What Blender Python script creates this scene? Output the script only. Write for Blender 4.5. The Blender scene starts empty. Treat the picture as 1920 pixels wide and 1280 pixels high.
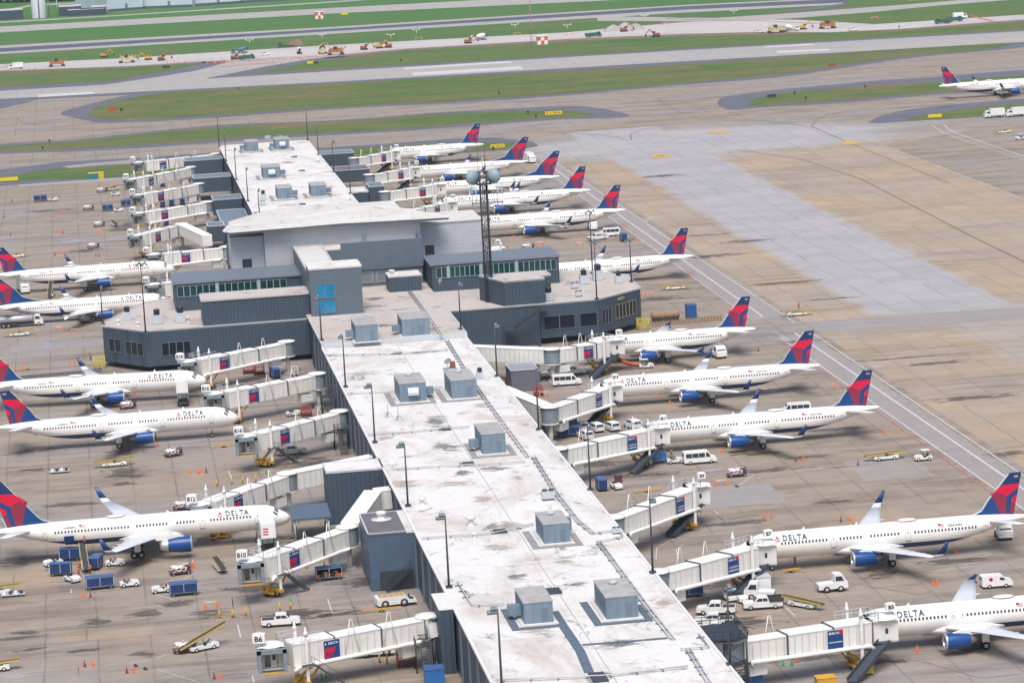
import bpy, math, random, colorsys
from mathutils import Vector, Matrix
random.seed(7)
R = math.radians
scene = bpy.context.scene
COL = scene.collection

# ------------------------------------------------------------------ camera
CAM_F, PITCH, YAW, ROLL, CAM_H = 5762.27, 0.172503, 0.135595, -0.052186, 116.81
def cam_axes():
    fw = Vector((math.sin(YAW)*math.cos(PITCH), math.cos(YAW)*math.cos(PITCH), -math.sin(PITCH)))
    r0 = Vector((math.cos(YAW), -math.sin(YAW), 0)); u0 = r0.cross(fw)
    r = r0*math.cos(ROLL)+u0*math.sin(ROLL); u = u0*math.cos(ROLL)-r0*math.sin(ROLL)
    return r, u, fw
_r, _u, _f = cam_axes()
cam_data = bpy.data.cameras.new('camera'); cam = bpy.data.objects.new('camera', cam_data); COL.objects.link(cam)
cam.matrix_world = Matrix(((_r.x, _u.x, -_f.x, 0), (_r.y, _u.y, -_f.y, 0), (_r.z, _u.z, -_f.z, CAM_H), (0, 0, 0, 1)))
cam_data.sensor_fit = 'HORIZONTAL'; cam_data.sensor_width = 36; cam_data.lens = 36*CAM_F/1920
cam_data.clip_start = 1; cam_data.clip_end = 20000
scene.camera = cam

# ------------------------------------------------------------------ light
SUN_EL, SUN_AZ = R(60), R(190)          # azimuth clockwise from +Y
world = bpy.data.worlds.new('World'); scene.world = world; world.use_nodes = True
nt = world.node_tree; nt.nodes.clear()
sky = nt.nodes.new('ShaderNodeTexSky'); sky.sky_type = 'NISHITA'; sky.sun_disc = False
sky.sun_elevation = SUN_EL; sky.sun_rotation = SUN_AZ; sky.air_density = 1.0; sky.dust_density = 4.0; sky.ozone_density = 1.0
bg = nt.nodes.new('ShaderNodeBackground'); bg.inputs['Strength'].default_value = 0.12
wo = nt.nodes.new('ShaderNodeOutputWorld')
nt.links.new(sky.outputs[0], bg.inputs[0]); nt.links.new(bg.outputs[0], wo.inputs[0])
sl = bpy.data.lights.new('sun', 'SUN'); sl.energy = 2.2; sl.angle = R(34); sl.color = (1, 0.96, 0.92)
so = bpy.data.objects.new('sun', sl); COL.objects.link(so)
sd = Vector((math.sin(SUN_AZ)*math.cos(SUN_EL), math.cos(SUN_AZ)*math.cos(SUN_EL), math.sin(SUN_EL)))
so.rotation_euler = sd.to_track_quat('Z', 'Y').to_euler()
scene.view_settings.view_transform = 'Standard'; scene.view_settings.look = 'None'
scene.view_settings.exposure = 0.36; scene.view_settings.gamma = 1.0

# ------------------------------------------------------------------ helpers
def P(px, py, z=0.0):
    """survey point of the place: where the line of sight through a photo pixel meets height z"""
    d = _f + _r*((px-960)/CAM_F) - _u*((py-640)/CAM_F)
    t = (z-CAM_H)/d.z
    return Vector((d.x*t, d.y*t, z))
def lin(c):
    return tuple(((v/255)/12.92 if v/255 <= 0.04045 else ((v/255+0.055)/1.055)**2.4) for v in c)
class NT:
    def __init__(s, m): s.t = m.node_tree; s.n = s.t.nodes; s.l = s.t.links
    def add(s, kind, **kw):
        o = s.n.new(kind)
        for k, v in kw.items():
            if k.startswith('i_'):
                key = k[2:]; o.inputs[int(key) if key.isdigit() else key.replace('_', ' ')].default_value = v
            else: setattr(o, k, v)
        return o
    def link(s, a, b): s.l.new(a, b)
    def math(s, op, a, b=None, c=None):
        o = s.n.new('ShaderNodeMath'); o.operation = op
        for i, v in enumerate((a, b, c)):
            if v is None: continue
            if isinstance(v, (int, float)): o.inputs[i].default_value = v
            else: s.l.new(v, o.inputs[i])
        return o.outputs[0]
    def noise(s, vec, scale, detail=4, rough=.6, dist=0):
        o = s.add('ShaderNodeTexNoise'); o.inputs['Scale'].default_value = scale; o.inputs['Detail'].default_value = detail
        o.inputs['Roughness'].default_value = rough; o.inputs['Distortion'].default_value = dist
        if vec is not None: s.l.new(vec, o.inputs['Vector'])
        return o.outputs['Fac']
    def ramp(s, fac, stops):
        o = s.n.new('ShaderNodeValToRGB'); e = o.color_ramp.elements
        while len(e) < len(stops): e.new(.5)
        for i, (p, c) in enumerate(stops):
            e[i].position = p; e[i].color = (c if isinstance(c, tuple) else (c, c, c))[:3]+(1,)
        s.l.new(fac, o.inputs[0]); return o.outputs[0]
    def mix(s, fac, a, b, mode='MIX'):
        o = s.n.new('ShaderNodeMix'); o.data_type = 'RGBA'; o.blend_type = mode
        if isinstance(fac, (int, float)): o.inputs[0].default_value = fac
        else: s.l.new(fac, o.inputs[0])
        for i, v in ((6, a), (7, b)):
            if isinstance(v, tuple): o.inputs[i].default_value = v[:3]+(1,)
            else: s.l.new(v, o.inputs[i])
        return o.outputs[2]
    def mapping(s, vec, scale=(1, 1, 1), loc=(0, 0, 0), rot=(0, 0, 0)):
        o = s.n.new('ShaderNodeMapping'); o.inputs['Scale'].default_value = scale; o.inputs['Location'].default_value = loc
        o.inputs['Rotation'].default_value = rot; s.l.new(vec, o.inputs['Vector']); return o.outputs[0]
def new_mat(name, rough=.8, metal=0.0):
    m = bpy.data.materials.new(name); m.use_nodes = True; t = NT(m)
    b = m.node_tree.nodes['Principled BSDF']; b.inputs['Roughness'].default_value = rough; b.inputs['Metallic'].default_value = metal
    return m, t, b
MATS = {}
def mat(name, rgb, rough=.7, metal=0.0, vary=.12, scale=1.2):
    """painted surface with slight uneven wear"""
    if name in MATS: return MATS[name]
    m, t, b = new_mat(name, rough, metal)
    c = rgb if max(rgb) <= 1 else lin(rgb)
    tc = t.add('ShaderNodeTexCoord').outputs['Object']
    f = t.noise(tc, scale, 5, .65)
    k = t.ramp(f, [(.3, 1-vary), (.7, 1+vary*.4)])
    mx = t.mix(1.0, tuple(c), k, 'MULTIPLY')
    t.link(mx, b.inputs['Base Color']); MATS[name] = m; return m
def gpos(t): return t.add('ShaderNodeNewGeometry').outputs['Position']

class MB:
    """collects shapes, then links them as one mesh object"""
    def __init__(s): s.v = []; s.f = []; s.m = []; s.sm = []; s.mats = []; s.M = Matrix.Identity(4)
    def mi(s, m):
        if m not in s.mats: s.mats.append(m)
        return s.mats.index(m)
    def add(s, vs, fs, m, smooth=False):
        n = len(s.v); s.v += [tuple(s.M @ Vector(v)) for v in vs]; i = s.mi(m)
        for f in fs: s.f.append([n+k for k in f]); s.m.append(i); s.sm.append(smooth)
        return s
    def box(s, c, d, m, rz=0, rx=0, ry=0, taper=None):
        hx, hy, hz = d[0]/2, d[1]/2, d[2]/2; tx, ty = taper or (1, 1)
        vs = [(-hx, -hy, -hz), (hx, -hy, -hz), (hx, hy, -hz), (-hx, hy, -hz), (-hx*tx, -hy*ty, hz), (hx*tx, -hy*ty, hz), (hx*tx, hy*ty, hz), (-hx*tx, hy*ty, hz)]
        mt = Matrix.Translation(c)
        if rz: mt = mt @ Matrix.Rotation(rz, 4, 'Z')
        if ry: mt = mt @ Matrix.Rotation(ry, 4, 'Y')
        if rx: mt = mt @ Matrix.Rotation(rx, 4, 'X')
        return s.add([mt @ Vector(v) for v in vs], [(3, 2, 1, 0), (4, 5, 6, 7), (0, 1, 5, 4), (1, 2, 6, 5), (2, 3, 7, 6), (3, 0, 4, 7)], m)
    def b2(s, x0, x1, y0, y1, z0, z1, m): return s.box(((x0+x1)/2, (y0+y1)/2, (z0+z1)/2), (abs(x1-x0), abs(y1-y0), abs(z1-z0)), m)
    def beam(s, a, b, w, h, m):
        a, b = Vector(a), Vector(b); d = b-a; L = d.length
        if L < 1e-6: return s
        x = d/L; y = Vector((0, 0, 1)).cross(x)
        y = Vector((0, 1, 0)) if y.length < 1e-4 else y.normalized()
        z = x.cross(y); vs = []
        for p in (a, b):
            for sy, sz in ((-1, -1), (1, -1), (1, 1), (-1, 1)): vs.append(p+y*(w/2*sy)+z*(h/2*sz))
        return s.add(vs, [(3, 2, 1, 0), (4, 5, 6, 7), (0, 1, 5, 4), (1, 2, 6, 5), (2, 3, 7, 6), (3, 0, 4, 7)], m)
    def tube(s, pts, r, m, n=8, cap=True):
        pts = [Vector(p) for p in pts]; rs = r if isinstance(r, (list, tuple)) else [r]*len(pts); vs = []; fs = []
        for i, p in enumerate(pts):
            d = (pts[min(i+1, len(pts)-1)]-pts[max(i-1, 0)]).normalized()
            a = d.cross(Vector((0, 0, 1)));  a = Vector((1, 0, 0)) if a.length < 1e-3 else a.normalized()
            b = d.cross(a)
            for k in range(n):
                t = 2*math.pi*k/n; vs.append(p+(a*math.cos(t)+b*math.sin(t))*rs[i])
        for i in range(len(pts)-1):
            for k in range(n):
                k2 = (k+1) % n; fs.append((i*n+k, i*n+k2, (i+1)*n+k2, (i+1)*n+k))
        if cap: fs += [tuple(range(n))[::-1], tuple(range((len(pts)-1)*n, len(pts)*n))]
        return s.add(vs, fs, m, True)
    def cyl(s, a, b, r, m, n=12): return s.tube([a, b], r, m, n)
    def lathe(s, prof, m, axis='z', o=(0, 0, 0), n=20):
        vs = []; fs = []; o = Vector(o)
        for (r, h) in prof:
            for k in range(n):
                t = 2*math.pi*k/n; c, q = r*math.cos(t), r*math.sin(t)
                vs.append(o+Vector({'z': (c, q, h), 'x': (h, c, q), 'y': (q, h, c)}[axis]))
        for i in range(len(prof)-1):
            for k in range(n):
                k2 = (k+1) % n; fs.append((i*n+k, i*n+k2, (i+1)*n+k2, (i+1)*n+k))
        return s.add(vs, fs, m, True)
    def prism(s, pts, z0, z1, m, top=None):
        n = len(pts); a = sum(pts[i][0]*pts[(i+1) % n][1]-pts[(i+1) % n][0]*pts[i][1] for i in range(n))
        if a < 0: pts = pts[::-1]
        vs = [(p[0], p[1], z0) for p in pts]+[(p[0], p[1], z1) for p in pts]
        s.add(vs, [(i, (i+1) % n, n+(i+1) % n, n+i) for i in range(n)]+[tuple(range(n))[::-1]], m)
        s.add([(p[0], p[1], z1) for p in pts], [tuple(range(n))], top or m); return s
    def xz(s, pts, y0, y1, m):
        """profile in the x-z plane, extruded along y"""
        n = len(pts); a = sum(pts[i][0]*pts[(i+1) % n][1]-pts[(i+1) % n][0]*pts[i][1] for i in range(n))
        if a < 0: pts = pts[::-1]
        vs = [(p[0], y0, p[1]) for p in pts]+[(p[0], y1, p[1]) for p in pts]
        return s.add(vs, [(i, (i+1) % n, n+(i+1) % n, n+i)[::-1] for i in range(n)]+[tuple(range(n)), tuple(range(n, 2*n))[::-1]], m)
    def build(s, name, parent=None, m=None, loc=None):
        me = bpy.data.meshes.new(name); me.from_pydata(s.v, [], s.f)
        for k in s.mats: me.materials.append(k)
        me.polygons.foreach_set('material_index', s.m); me.polygons.foreach_set('use_smooth', s.sm)
        me.update(); o = bpy.data.objects.new(name, me); COL.objects.link(o)
        if parent: o.parent = parent
        return o
def tag(o, label=None, cat=None, group=None, kind=None):
    if label: o['label'] = label
    if cat: o['category'] = cat
    if group: o['group'] = group
    if kind: o['kind'] = kind
    return o
def empty(name, loc=(0, 0, 0), rz=0):
    o = bpy.data.objects.new(name, None); o.location = loc; o.rotation_euler = (0, 0, rz); COL.objects.link(o); o.empty_display_size = .5
    return o
KIDS = {}
def kids(o):
    return [c for c in COL.objects if c.parent == o]
def copy_tree(src, loc, rz, label, group=None, cache={}):
    if src.name not in cache:
        cache[src.name] = [(c, kids(c)) for c in kids(src)]
    r = src.copy(); COL.objects.link(r); r.location = loc; r.rotation_euler = (0, 0, rz); r['label'] = label
    if group: r['group'] = group
    for c, gs in cache[src.name]:
        d = c.copy(); COL.objects.link(d); d.parent = r
        for g in gs:
            e = g.copy(); COL.objects.link(e); e.parent = d
    return r
class Kind:
    """one template: the first placing moves the template itself, later ones copy it"""
    def __init__(s, root, cat, group=None): s.r = root; s.cat = cat; s.group = group; s.used = False; s.r['category'] = cat
    def put(s, loc, rz, label, group=None):
        g = group or s.group; loc = Vector(loc)
        if not s.used:
            copy_tree_cache_prep(s.r)
            s.used = True; s.r.location = loc; s.r.rotation_euler = (0, 0, rz); s.r['label'] = label
            if g: s.r['group'] = g
            return s.r
        return copy_tree(s.r, loc, rz, label, g)
def copy_tree_cache_prep(src):
    copy_tree.__defaults__[-1][src.name] = [(c, kids(c)) for c in kids(src)]
def text_mesh(txt, size, m, spacing=1.0, bold=0.0, align='LEFT'):
    """flat lettering as vertices (x right, y up) and faces"""
    cu = bpy.data.curves.new('t', 'FONT'); cu.body = txt; cu.size = size; cu.space_character = spacing; cu.offset = bold
    cu.align_x = align; cu.resolution_u = 2
    o = bpy.data.objects.new('t', cu); COL.objects.link(o)
    dg = bpy.context.evaluated_depsgraph_get(); me = o.evaluated_get(dg).to_mesh()
    vs = [tuple(v.co) for v in me.vertices]; fs = [tuple(p.vertices) for p in me.polygons]
    o.evaluated_get(dg).to_mesh_clear(); bpy.data.objects.remove(o); bpy.data.curves.remove(cu)
    return vs, fs
# ------------------------------------------------------------------ ground materials
def slab_mat(name, base, alt, joint=(.10, .09, .09), sx=7.6, sy=7.6, stain=.5, patch=.25, jw=.11):
    m, t, b = new_mat(name, .85)
    p = gpos(t)
    sep = t.add('ShaderNodeSeparateXYZ'); t.link(p, sep.inputs[0]); X, Y = sep.outputs[0], sep.outputs[1]
    # crooked joint lines
    wob = t.noise(t.mapping(p, (.05, .05, .05)), 1.5, 2)
    wob = t.math('MULTIPLY', t.math('SUBTRACT', wob, .5), .5)
    def cell(c, s, o):
        q = t.math('ADD', t.math('DIVIDE', c, s), o); fr = t.math('FRACT', q); fl = t.math('FLOOR', q)
        d = t.math('MULTIPLY', t.math('MINIMUM', fr, t.math('SUBTRACT', 1.0, fr)), s); return d, fl
    dx, fx = cell(t.math('ADD', X, wob), sx, .43); dy, fy = cell(t.math('ADD', Y, wob), sy, .1)
    wn = t.add('ShaderNodeTexWhiteNoise', noise_dimensions='2D'); cv = t.add('ShaderNodeCombineXYZ')
    t.link(fx, cv.inputs[0]); t.link(fy, cv.inputs[1]); t.link(cv.outputs[0], wn.inputs['Vector'])
    # groups of slabs replaced together
    big = t.noise(t.mapping(p, (.012, .03, 1)), 1.0, 1, .4)
    slabv = t.math('ADD', t.math('MULTIPLY', wn.outputs['Value'], patch*.5), t.math('MULTIPLY', t.math('SUBTRACT', big, .5), patch*2.2))
    c = t.mix(t.ramp(slabv, [(.0, 0.0), (patch*.7+.05, 1.0)]), base, alt)
    mott = t.ramp(t.noise(p, .22, 6, .7), [(.3, .86), (.7, 1.06)])
    c = t.mix(1.0, c, mott, 'MULTIPLY')
    # streaks that aircraft and rain leave across the stands
    st = t.noise(t.mapping(p, (.03, .16, 1)), 1.0, 6, .72, .6)
    c = t.mix(t.math('MULTIPLY', t.ramp(st, [(.47, 0.0), (.70, 1.0)]), stain), c, tuple(x*.42 for x in base))
    st2 = t.noise(t.mapping(p, (.10, .42, 1), (31, 7, 0)), 1.0, 4, .6, .2)
    c = t.mix(t.math('MULTIPLY', t.ramp(st2, [(.62, 0.0), (.68, 1.0)]), stain*.8), c, tuple(x*.5 for x in base))
    lite = t.noise(t.mapping(p, (.05, .22, 1), (3, 77, 0)), 1.0, 5, .7, .3)
    c = t.mix(t.math('MULTIPLY', t.ramp(lite, [(.62, 0.0), (.72, 1.0)]), .35), c, (.52, .53, .58))
    gr = t.ramp(t.noise(p, 2.3, 3, .7), [(.35, .93), (.7, 1.03)]); c = t.mix(1.0, c, gr, 'MULTIPLY')
    jn = t.noise(p, .35, 3)
    jx = t.math('LESS_THAN', dx, t.math('MULTIPLY', jn, jw*2.6)); jy = t.math('LESS_THAN', dy, t.math('MULTIPLY', jn, jw*2.0))
    jj = t.math('MAXIMUM', jx, t.math('MULTIPLY', jy, .55))
    c = t.mix(t.math('MULTIPLY', jj, t.ramp(t.noise(p, .06, 4), [(.35, .15), (.65, .65)])), c, joint)
    t.link(c, b.inputs['Base Color']); return m
TAN = (.315, .26, .205); LILAC = (.30, .272, .262); GREY = (.335, .335, .355)
M_apron = slab_mat('apron_concrete', TAN, LILAC, stain=.85, patch=.65)
M_tan = slab_mat('tan_concrete', (.36, .275, .20), (.315, .265, .225), stain=.7, patch=.35, sx=11.2)
M_grey = slab_mat('grey_concrete', GREY, (.31, .31, .33), stain=.18, patch=.4, sx=16.2, sy=15, jw=.05)
M_taxi = slab_mat('taxiway_concrete', (.40, .375, .345), (.36, .35, .36), stain=.22, patch=.4, sx=11.4, sy=11.4, jw=.06)
M_newc = slab_mat('new_concrete', (.52, .49, .475), (.44, .42, .42), stain=.15, patch=.3, sx=20, sy=9, jw=.03)
def east_mat():
    m, t, b = new_mat('lane_concrete', .85); p = gpos(t); sep = t.add('ShaderNodeSeparateXYZ'); t.link(p, sep.inputs[0]); X, Y = sep.outputs[0], sep.outputs[1]
    n1 = t.noise(t.mapping(p, (.02, .09, 1)), 1.0, 5, .7, .4); south = t.ramp(t.math('MULTIPLY', t.math('SUBTRACT', 665.0, Y), .1), [(0.0, 0.0), (1.0, 1.0)])
    cx = t.math('ADD', 188.7, t.math('MULTIPLY', south, 12.0)); d = t.math('ABSOLUTE', t.math('SUBTRACT', X, cx)); edge = t.math('ADD', t.math('SUBTRACT', 16.3, d), t.math('MULTIPLY', t.math('SUBTRACT', n1, .5), 9.0))
    k = t.ramp(t.math('MULTIPLY', t.math('ADD', edge, 1.2), .4), [(0.0, 0.0), (1.0, 1.0)]); k = t.math('MULTIPLY', k, t.math('SUBTRACT', 1.0, t.math('MULTIPLY', south, .62)))
    ex_ = t.math('DIVIDE', t.math('SUBTRACT', X, 213.0), 62.0); ey_ = t.math('DIVIDE', t.math('SUBTRACT', Y, 1030.0), 42.0)
    r2 = t.math('ADD', t.math('MULTIPLY', ex_, ex_), t.math('MULTIPLY', ey_, ey_)); k2 = t.ramp(t.math('SUBTRACT', t.math('ADD', 1.35, t.math('MULTIPLY', t.math('SUBTRACT', n1, .5), 1.6)), r2), [(.0, 0.0), (.6, 1.0)]); k = t.math('MAXIMUM', k, k2)
    north = t.ramp(t.math('ADD', t.math('MULTIPLY', t.math('SUBTRACT', Y, 985.0), .03), t.math('SUBTRACT', n1, .5)), [(0.0, 0.0), (1.0, 1.0)])
    big = t.ramp(t.noise(t.mapping(p, (.02, .03, 1)), 1.0, 3, .6), [(.35, 0.0), (.65, 1.0)])
    tan = t.mix(north, t.mix(big, (.40, .30, .205), (.34, .285, .235)), (.295, .262, .235)); gr = t.mix(big, (.35, .342, .355), (.375, .36, .365)); c = t.mix(k, tan, gr)
    def cell(cc, s_, o): fr = t.math('FRACT', t.math('ADD', t.math('DIVIDE', cc, s_), o)); return t.math('MULTIPLY', t.math('MINIMUM', fr, t.math('SUBTRACT', 1.0, fr)), s_), t.math('FLOOR', t.math('ADD', t.math('DIVIDE', cc, s_), o))
    dx, fx = cell(X, 8.15, .15); dy, fy = cell(Y, 7.6, .0); wn = t.add('ShaderNodeTexWhiteNoise', noise_dimensions='2D'); cv = t.add('ShaderNodeCombineXYZ'); t.link(fx, cv.inputs[0]); t.link(fy, cv.inputs[1]); t.link(cv.outputs[0], wn.inputs['Vector'])
    c = t.mix(1.0, c, t.ramp(wn.outputs['Value'], [(0.0, .93), (1.0, 1.05)]), 'MULTIPLY'); c = t.mix(1.0, c, t.ramp(t.noise(p, .25, 6, .75), [(.3, .88), (.7, 1.07)]), 'MULTIPLY')
    st = t.noise(t.mapping(p, (.035, .42, 1), (5, 0, 0)), 1.0, 6, .75, .4); band_ = t.ramp(t.noise(t.mapping(p, (.004, .035, 1)), 1.0, 2, .5), [(.46, 0.0), (.62, 1.0)])
    c = t.mix(t.math('MULTIPLY', t.math('MULTIPLY', t.ramp(st, [(.46, 0.0), (.66, 1.0)]), band_), t.math('SUBTRACT', .72, t.math('MULTIPLY', k, .55))), c, (.12, .095, .075))
    jn = t.ramp(t.noise(p, .07, 4), [(.38, .1), (.6, .75)]); c = t.mix(t.math('MULTIPLY', t.math('MAXIMUM', t.math('LESS_THAN', dx, .10), t.math('MULTIPLY', t.math('LESS_THAN', dy, .06), .35)), jn), c, (.10, .085, .075))
    t.link(c, b.inputs['Base Color']); return m
M_east = east_mat()
def flat_mat(name, base, alt, sc=.06, stretch=(1, 3, 1)):
    m, t, b = new_mat(name, .9); p = gpos(t)
    f = t.noise(t.mapping(p, stretch), sc, 6, .7, .3)
    c = t.mix(t.ramp(f, [(.35, 0.0), (.65, 1.0)]), base, alt)
    c = t.mix(1.0, c, t.ramp(t.noise(p, 1.1, 3), [(.3, .9), (.7, 1.06)]), 'MULTIPLY')
    t.link(c, b.inputs['Base Color']); return m
M_asph = flat_mat('asphalt_shoulder', (.095, .10, .13), (.14, .145, .18))
M_asph2 = flat_mat('runway_asphalt', (.065, .075, .12), (.10, .11, .15))
M_dirt = flat_mat('bare_earth', (.16, .10, .07), (.24, .17, .13), .2)
M_gravel = flat_mat('gravel', (.38, .37, .36), (.30, .29, .28), .2)
M_roadtone = flat_mat('service_road_concrete', (.27, .245, .235), (.31, .285, .275), .08)
def grass_mat():
    m, t, b = new_mat('mown_grass', .95); p = gpos(t)
    f = t.noise(t.mapping(p, (1, 3.0, 1)), .016, 8, .78, .9)
    c = t.ramp(f, [(.34, (.040, .125, .018)), (.45, (.075, .14, .024)), (.53, (.125, .135, .038)), (.60, (.165, .135, .055)), (.70, (.19, .15, .075))])
    g2 = t.ramp(t.noise(t.mapping(p, (1, 4.5, 1), (50, 9, 0)), .05, 6, .8, .5), [(.35, .72), (.7, 1.22)]); c = t.mix(1.0, c, g2, 'MULTIPLY')
    sep = t.add('ShaderNodeSeparateXYZ'); t.link(p, sep.inputs[0])
    far = t.ramp(t.math('MULTIPLY', t.math('SUBTRACT', sep.outputs[1], 1350), .002), [(0.0, 0.0), (1.0, 1.0)])
    c = t.mix(t.math('MULTIPLY', far, .7), c, (.030, .165, .030))
    mow = t.math('FRACT', t.math('DIVIDE', t.math('ADD', sep.outputs[1], t.math('MULTIPLY', sep.outputs[0], .04)), 9.0)); c = t.mix(1.0, c, t.ramp(mow, [(0, .93), (.5, 1.04)]), 'MULTIPLY')
    c = t.mix(1.0, c, t.ramp(t.noise(t.mapping(p, (1, 2, 1)), .35, 5, .8), [(.3, .70), (.7, 1.22)]), 'MULTIPLY')
    t.link(c, b.inputs['Base Color']); return m
M_grass = grass_mat()
def line_mat(name, c, worn=.35):
    m, t, b = new_mat(name, .8); p = gpos(t)
    k = t.ramp(t.noise(p, 1.3, 5, .8), [(.38, 1-worn), (.6, 1.0)])
    t.link(t.mix(1.0, c, k, 'MULTIPLY'), b.inputs['Base Color']); return m
M_white = line_mat('white_marking', (.62, .60, .60)); M_red = line_mat('red_marking', (.42, .17, .18), .3)
M_yel = line_mat('yellow_marking', (.62, .40, .08)); M_pink = line_mat('faded_red_marking', (.42, .27, .27), .4)
M_blackm = line_mat('black_marking', (.12, .10, .08), .2); M_amber = line_mat('faint_taxi_line', (.26, .17, .10), .4)

def sheet(name, pts, z, m, px=True, kind='structure'):
    pts = [P(x, y) for x, y in pts] if px else [Vector((x, y, 0)) for x, y in pts]
    n = len(pts); a = sum(pts[i].x*pts[(i+1) % n].y-pts[(i+1) % n].x*pts[i].y for i in range(n))
    if a < 0: pts = pts[::-1]
    import mathutils.geometry as g
    tri = g.tessellate_polygon([[Vector((p.x, p.y, 0)) for p in pts]])
    mb = MB(); mb.add([(p.x, p.y, z) for p in pts], [tuple(f) for f in tri], m)
    for i, f in enumerate(mb.f):
        q = [Vector(mb.v[k]) for k in f]
        if (q[1]-q[0]).cross(q[2]-q[0]).z < 0: mb.f[i] = f[::-1]
    o = mb.build(name); tag(o, kind=kind); return o
def spline(pts, n=6):
    out = []
    for i in range(len(pts)-1):
        p0 = pts[max(i-1, 0)]; p1 = pts[i]; p2 = pts[i+1]; p3 = pts[min(i+2, len(pts)-1)]
        for k in range(n):
            t = k/n; out.append(tuple(.5*((2*p1[j])+(-p0[j]+p2[j])*t+(2*p0[j]-5*p1[j]+4*p2[j]-p3[j])*t*t+(-p0[j]+3*p1[j]-3*p2[j]+p3[j])*t**3) for j in range(2)))
    out.append(tuple(pts[-1])); return out
def crop(s, ox, oy, pts): return [(ox+x/s, oy+y/s) for x, y in pts]

tag(MB().add([(-3000, 60, 0), (4000, 60, 0), (4000, 9000, 0), (-3000, 9000, 0)], [(0, 1, 2, 3)], M_apron).build('ground'), kind='structure')
# stands and lanes east of the pier
E1, E2, E3 = 0.010, 0.020, 0.030
M_lil = slab_mat('lilac_concrete', (.315, .285, .265), (.30, .285, .285), stain=.25, patch=.4, sx=16.2, sy=15, jw=.05)
sheet('apron_lane', [(156, 60), (262, 60), (262, 985), (300, 1010), (296, 1065), (215, 1092), (168, 1085), (140, 1045), (156, 985)], E1, M_east, False)
sheet('apron_panel', [(92, 490), (112, 490), (112, 505), (92, 505)], E1, M_roadtone, False)
for (x, y, w, h, m) in ((128, 500, 12, 17, M_lil), (118, 470, 10, 9, M_tan), (131, 455, 9, 14, M_tan), (110, 555, 18, 8, M_tan), (-20, 700, 22, 9, M_lil), (150, 700, 5.5, 40, M_roadtone), (22, 520, 8, 14, M_tan), (-24, 470, 15, 15, M_tan), (-10, 440, 15, 7, M_tan)):
    sheet('apron_panel', [(x, y), (x+w, y), (x+w, y+h), (x, y+h)], E1, m, False)
# airfield: asphalt shoulders, then grass on top, concrete strips between them
def band(name, top, bot, z, m): return sheet(name, list(top)+list(bot)[::-1], z, m)
XL, XR = -260, 2200
def ex(pts):
    """carry a band past both edges of what the photo shows"""
    (x0, y0), (x1, y1) = pts[0], pts[1]; (x2, y2), (x3, y3) = pts[-2], pts[-1]
    if x0 < 5: pts = [(XL, y0+(y1-y0)/(x1-x0)*(XL-x0))]+pts
    if x3 > 1910: pts = pts+[(XR, y3+(y3-y2)/(x3-x2)*(XR-x3))]
    return pts
# everything beyond the last concrete runway starts as grass
far_top = [(P(-260, 178).x-400, 9000), (5000, 9000)]
g0 = [P(XL, 186), P(640, 150), P(1280, 110), P(XR, 44)]
sheet('grass_field', [(g0[0].x-2500, g0[0].y+60), (g0[0].x, g0[0].y), (g0[1].x, g0[1].y), (g0[2].x, g0[2].y), (g0[3].x, g0[3].y), (g0[3].x+2500, g0[3].y-60), (4500, 8500), (-3500, 8500)], 0.02, M_grass, False)
band('runway', ex([(0, 171), (640, 133), (1280, 95), (1920, 59)]), ex([(0, 186), (640, 153), (1280, 115.5), (1920, 79)]), .05, M_taxi)
band('runway_shoulder', ex([(0, 164), (640, 129), (1280, 92), (1920, 56)]), ex([(0, 171), (640, 133), (1280, 95), (1920, 59)]), .03, M_asph)
band('runway_shoulder', ex([(0, 186), (640, 153), (1280, 115.5), (1920, 79)]), ex([(0, 190), (640, 158), (1280, 120), (1920, 83)]), .03, M_asph)
for s_, pts in (('runway_marking', [(756, 128), (955, 115), (962, 118), (760, 131)]), ('runway_marking', [(771, 137), (975, 125), (982, 130), (776, 142)]),
                ('runway_marking', [(1455, 96.5), (1555, 92), (1558, 95.5), (1458, 100)]), ('runway_marking', [(72, 178), (175, 172.5), (178, 176.5), (72, 183)]), ('runway_marking', [(1430, 88), (1520, 82.5), (1528, 85), (1435, 90)])):
    sheet(s_, pts, .08, M_white)
# construction strip and far runways
band('concrete_strip', ex([(0, 121), (250, 109), (330, 103), (640, 84), (1060, 61.5), (1280, 42), (1440, 37), (1500, 38), (1640, 46), (1920, 28)]), ex([(0, 133), (250, 124), (390, 115), (640, 103), (760, 92), (1060, 74), (1280, 64), (1450, 60), (1560, 61), (1700, 54), (1920, 37)]), .05, M_newc)
band('bare_earth_strip', ex([(0, 132), (250, 123), (390, 114.5), (640, 103), (760, 91.5), (1060, 73.5), (1280, 63.5), (1450, 60), (1700, 53.5), (1920, 36.5)]), ex([(0, 135), (250, 126.5), (390, 118), (640, 108), (760, 95), (1060, 78), (1280, 68), (1450, 65), (1700, 57), (1920, 41)]), .035, M_dirt)
band('concrete_strip', [(1120, 31), (1340, 34.5), (1500, 24), (1700, 9), (1850, -3), (2100, -20)], [(1120, 40), (1340, 41), (1440, 37.5), (1500, 34), (1640, 23), (1760, 11), (1900, 0), (2200, -20)], .06, M_taxi)
band('runway_shoulder', ex([(0, 86), (640, 50), (1280, 10), (1580, -4)]), ex([(0, 102), (640, 63), (1280, 24.5), (1580, 9)]), .045, M_taxi)
band('runway', ex([(0, 91), (640, 53.5), (1280, 12.5), (1590, -2)]), ex([(0, 98), (640, 58), (1280, 19), (1590, 5)]), .07, M_asph2)
band('runway_shoulder', [(1250, 35), (1420, 26), (1560, 10), (1590, 6)], [(1250, 36), (1500, 22), (1570, 13), (1600, 7)], .08, M_asph)
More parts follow.
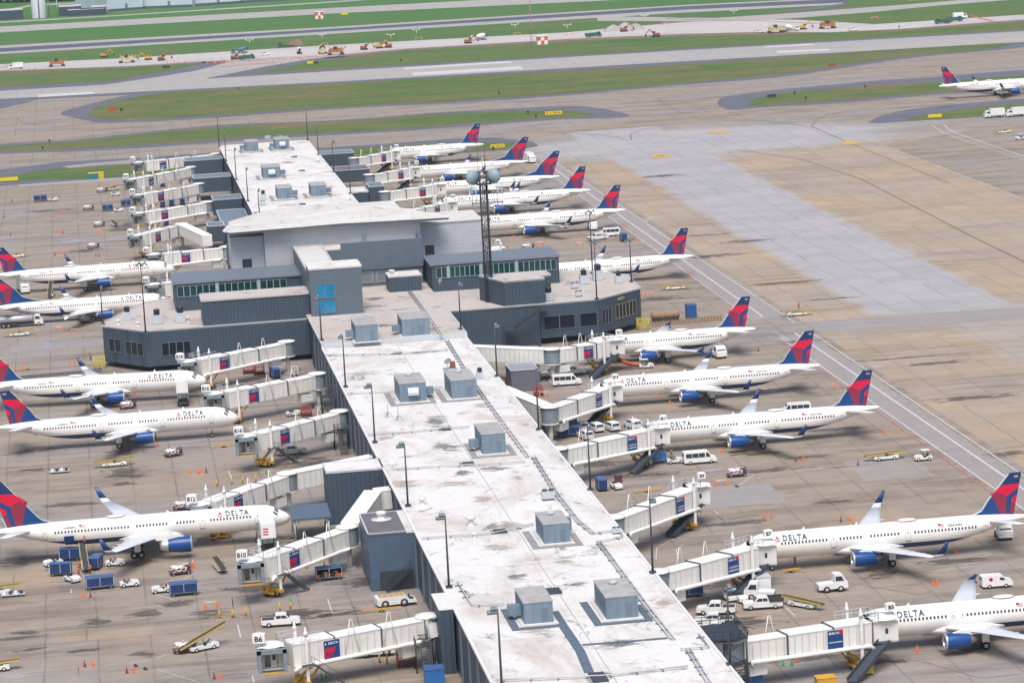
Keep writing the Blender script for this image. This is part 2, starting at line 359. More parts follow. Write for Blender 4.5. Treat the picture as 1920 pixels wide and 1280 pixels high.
band('taxiway', ex([(0, 50.5), (640, 14.5), (1100, -10)]), ex([(0, 61.5), (640, 25), (1340, -8)]), .05, M_taxi)
band('service_road', ex([(0, 41), (200, 30), (640, 2), (700, -2)]), ex([(0, 43.6), (200, 32), (640, 4.5), (720, -2)]), .05, M_gravel)
band('service_road', [(-60, 28), (30, 15), (60, 9), (200, 2)], [(-60, 31), (30, 18), (62, 12), (200, 4.5)], .05, M_gravel)
# high speed exit on the left, its shoulders
sheet('asphalt_shoulder', crop(3, 0, 0, [(-300, 510), (250, 490), (480, 480), (700, 445), (950, 400), (1130, 362), (1135, 350), (1275, 350), (1320, 345), (1500, 345), (900, 470), (560, 500), (0, 520)]), .035, M_asph)
sheet('asphalt_shoulder', crop(3, 0, 0, [(1180, 437), (1620, 355), (1850, 322), (1960, 318), (1960, 327), (1760, 345), (1500, 400), (1380, 417), (1920, 388), (1920, 402), (1300, 440)]), .035, M_asph)
sheet('taxiway', crop(3, 0, 0, [(520, 488), (800, 448), (1100, 400), (1270, 355), (1300, 335), (1900, 305), (1900, 316), (1740, 335), (1500, 375), (1180, 438), (1100, 460), (520, 500)]), .06, M_taxi)
def grass_isle(asph, grs):
    if asph: sheet('asphalt_shoulder', asph, .02, M_asph)
    sheet('grass_island', grs, .04, M_grass)
# big island
topA = spline(crop(3, 0, 0, [(345, 630), (600, 562), (820, 522), (1200, 492), (1920, 455)])+[(960, 135.5), (1280, 116)]+crop(3, 1280, 0, [(700, 305), (1500, 245), (1800, 232), (1960, 240)]), 4)
botA = spline(crop(3, 1280, 0, [(1960, 262), (1750, 285), (1300, 325), (800, 400), (500, 440), (0, 480)])+[(960, 187)]+crop(3, 0, 0, [(1920, 612), (1200, 665), (700, 690), (520, 685), (340, 645)]), 4)
topG = spline(crop(3, 0, 0, [(500, 640), (560, 597), (850, 532), (1200, 505), (1920, 468)])+[(960, 138), (1280, 121)]+crop(3, 1280, 0, [(700, 315), (1500, 262), (1740, 248), (1845, 252)]), 4)
botG = spline(crop(3, 1280, 0, [(1845, 258), (1600, 290), (1300, 314), (900, 368), (600, 415), (0, 470)])+[(960, 183)]+crop(3, 0, 0, [(1920, 603), (1200, 650), (700, 678), (560, 668), (500, 650)]), 4)
grass_isle(topA+botA, topG+botG)
# strip in front of it
grass_isle([(XL, 287), (0, 270.5)]+spline(crop(3, 0, 0, [(400, 790), (1180, 708), (1920, 675)])+crop(3, 640, 0, [(500, 637), (1200, 600), (1400, 603), (1550, 628), (1622, 655), (1400, 668), (1120, 680), (400, 735), (0, 758)])+crop(3, 0, 0, [(1400, 790), (600, 845), (0, 865)]), 3)+[(XL, 304)],
           [(XL, 291), (0, 274)]+spline(crop(3, 0, 0, [(440, 797), (1180, 718), (1920, 683)])+crop(3, 640, 0, [(500, 645), (1100, 623), (1300, 625), (1430, 655), (1120, 668), (700, 700), (400, 722), (0, 745)])+crop(3, 0, 0, [(1400, 775), (600, 830), (0, 852)]), 3)+[(XL, 300)])
# strip behind the west stands and its tip behind the east stands
grass_isle([(XL, 350), (0, 318), (60, 311), (110, 304), (240, 297), (420, 285), (420, 330), (240, 336), (36, 346), (0, 349), (XL, 366)], [(XL, 352), (0, 331), (75, 321), (115, 316), (243, 308), (420, 298), (420, 325), (235, 331), (130, 336), (34, 339), (XL, 361)])
sheet('service_pad', crop(4, 0, 240, [(460, 290), (700, 262), (980, 240), (980, 270), (800, 278), (520, 302)]), .06, M_roadtone)
grass_isle([(560, 280), (700, 271), (860, 260), (920, 258), (1000, 266), (1010, 274), (980, 280), (560, 308)], [(560, 288), (640, 279), (860, 268), (960, 268), (1008, 274), (975, 277), (900, 283), (560, 312)])
# right islands
grass_isle(spline(crop(3, 1280, 0, [(195, 580), (240, 545), (500, 510), (1000, 463), (1430, 432), (1900, 395), (2300, 365)]), 4)+spline(crop(3, 1280, 0, [(2300, 520), (1900, 512), (1500, 528), (900, 578), (450, 605), (300, 620), (220, 605), (195, 585)]), 4),
           spline(crop(3, 1280, 0, [(372, 578), (410, 556), (600, 522), (1000, 487), (1440, 460), (1900, 425), (2300, 395)]), 4)+spline(crop(3, 1280, 0, [(2300, 480), (1900, 500), (1500, 518), (900, 563), (500, 592), (400, 595), (374, 585)]), 4))
grass_isle(spline(crop(3, 1280, 0, [(1040, 690), (1150, 642), (1400, 600), (1920, 556), (2300, 530)]), 4)+crop(3, 1280, 0, [(2300, 600), (1700, 655), (1100, 695)]),
           spline(crop(3, 1280, 0, [(1250, 675), (1350, 648), (1600, 612), (1920, 580), (2300, 553)]), 4)+crop(3, 1280, 0, [(2300, 625), (1700, 655), (1290, 680)]))
sheet('asphalt_shoulder', crop(3, 0, 0, [(-300, 580), (0, 565), (210, 560), (150, 580), (0, 612), (-300, 660)]), .02, M_asph)

# painted lines
def stroke(pts, w, z, m, px=True, name='marking'):
    pts = [P(x, y) for x, y in pts] if px else [Vector((x, y, 0)) for x, y in pts]
    mb = MB(); L = []; Rr = []
    for i, p in enumerate(pts):
        d = (pts[min(i+1, len(pts)-1)]-pts[max(i-1, 0)]).normalized(); nrm = Vector((-d.y, d.x, 0))*(w/2)
        L.append(p+nrm); Rr.append(p-nrm)
    for i in range(len(pts)-1):
        mb.add([(Rr[i].x, Rr[i].y, z), (Rr[i+1].x, Rr[i+1].y, z), (L[i+1].x, L[i+1].y, z), (L[i].x, L[i].y, z)], [(0, 1, 2, 3)], m)
    o = mb.build(name); tag(o, kind='structure'); return o
sheet('service_road', [(146.4, 668), (153.6, 668), (153.8, 1000), (146.6, 1000)], E3, M_roadtone, False)
sheet('service_road', [(146.2, 60), (153.4, 60), (153.4, 645), (146.2, 645)], E3, M_roadtone, False)
Z = .045
stroke([(149.7, 674), (153.6, 690), (154.2, 760), (154.6, 995)], .35, Z, M_white, False) if False else None
stroke([(154.0, 661), (153.8, 1000)], .28, Z, M_white, False); stroke([(154.3, 645), (153.6, 100)], .28, Z, M_white, False)
stroke([(149.2, 672), (150.6, 1010)], .45, Z, M_white, False); stroke([(150.9, 648), (151.2, 100)], .45, Z, M_white, False)
stroke([(146.0, 668), (147.0, 1005)], .25, Z, M_white, False); stroke([(146.6, 644), (146.9, 100)], .28, Z, M_white, False)
stroke([(145.3, 664), (145.3, 800)], .22, Z, M_pink, False); stroke([(145.2, 640), (145.3, 100)], .25, Z, M_red, False)
stroke([(146, 668), (149.2, 672)], .25, Z, M_white, False)
stroke([(154, 661), (300, 655)], .25, Z, M_white, False); stroke([(154.4, 645), (300, 641)], .25, Z, M_white, False)
sheet('service_road', [(156, 645.5), (300, 641.5), (300, 654.5), (156, 660.5)], .035, M_roadtone, False)
stroke(crop(4, 1200, 400, [(200, 10), (90, 25), (45, 60), (60, 95), (200, 185), (320, 262)]), .22, Z, M_white)
stroke(crop(4, 1200, 400, [(850, 885), (1000, 890), (1060, 915), (1140, 968)]), .25, Z, M_white)
stroke(crop(4, 800, 220, [(1480, 690), (1700, 705), (1920, 700)]), .22, Z, M_white)
stroke(crop(4, 1440, 600, [(1440, 985), (1100, 1005), (700, 1095), (480, 1100)]), .18, Z, M_pink)
stroke(crop(8.7272, 1700, 180, [(415, 480), (600, 600), (760, 665), (1200, 810), (1560, 930), (1920, 1045), (2600, 1300)]), .3, Z, M_white)
stroke(crop(8.7272, 1700, 180, [(615, 480), (700, 555), (800, 605), (1200, 745), (1560, 870), (1920, 990), (2600, 1240)]), .45, Z, M_white)
stroke(crop(8.7272, 1700, 180, [(730, 430), (860, 530), (1100, 640), (1500, 770), (1920, 920), (2600, 1180)]), .3, Z, M_pink)
# taxi guide lines
stroke([(224, 600), (227, 760), (229.9, 842), (232, 900), (228, 960), (215, 1000)], .5, .04, M_amber, False)
stroke(spline(crop(3, 640, 0, [(1160, 745), (1300, 750), (1500, 765), (1625, 790), (1640, 750), (1830, 700)]), 5), .4, .04, M_amber)
stroke(spline(crop(3, 1280, 0, [(1100, 600), (900, 630), (780, 660), (735, 700), (745, 720), (1000, 830), (1300, 950), (1500, 1030)]), 5), .45, .04, M_amber)
stroke(spline(crop(3, 1280, 0, [(0, 690), (200, 670), (450, 680), (740, 718)]), 5), .45, .04, M_amber)
stroke(spline(crop(3, 640, 0, [(1920, 640), (1790, 570), (1850, 540), (1990, 520)]), 5), .45, .04, M_amber)
stroke(spline(crop(3, 0, 0, [(0, 665), (95, 660), (110, 640), (200, 610), (330, 590)]), 5), .45, .04, M_yel); stroke(spline(crop(3, 0, 0, [(95, 660), (130, 690), (250, 710), (400, 712)]), 5), .45, .04, M_amber)
stroke(spline(crop(3, 0, 0, [(110, 662), (260, 655)]), 2), 3.0, .05, M_pink)
stroke(spline(crop(3, 1280, 0, [(1325, 350), (1500, 332), (1700, 320), (1850, 318)]), 3), 2.0, .05, M_pink)
for a, b2_ in (((785, 435), (910, 425)), ((500, 455), (720, 438))): stroke(crop(3, 1280, 0, [a, b2_]), .8, .05, M_white)
for q in (crop(3, 1280, 0, [(905, 795), (950, 795), (1020, 805), (960, 812), (895, 815)]), crop(4, 800, 220, [(1690, 280), (1780, 278), (1850, 293), (1760, 306), (1680, 302)]), crop(3, 1280, 0, [(140, 740), (250, 735), (255, 748), (145, 752)])): sheet('marking', q, .06, M_yel)
stroke(crop(4, 800, 220, [(1725, 292), (1785, 291)]), 1.6, .075, M_blackm)
# stand markings
for pts, w, m in (
    (crop(4.571, 0, 1000, [(0, 545), (370, 510), (610, 485)]), .16, M_pink), (crop(4.571, 0, 1000, [(610, 478), (612, 510)]), .2, M_white),
    (crop(4.571, 0, 1000, [(665, 500), (668, 548), (820, 540)]), .14, M_pink), (crop(4.571, 0, 1000, [(0, 1215), (370, 1180), (665, 1145), (670, 1175)]), .16, M_white),
    (crop(4.571, 0, 1000, [(670, 1140), (675, 1235)]), .16, M_red), (crop(4.571, 0, 1000, [(1280, 500), (1525, 580)]), .16, M_white),
    (crop(4.571, 0, 1000, [(1280, 495), (1560, 450)]), .12, M_pink), (crop(4.571, 0, 1000, [(1370, 410), (1450, 375)]), .16, M_pink), (crop(4.571, 0, 1000, [(1570, 395), (1690, 330)]), .16, M_white),
    (crop(4.571, 0, 1000, [(1340, 1075), (1430, 1035)]), .16, M_white), (crop(4.571, 0, 1000, [(1350, 1165), (1690, 1270)]), .16, M_white), (crop(4.571, 0, 1000, [(1740, 735), (1920, 715)]), .2, M_yel),
    (crop(4.571, 400, 1000, [(0, 540), (155, 538), (175, 640)]), .16, M_pink), (crop(4.571, 400, 1000, [(150, 540), (178, 636)]), .2, M_white), (crop(4.571, 400, 1000, [(980, 560), (1025, 700)]), .2, M_white),
    (crop(4.571, 400, 1000, [(985, 562), (1300, 530), (1330, 615)]), .12, M_pink), (crop(4.571, 400, 1000, [(208, 780), (235, 890)]), .2, M_white), (crop(4.571, 400, 1000, [(332, 1215), (350, 1275)]), .2, M_white), (crop(4.571, 400, 1000, [(0, 1245), (340, 1220)]), .14, M_pink),
    (crop(4.571, 400, 1000, [(1440, 1225), (1665, 1218), (1690, 1280)]), .16, M_pink), (crop(4.571, 400, 1000, [(0, 720), (330, 690)]), .22, M_yel),
    (crop(4, 0, 780, [(1150, 345), (1230, 318)]), .16, M_white), (crop(4, 0, 780, [(1160, 400), (1370, 440)]), .12, M_pink), (crop(4, 0, 780, [(1655, 180), (1690, 300)]), .16, M_pink), (crop(4, 0, 780, [(1715, 410), (1740, 480)]), .2, M_white), (crop(4, 0, 780, [(655, 390), (665, 430)]), .16, M_pink),
    (crop(4, 980, 700, [(1440, 1030), (1510, 1105)]), .2, M_white), (crop(4, 980, 700, [(1620, 840), (1740, 760)]), .18, M_white), (crop(4, 980, 700, [(1505, 1100), (1700, 1060), (1920, 1010)]), .12, M_pink),
    (crop(4, 1200, 960, [(1085, 525), (1135, 575)]), .18, M_pink), (crop(4, 1200, 960, [(1080, 700), (1165, 780)]), .2, M_white), (crop(4, 1200, 960, [(120, 355), (125, 270), (250, 200), (500, 170), (700, 155)]), .16, M_white), (crop(4, 1200, 960, [(290, 350), (270, 280), (330, 240)]), .16, M_white),
    (crop(4, 1200, 960, [(560, 0), (625, 60), (740, 45), (900, 75)]), .18, M_pink), (crop(4, 1200, 960, [(700, 745), (1080, 775), (1160, 775)]), .14, M_pink),
    (crop(3.3675, 1520, 900, [(200, 640), (690, 722), (760, 700)]), .16, M_pink), (crop(3.3675, 1520, 900, [(700, 1140), (1080, 1250), (1340, 1220)]), .16, M_pink), (crop(3.3675, 1520, 900, [(1000, 1030), (1340, 1010)]), .3, M_yel if False else M_pink),
    ([(40, 700), (130, 690), (190, 683)], .2, M_yel), ([(0, 362), (18, 352), (32, 347)], .35, M_pink),
    ): stroke(pts, w, .05, m)
for x, y in ((1560, 627), (1697, 810), (1835, 907), (1355, 571), (1028, 845+0)):
    c = P(x, y); stroke([(c.x-2.2, c.y-1), (c.x+2.2, c.y-1), (c.x+2.2, c.y+1), (c.x-2.2, c.y+1), (c.x-2.2, c.y-1)], .3, .052, M_yel, False)

# oil, soot and tyre stains: thin irregular marks lying on the concrete
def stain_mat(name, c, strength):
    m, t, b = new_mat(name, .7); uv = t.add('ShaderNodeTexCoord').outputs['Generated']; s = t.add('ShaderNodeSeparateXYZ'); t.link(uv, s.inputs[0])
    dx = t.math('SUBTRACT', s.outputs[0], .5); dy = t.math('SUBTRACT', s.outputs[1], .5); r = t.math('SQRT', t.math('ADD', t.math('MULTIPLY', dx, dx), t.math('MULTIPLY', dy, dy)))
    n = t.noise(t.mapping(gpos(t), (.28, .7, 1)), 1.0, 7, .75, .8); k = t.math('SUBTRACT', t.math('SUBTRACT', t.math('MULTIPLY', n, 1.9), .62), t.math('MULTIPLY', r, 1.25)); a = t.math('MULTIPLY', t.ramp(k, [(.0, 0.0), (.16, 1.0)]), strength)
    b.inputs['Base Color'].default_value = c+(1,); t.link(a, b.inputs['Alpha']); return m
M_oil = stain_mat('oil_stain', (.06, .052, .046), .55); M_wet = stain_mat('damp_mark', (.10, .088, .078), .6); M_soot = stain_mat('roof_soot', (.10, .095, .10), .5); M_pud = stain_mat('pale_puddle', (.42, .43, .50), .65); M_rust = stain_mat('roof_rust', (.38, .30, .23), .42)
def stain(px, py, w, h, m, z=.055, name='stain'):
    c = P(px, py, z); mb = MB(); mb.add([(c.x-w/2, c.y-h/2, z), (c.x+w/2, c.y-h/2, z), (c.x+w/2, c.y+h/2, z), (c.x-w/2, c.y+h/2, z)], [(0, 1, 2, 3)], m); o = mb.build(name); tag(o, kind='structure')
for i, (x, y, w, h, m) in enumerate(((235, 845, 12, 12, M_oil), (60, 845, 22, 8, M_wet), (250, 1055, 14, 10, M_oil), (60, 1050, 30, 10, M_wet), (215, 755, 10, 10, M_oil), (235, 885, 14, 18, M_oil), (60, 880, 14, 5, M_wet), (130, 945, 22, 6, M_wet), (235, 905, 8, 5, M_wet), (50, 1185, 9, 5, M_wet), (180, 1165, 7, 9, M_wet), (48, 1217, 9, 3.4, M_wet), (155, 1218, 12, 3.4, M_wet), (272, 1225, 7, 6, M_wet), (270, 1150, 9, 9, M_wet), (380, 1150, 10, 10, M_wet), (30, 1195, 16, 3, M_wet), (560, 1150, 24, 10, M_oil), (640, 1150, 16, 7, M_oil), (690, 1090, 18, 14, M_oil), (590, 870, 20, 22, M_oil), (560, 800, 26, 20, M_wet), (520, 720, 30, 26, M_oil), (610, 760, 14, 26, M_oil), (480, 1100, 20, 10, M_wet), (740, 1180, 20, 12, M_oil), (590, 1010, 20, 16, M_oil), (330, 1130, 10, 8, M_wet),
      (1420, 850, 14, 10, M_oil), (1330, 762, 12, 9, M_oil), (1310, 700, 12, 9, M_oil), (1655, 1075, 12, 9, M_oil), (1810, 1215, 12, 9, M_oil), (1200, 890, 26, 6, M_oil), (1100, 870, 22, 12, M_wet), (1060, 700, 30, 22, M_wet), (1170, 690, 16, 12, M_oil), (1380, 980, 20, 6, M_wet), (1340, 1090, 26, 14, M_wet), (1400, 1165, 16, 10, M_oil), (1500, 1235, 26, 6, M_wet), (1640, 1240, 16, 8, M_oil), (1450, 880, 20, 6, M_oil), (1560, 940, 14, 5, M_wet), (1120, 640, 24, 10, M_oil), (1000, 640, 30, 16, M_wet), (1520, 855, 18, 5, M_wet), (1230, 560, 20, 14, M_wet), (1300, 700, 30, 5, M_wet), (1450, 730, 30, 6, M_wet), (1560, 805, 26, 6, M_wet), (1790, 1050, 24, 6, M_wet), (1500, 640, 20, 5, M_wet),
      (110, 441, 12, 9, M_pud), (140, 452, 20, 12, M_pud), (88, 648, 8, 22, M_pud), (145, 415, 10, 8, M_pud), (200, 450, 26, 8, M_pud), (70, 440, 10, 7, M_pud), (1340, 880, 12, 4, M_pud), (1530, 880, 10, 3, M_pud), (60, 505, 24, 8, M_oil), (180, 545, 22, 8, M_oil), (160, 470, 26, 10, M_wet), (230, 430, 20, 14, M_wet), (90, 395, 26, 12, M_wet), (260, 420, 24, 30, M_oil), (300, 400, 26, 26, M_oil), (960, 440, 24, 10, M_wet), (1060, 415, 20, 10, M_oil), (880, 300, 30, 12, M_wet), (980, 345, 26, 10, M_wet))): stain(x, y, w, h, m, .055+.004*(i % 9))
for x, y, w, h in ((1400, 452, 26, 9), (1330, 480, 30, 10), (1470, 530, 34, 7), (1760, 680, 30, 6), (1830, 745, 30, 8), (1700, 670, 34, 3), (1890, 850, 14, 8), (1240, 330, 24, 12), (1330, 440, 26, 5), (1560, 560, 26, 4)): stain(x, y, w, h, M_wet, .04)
# ------------------------------------------------------------------ airliners
W_PAINT = mat('airliner_white', (.80, .79, .76), .35, vary=.05, scale=.5)
BLUE = mat('airliner_blue', (.004, .060, .235), .35, vary=.06); NAVY = mat('airliner_navy', (.008, .035, .13), .4, vary=.06)
FIN_BLUE = mat('fin_blue', (.004, .055, .20), .4, vary=.08); FIN_NAVY = mat('fin_navy', (.010, .035, .12), .4, vary=.05)
FIN_RED = mat('fin_red', (.66, .004, .045), .4, vary=.05); FIN_DRED = mat('fin_dark_red', (.26, .022, .055), .4, vary=.06)
SILVER = mat('bare_metal', (.55, .56, .58), .35, .6, vary=.1); WINGGREY = mat('wing_grey', (.60, .63, .67), .4, vary=.1)
TYRE = mat('tyre_rubber', (.022, .022, .025), .85); GLASS_D = mat('dark_glass', (.045, .055, .07), .15, vary=.02)
WIN_D = mat('cabin_window', (.05, .06, .09), .25, vary=.3, scale=.8); GEAR = mat('gear_metal', (.30, .31, .33), .5, .3)
LET_D = mat('lettering_navy', (.03, .06, .13), .5); LINE_G = mat('door_outline', (.34, .36, .38), .6)
HUB = mat('wheel_hub', (.5, .5, .5), .5); NOZ = mat('exhaust_metal', (.30, .29, .28), .4, .6)
def livery_mat():
    m, t, b = new_mat('airliner_livery', .32)
    o = t.add('ShaderNodeTexCoord').outputs['Object']; s = t.add('ShaderNodeSeparateXYZ'); t.link(o, s.inputs[0])
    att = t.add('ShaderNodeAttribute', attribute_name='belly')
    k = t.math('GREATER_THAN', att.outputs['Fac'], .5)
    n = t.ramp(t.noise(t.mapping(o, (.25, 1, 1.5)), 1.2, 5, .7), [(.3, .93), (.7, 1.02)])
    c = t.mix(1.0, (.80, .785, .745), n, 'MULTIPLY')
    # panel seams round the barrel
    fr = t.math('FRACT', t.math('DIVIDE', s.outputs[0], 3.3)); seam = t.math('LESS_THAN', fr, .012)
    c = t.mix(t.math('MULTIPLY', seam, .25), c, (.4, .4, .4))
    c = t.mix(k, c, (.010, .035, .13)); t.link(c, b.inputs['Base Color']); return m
M_livery = livery_mat()
SP = {
 'a321': dict(L=45.9, zc=3.9, rv=2.08, rh=2.0, wx=16.9, span=35.8, eng=(16.4, 5.75, 2.1, 1.14, 3.7), gear=23.1, ng=5.3, fin=6.4, ftop=12.1, finx=(37.2, 38.4, 42.95, 44.9, 43.5), doors=(5.3, 14.6, 26.3, 38.6), tip='sharklet', win=[(6.6, 13.6), (15.7, 19.2), (20.5, 25.0), (27.4, 37.2)], hz=13.4, wy=(6.4, 17.05)),
 'a320': dict(L=38.4, zc=3.9, rv=2.08, rh=2.0, wx=13.2, span=35.8, eng=(12.1, 5.75, 2.1, 1.14, 3.6), gear=18.4, ng=5.1, fin=6.4, ftop=12.1, finx=(29.7, 31.0, 35.5, 37.5, 36.1), doors=(5.2, 14.6, 15.9, 32.0), tip='fence', win=[(6.6, 14.0), (16.6, 30.6)], hz=13.4, wy=(6.4, 16.9)),
 'a319': dict(L=34.4, zc=3.9, rv=2.08, rh=2.0, wx=11.4, span=34.1, eng=(10.3, 5.75, 2.1, 1.12, 3.6), gear=16.5, ng=5.1, fin=6.4, ftop=12.1, finx=(25.9, 27.1, 31.5, 33.5, 32.1), doors=(5.2, 13.7, 27.9), tip='fence', win=[(6.6, 12.9), (14.7, 26.4)], hz=13.4, wy=(6.4, 16.4)),
 'b737': dict(L=42.6, zc=3.35, rv=2.0, rh=1.9, wx=15.6, span=35.8, eng=(13.7, 4.85, 1.72, 1.05, 3.8), gear=21.0, ng=4.2, fin=5.6, ftop=12.3, finx=(30.6, 35.0, 40.9, 42.9, 40.5), doors=(5.0, 35.8), tip='scimitar', win=[(6.4, 14.4), (15.0, 17.6), (18.4, 34.4)], hz=14.3, wy=(6.0, 16.4)),
 'b757': dict(L=48.8, zc=4.25, rv=2.04, rh=1.94, wx=19.2, span=41.2, eng=(16.4, 6.5, 2.35, 1.34, 3.9), gear=25.2, ng=5.6, fin=6.4, ftop=13.6, finx=(38.6, 40.0, 46.0, 48.2, 45.7), doors=(5.4, 14.4, 39.8), tip='blended', win=[(6.6, 13.2), (15.8, 18.6), (20.2, 25.4), (26.4, 38.6)], hz=15.2, wy=(6.9, 18.7)),
}
def fus_fn(s):
    L, zc, rv, rh = s['L'], s['zc'], s['rv'], s['rh']; T, B = zc+rv, zc-rv
    k = 1.0 if L > 40 else .9
    tab = [(0, zc-.28, zc-.62, .12), (.2, zc+.05, zc-.98, .52), (.7, zc+.46, zc-1.36, .98), (1.5, zc+.92, zc-1.64, 1.36), (2.4, zc+1.46, zc-1.82, 1.60), (3.6, zc+1.86, zc-1.95, 1.80), (5.2, T-.04, B+.03, rh-.04), (6.6, T, B, rh),
           (L-15.5*k, T, B, rh), (L-12*k, T, B+.35, rh*.985), (L-9*k, T-.02, B+1.0, rh*.90), (L-6*k, T-.12, B+1.75, rh*.70), (L-3.2*k, T-.30, B+2.45, rh*.44), (L-1.0, T-.52, B+2.85, .42), (L-.15, T-.68, B+3.0, .27), (L, T-.75, B+3.05, .20)]
    def f(x):
        x = min(max(x, 0), L)
        for i in range(len(tab)-1):
            if tab[i][0] <= x <= tab[i+1][0]: break
        a, b = tab[i], tab[i+1]; p = tab[max(i-1, 0)]; q = tab[min(i+2, len(tab)-1)]; h = b[0]-a[0]; t = (x-a[0])/h; out = []
        for j in (1, 2, 3):
            d = (b[j]-a[j])/h; d0 = (a[j]-p[j])/(a[0]-p[0]) if a[0] > p[0] else d*1.6; d1 = (q[j]-b[j])/(q[0]-b[0]) if q[0] > b[0] else d
            m0 = 0 if d0*d <= 0 else 2*d0*d/(d0+d); m1 = 0 if d1*d <= 0 else 2*d1*d/(d1+d)
            out.append(a[j]*(2*t**3-3*t*t+1)+h*m0*(t**3-2*t*t+t)+b[j]*(-2*t**3+3*t*t)+h*m1*(t**3-t*t))
        return out
    return f
def on_skin(f, x, z, side, off=.012):
    t, b, w = f(x); zc, h = (t+b)/2, (t-b)/2; k = max(-.999, min(.999, (z-zc)/h))
    y = w*math.sqrt(1-k*k); n = Vector((0, y/(w*w), (z-zc)/(h*h))).normalized()
    return (x, side*(y+n.y*off), z+n.z*off)
def skin_patch(mb, f, x0, x1, z0, z1, side, m, off=.012, nz=3, nx=1):
    vs = [on_skin(f, x0+(x1-x0)*i/nx, z0+(z1-z0)*j/nz, side, off) for i in range(nx+1) for j in range(nz+1)]
    fs = [(i*(nz+1)+j, (i+1)*(nz+1)+j, (i+1)*(nz+1)+j+1, i*(nz+1)+j+1) for i in range(nx) for j in range(nz)]
    if side > 0: fs = [q[::-1] for q in fs]
    mb.add(vs, fs, m, True)
FOIL = [(0, 0), (.03, .55), (.15, 1), (.40, .95), (.75, .42), (1, .03), (1, -.03), (.7, -.25), (.35, -.45), (.1, -.42)]
def foil_loft(mb, secs, m, side=1):
    """secs: (x_le, y, z, chord, thickness, roll)"""
    vs = []; n = len(FOIL)
    for (x, y, z, c, t, roll) in secs:
        for (a, b) in FOIL:
            dz = b*t*.5; vs.append((x+a*c, side*(y-dz*math.sin(roll)), z+dz*math.cos(roll)))
    fs = []
    for i in range(len(secs)-1):
        for k in range(n):
            k2 = (k+1) % n; fs.append((i*n+k, i*n+k2, (i+1)*n+k2, (i+1)*n+k))
    fs += [tuple(range(n))[::-1], tuple(range((len(secs)-1)*n, len(secs)*n))]
    if side < 0: fs = [f[::-1] for f in fs]
    mb.add(vs, fs, m, True)
FINP = [  # livery panels on the fin, in a321 fin metres (x aft of nose, z up)
    (FIN_RED, [(38.62, 8.95), (40.40, 10.26), (43.18, 10.38), (43.02, 9.72), (41.32, 8.53), (39.75, 9.14)]),
    (FIN_DRED, [(38.62, 8.92), (39.70, 9.08), (41.22, 8.45), (40.95, 5.76), (40.10, 5.76), (39.05, 8.2)]),
    (FIN_RED, [(42.82, 8.70), (42.62, 7.40), (41.92, 7.28), (41.95, 8.05)]),
    (FIN_DRED, [(42.58, 7.2), (42.22, 5.76), (41.55, 5.76), (41.80, 7.1)]),
]
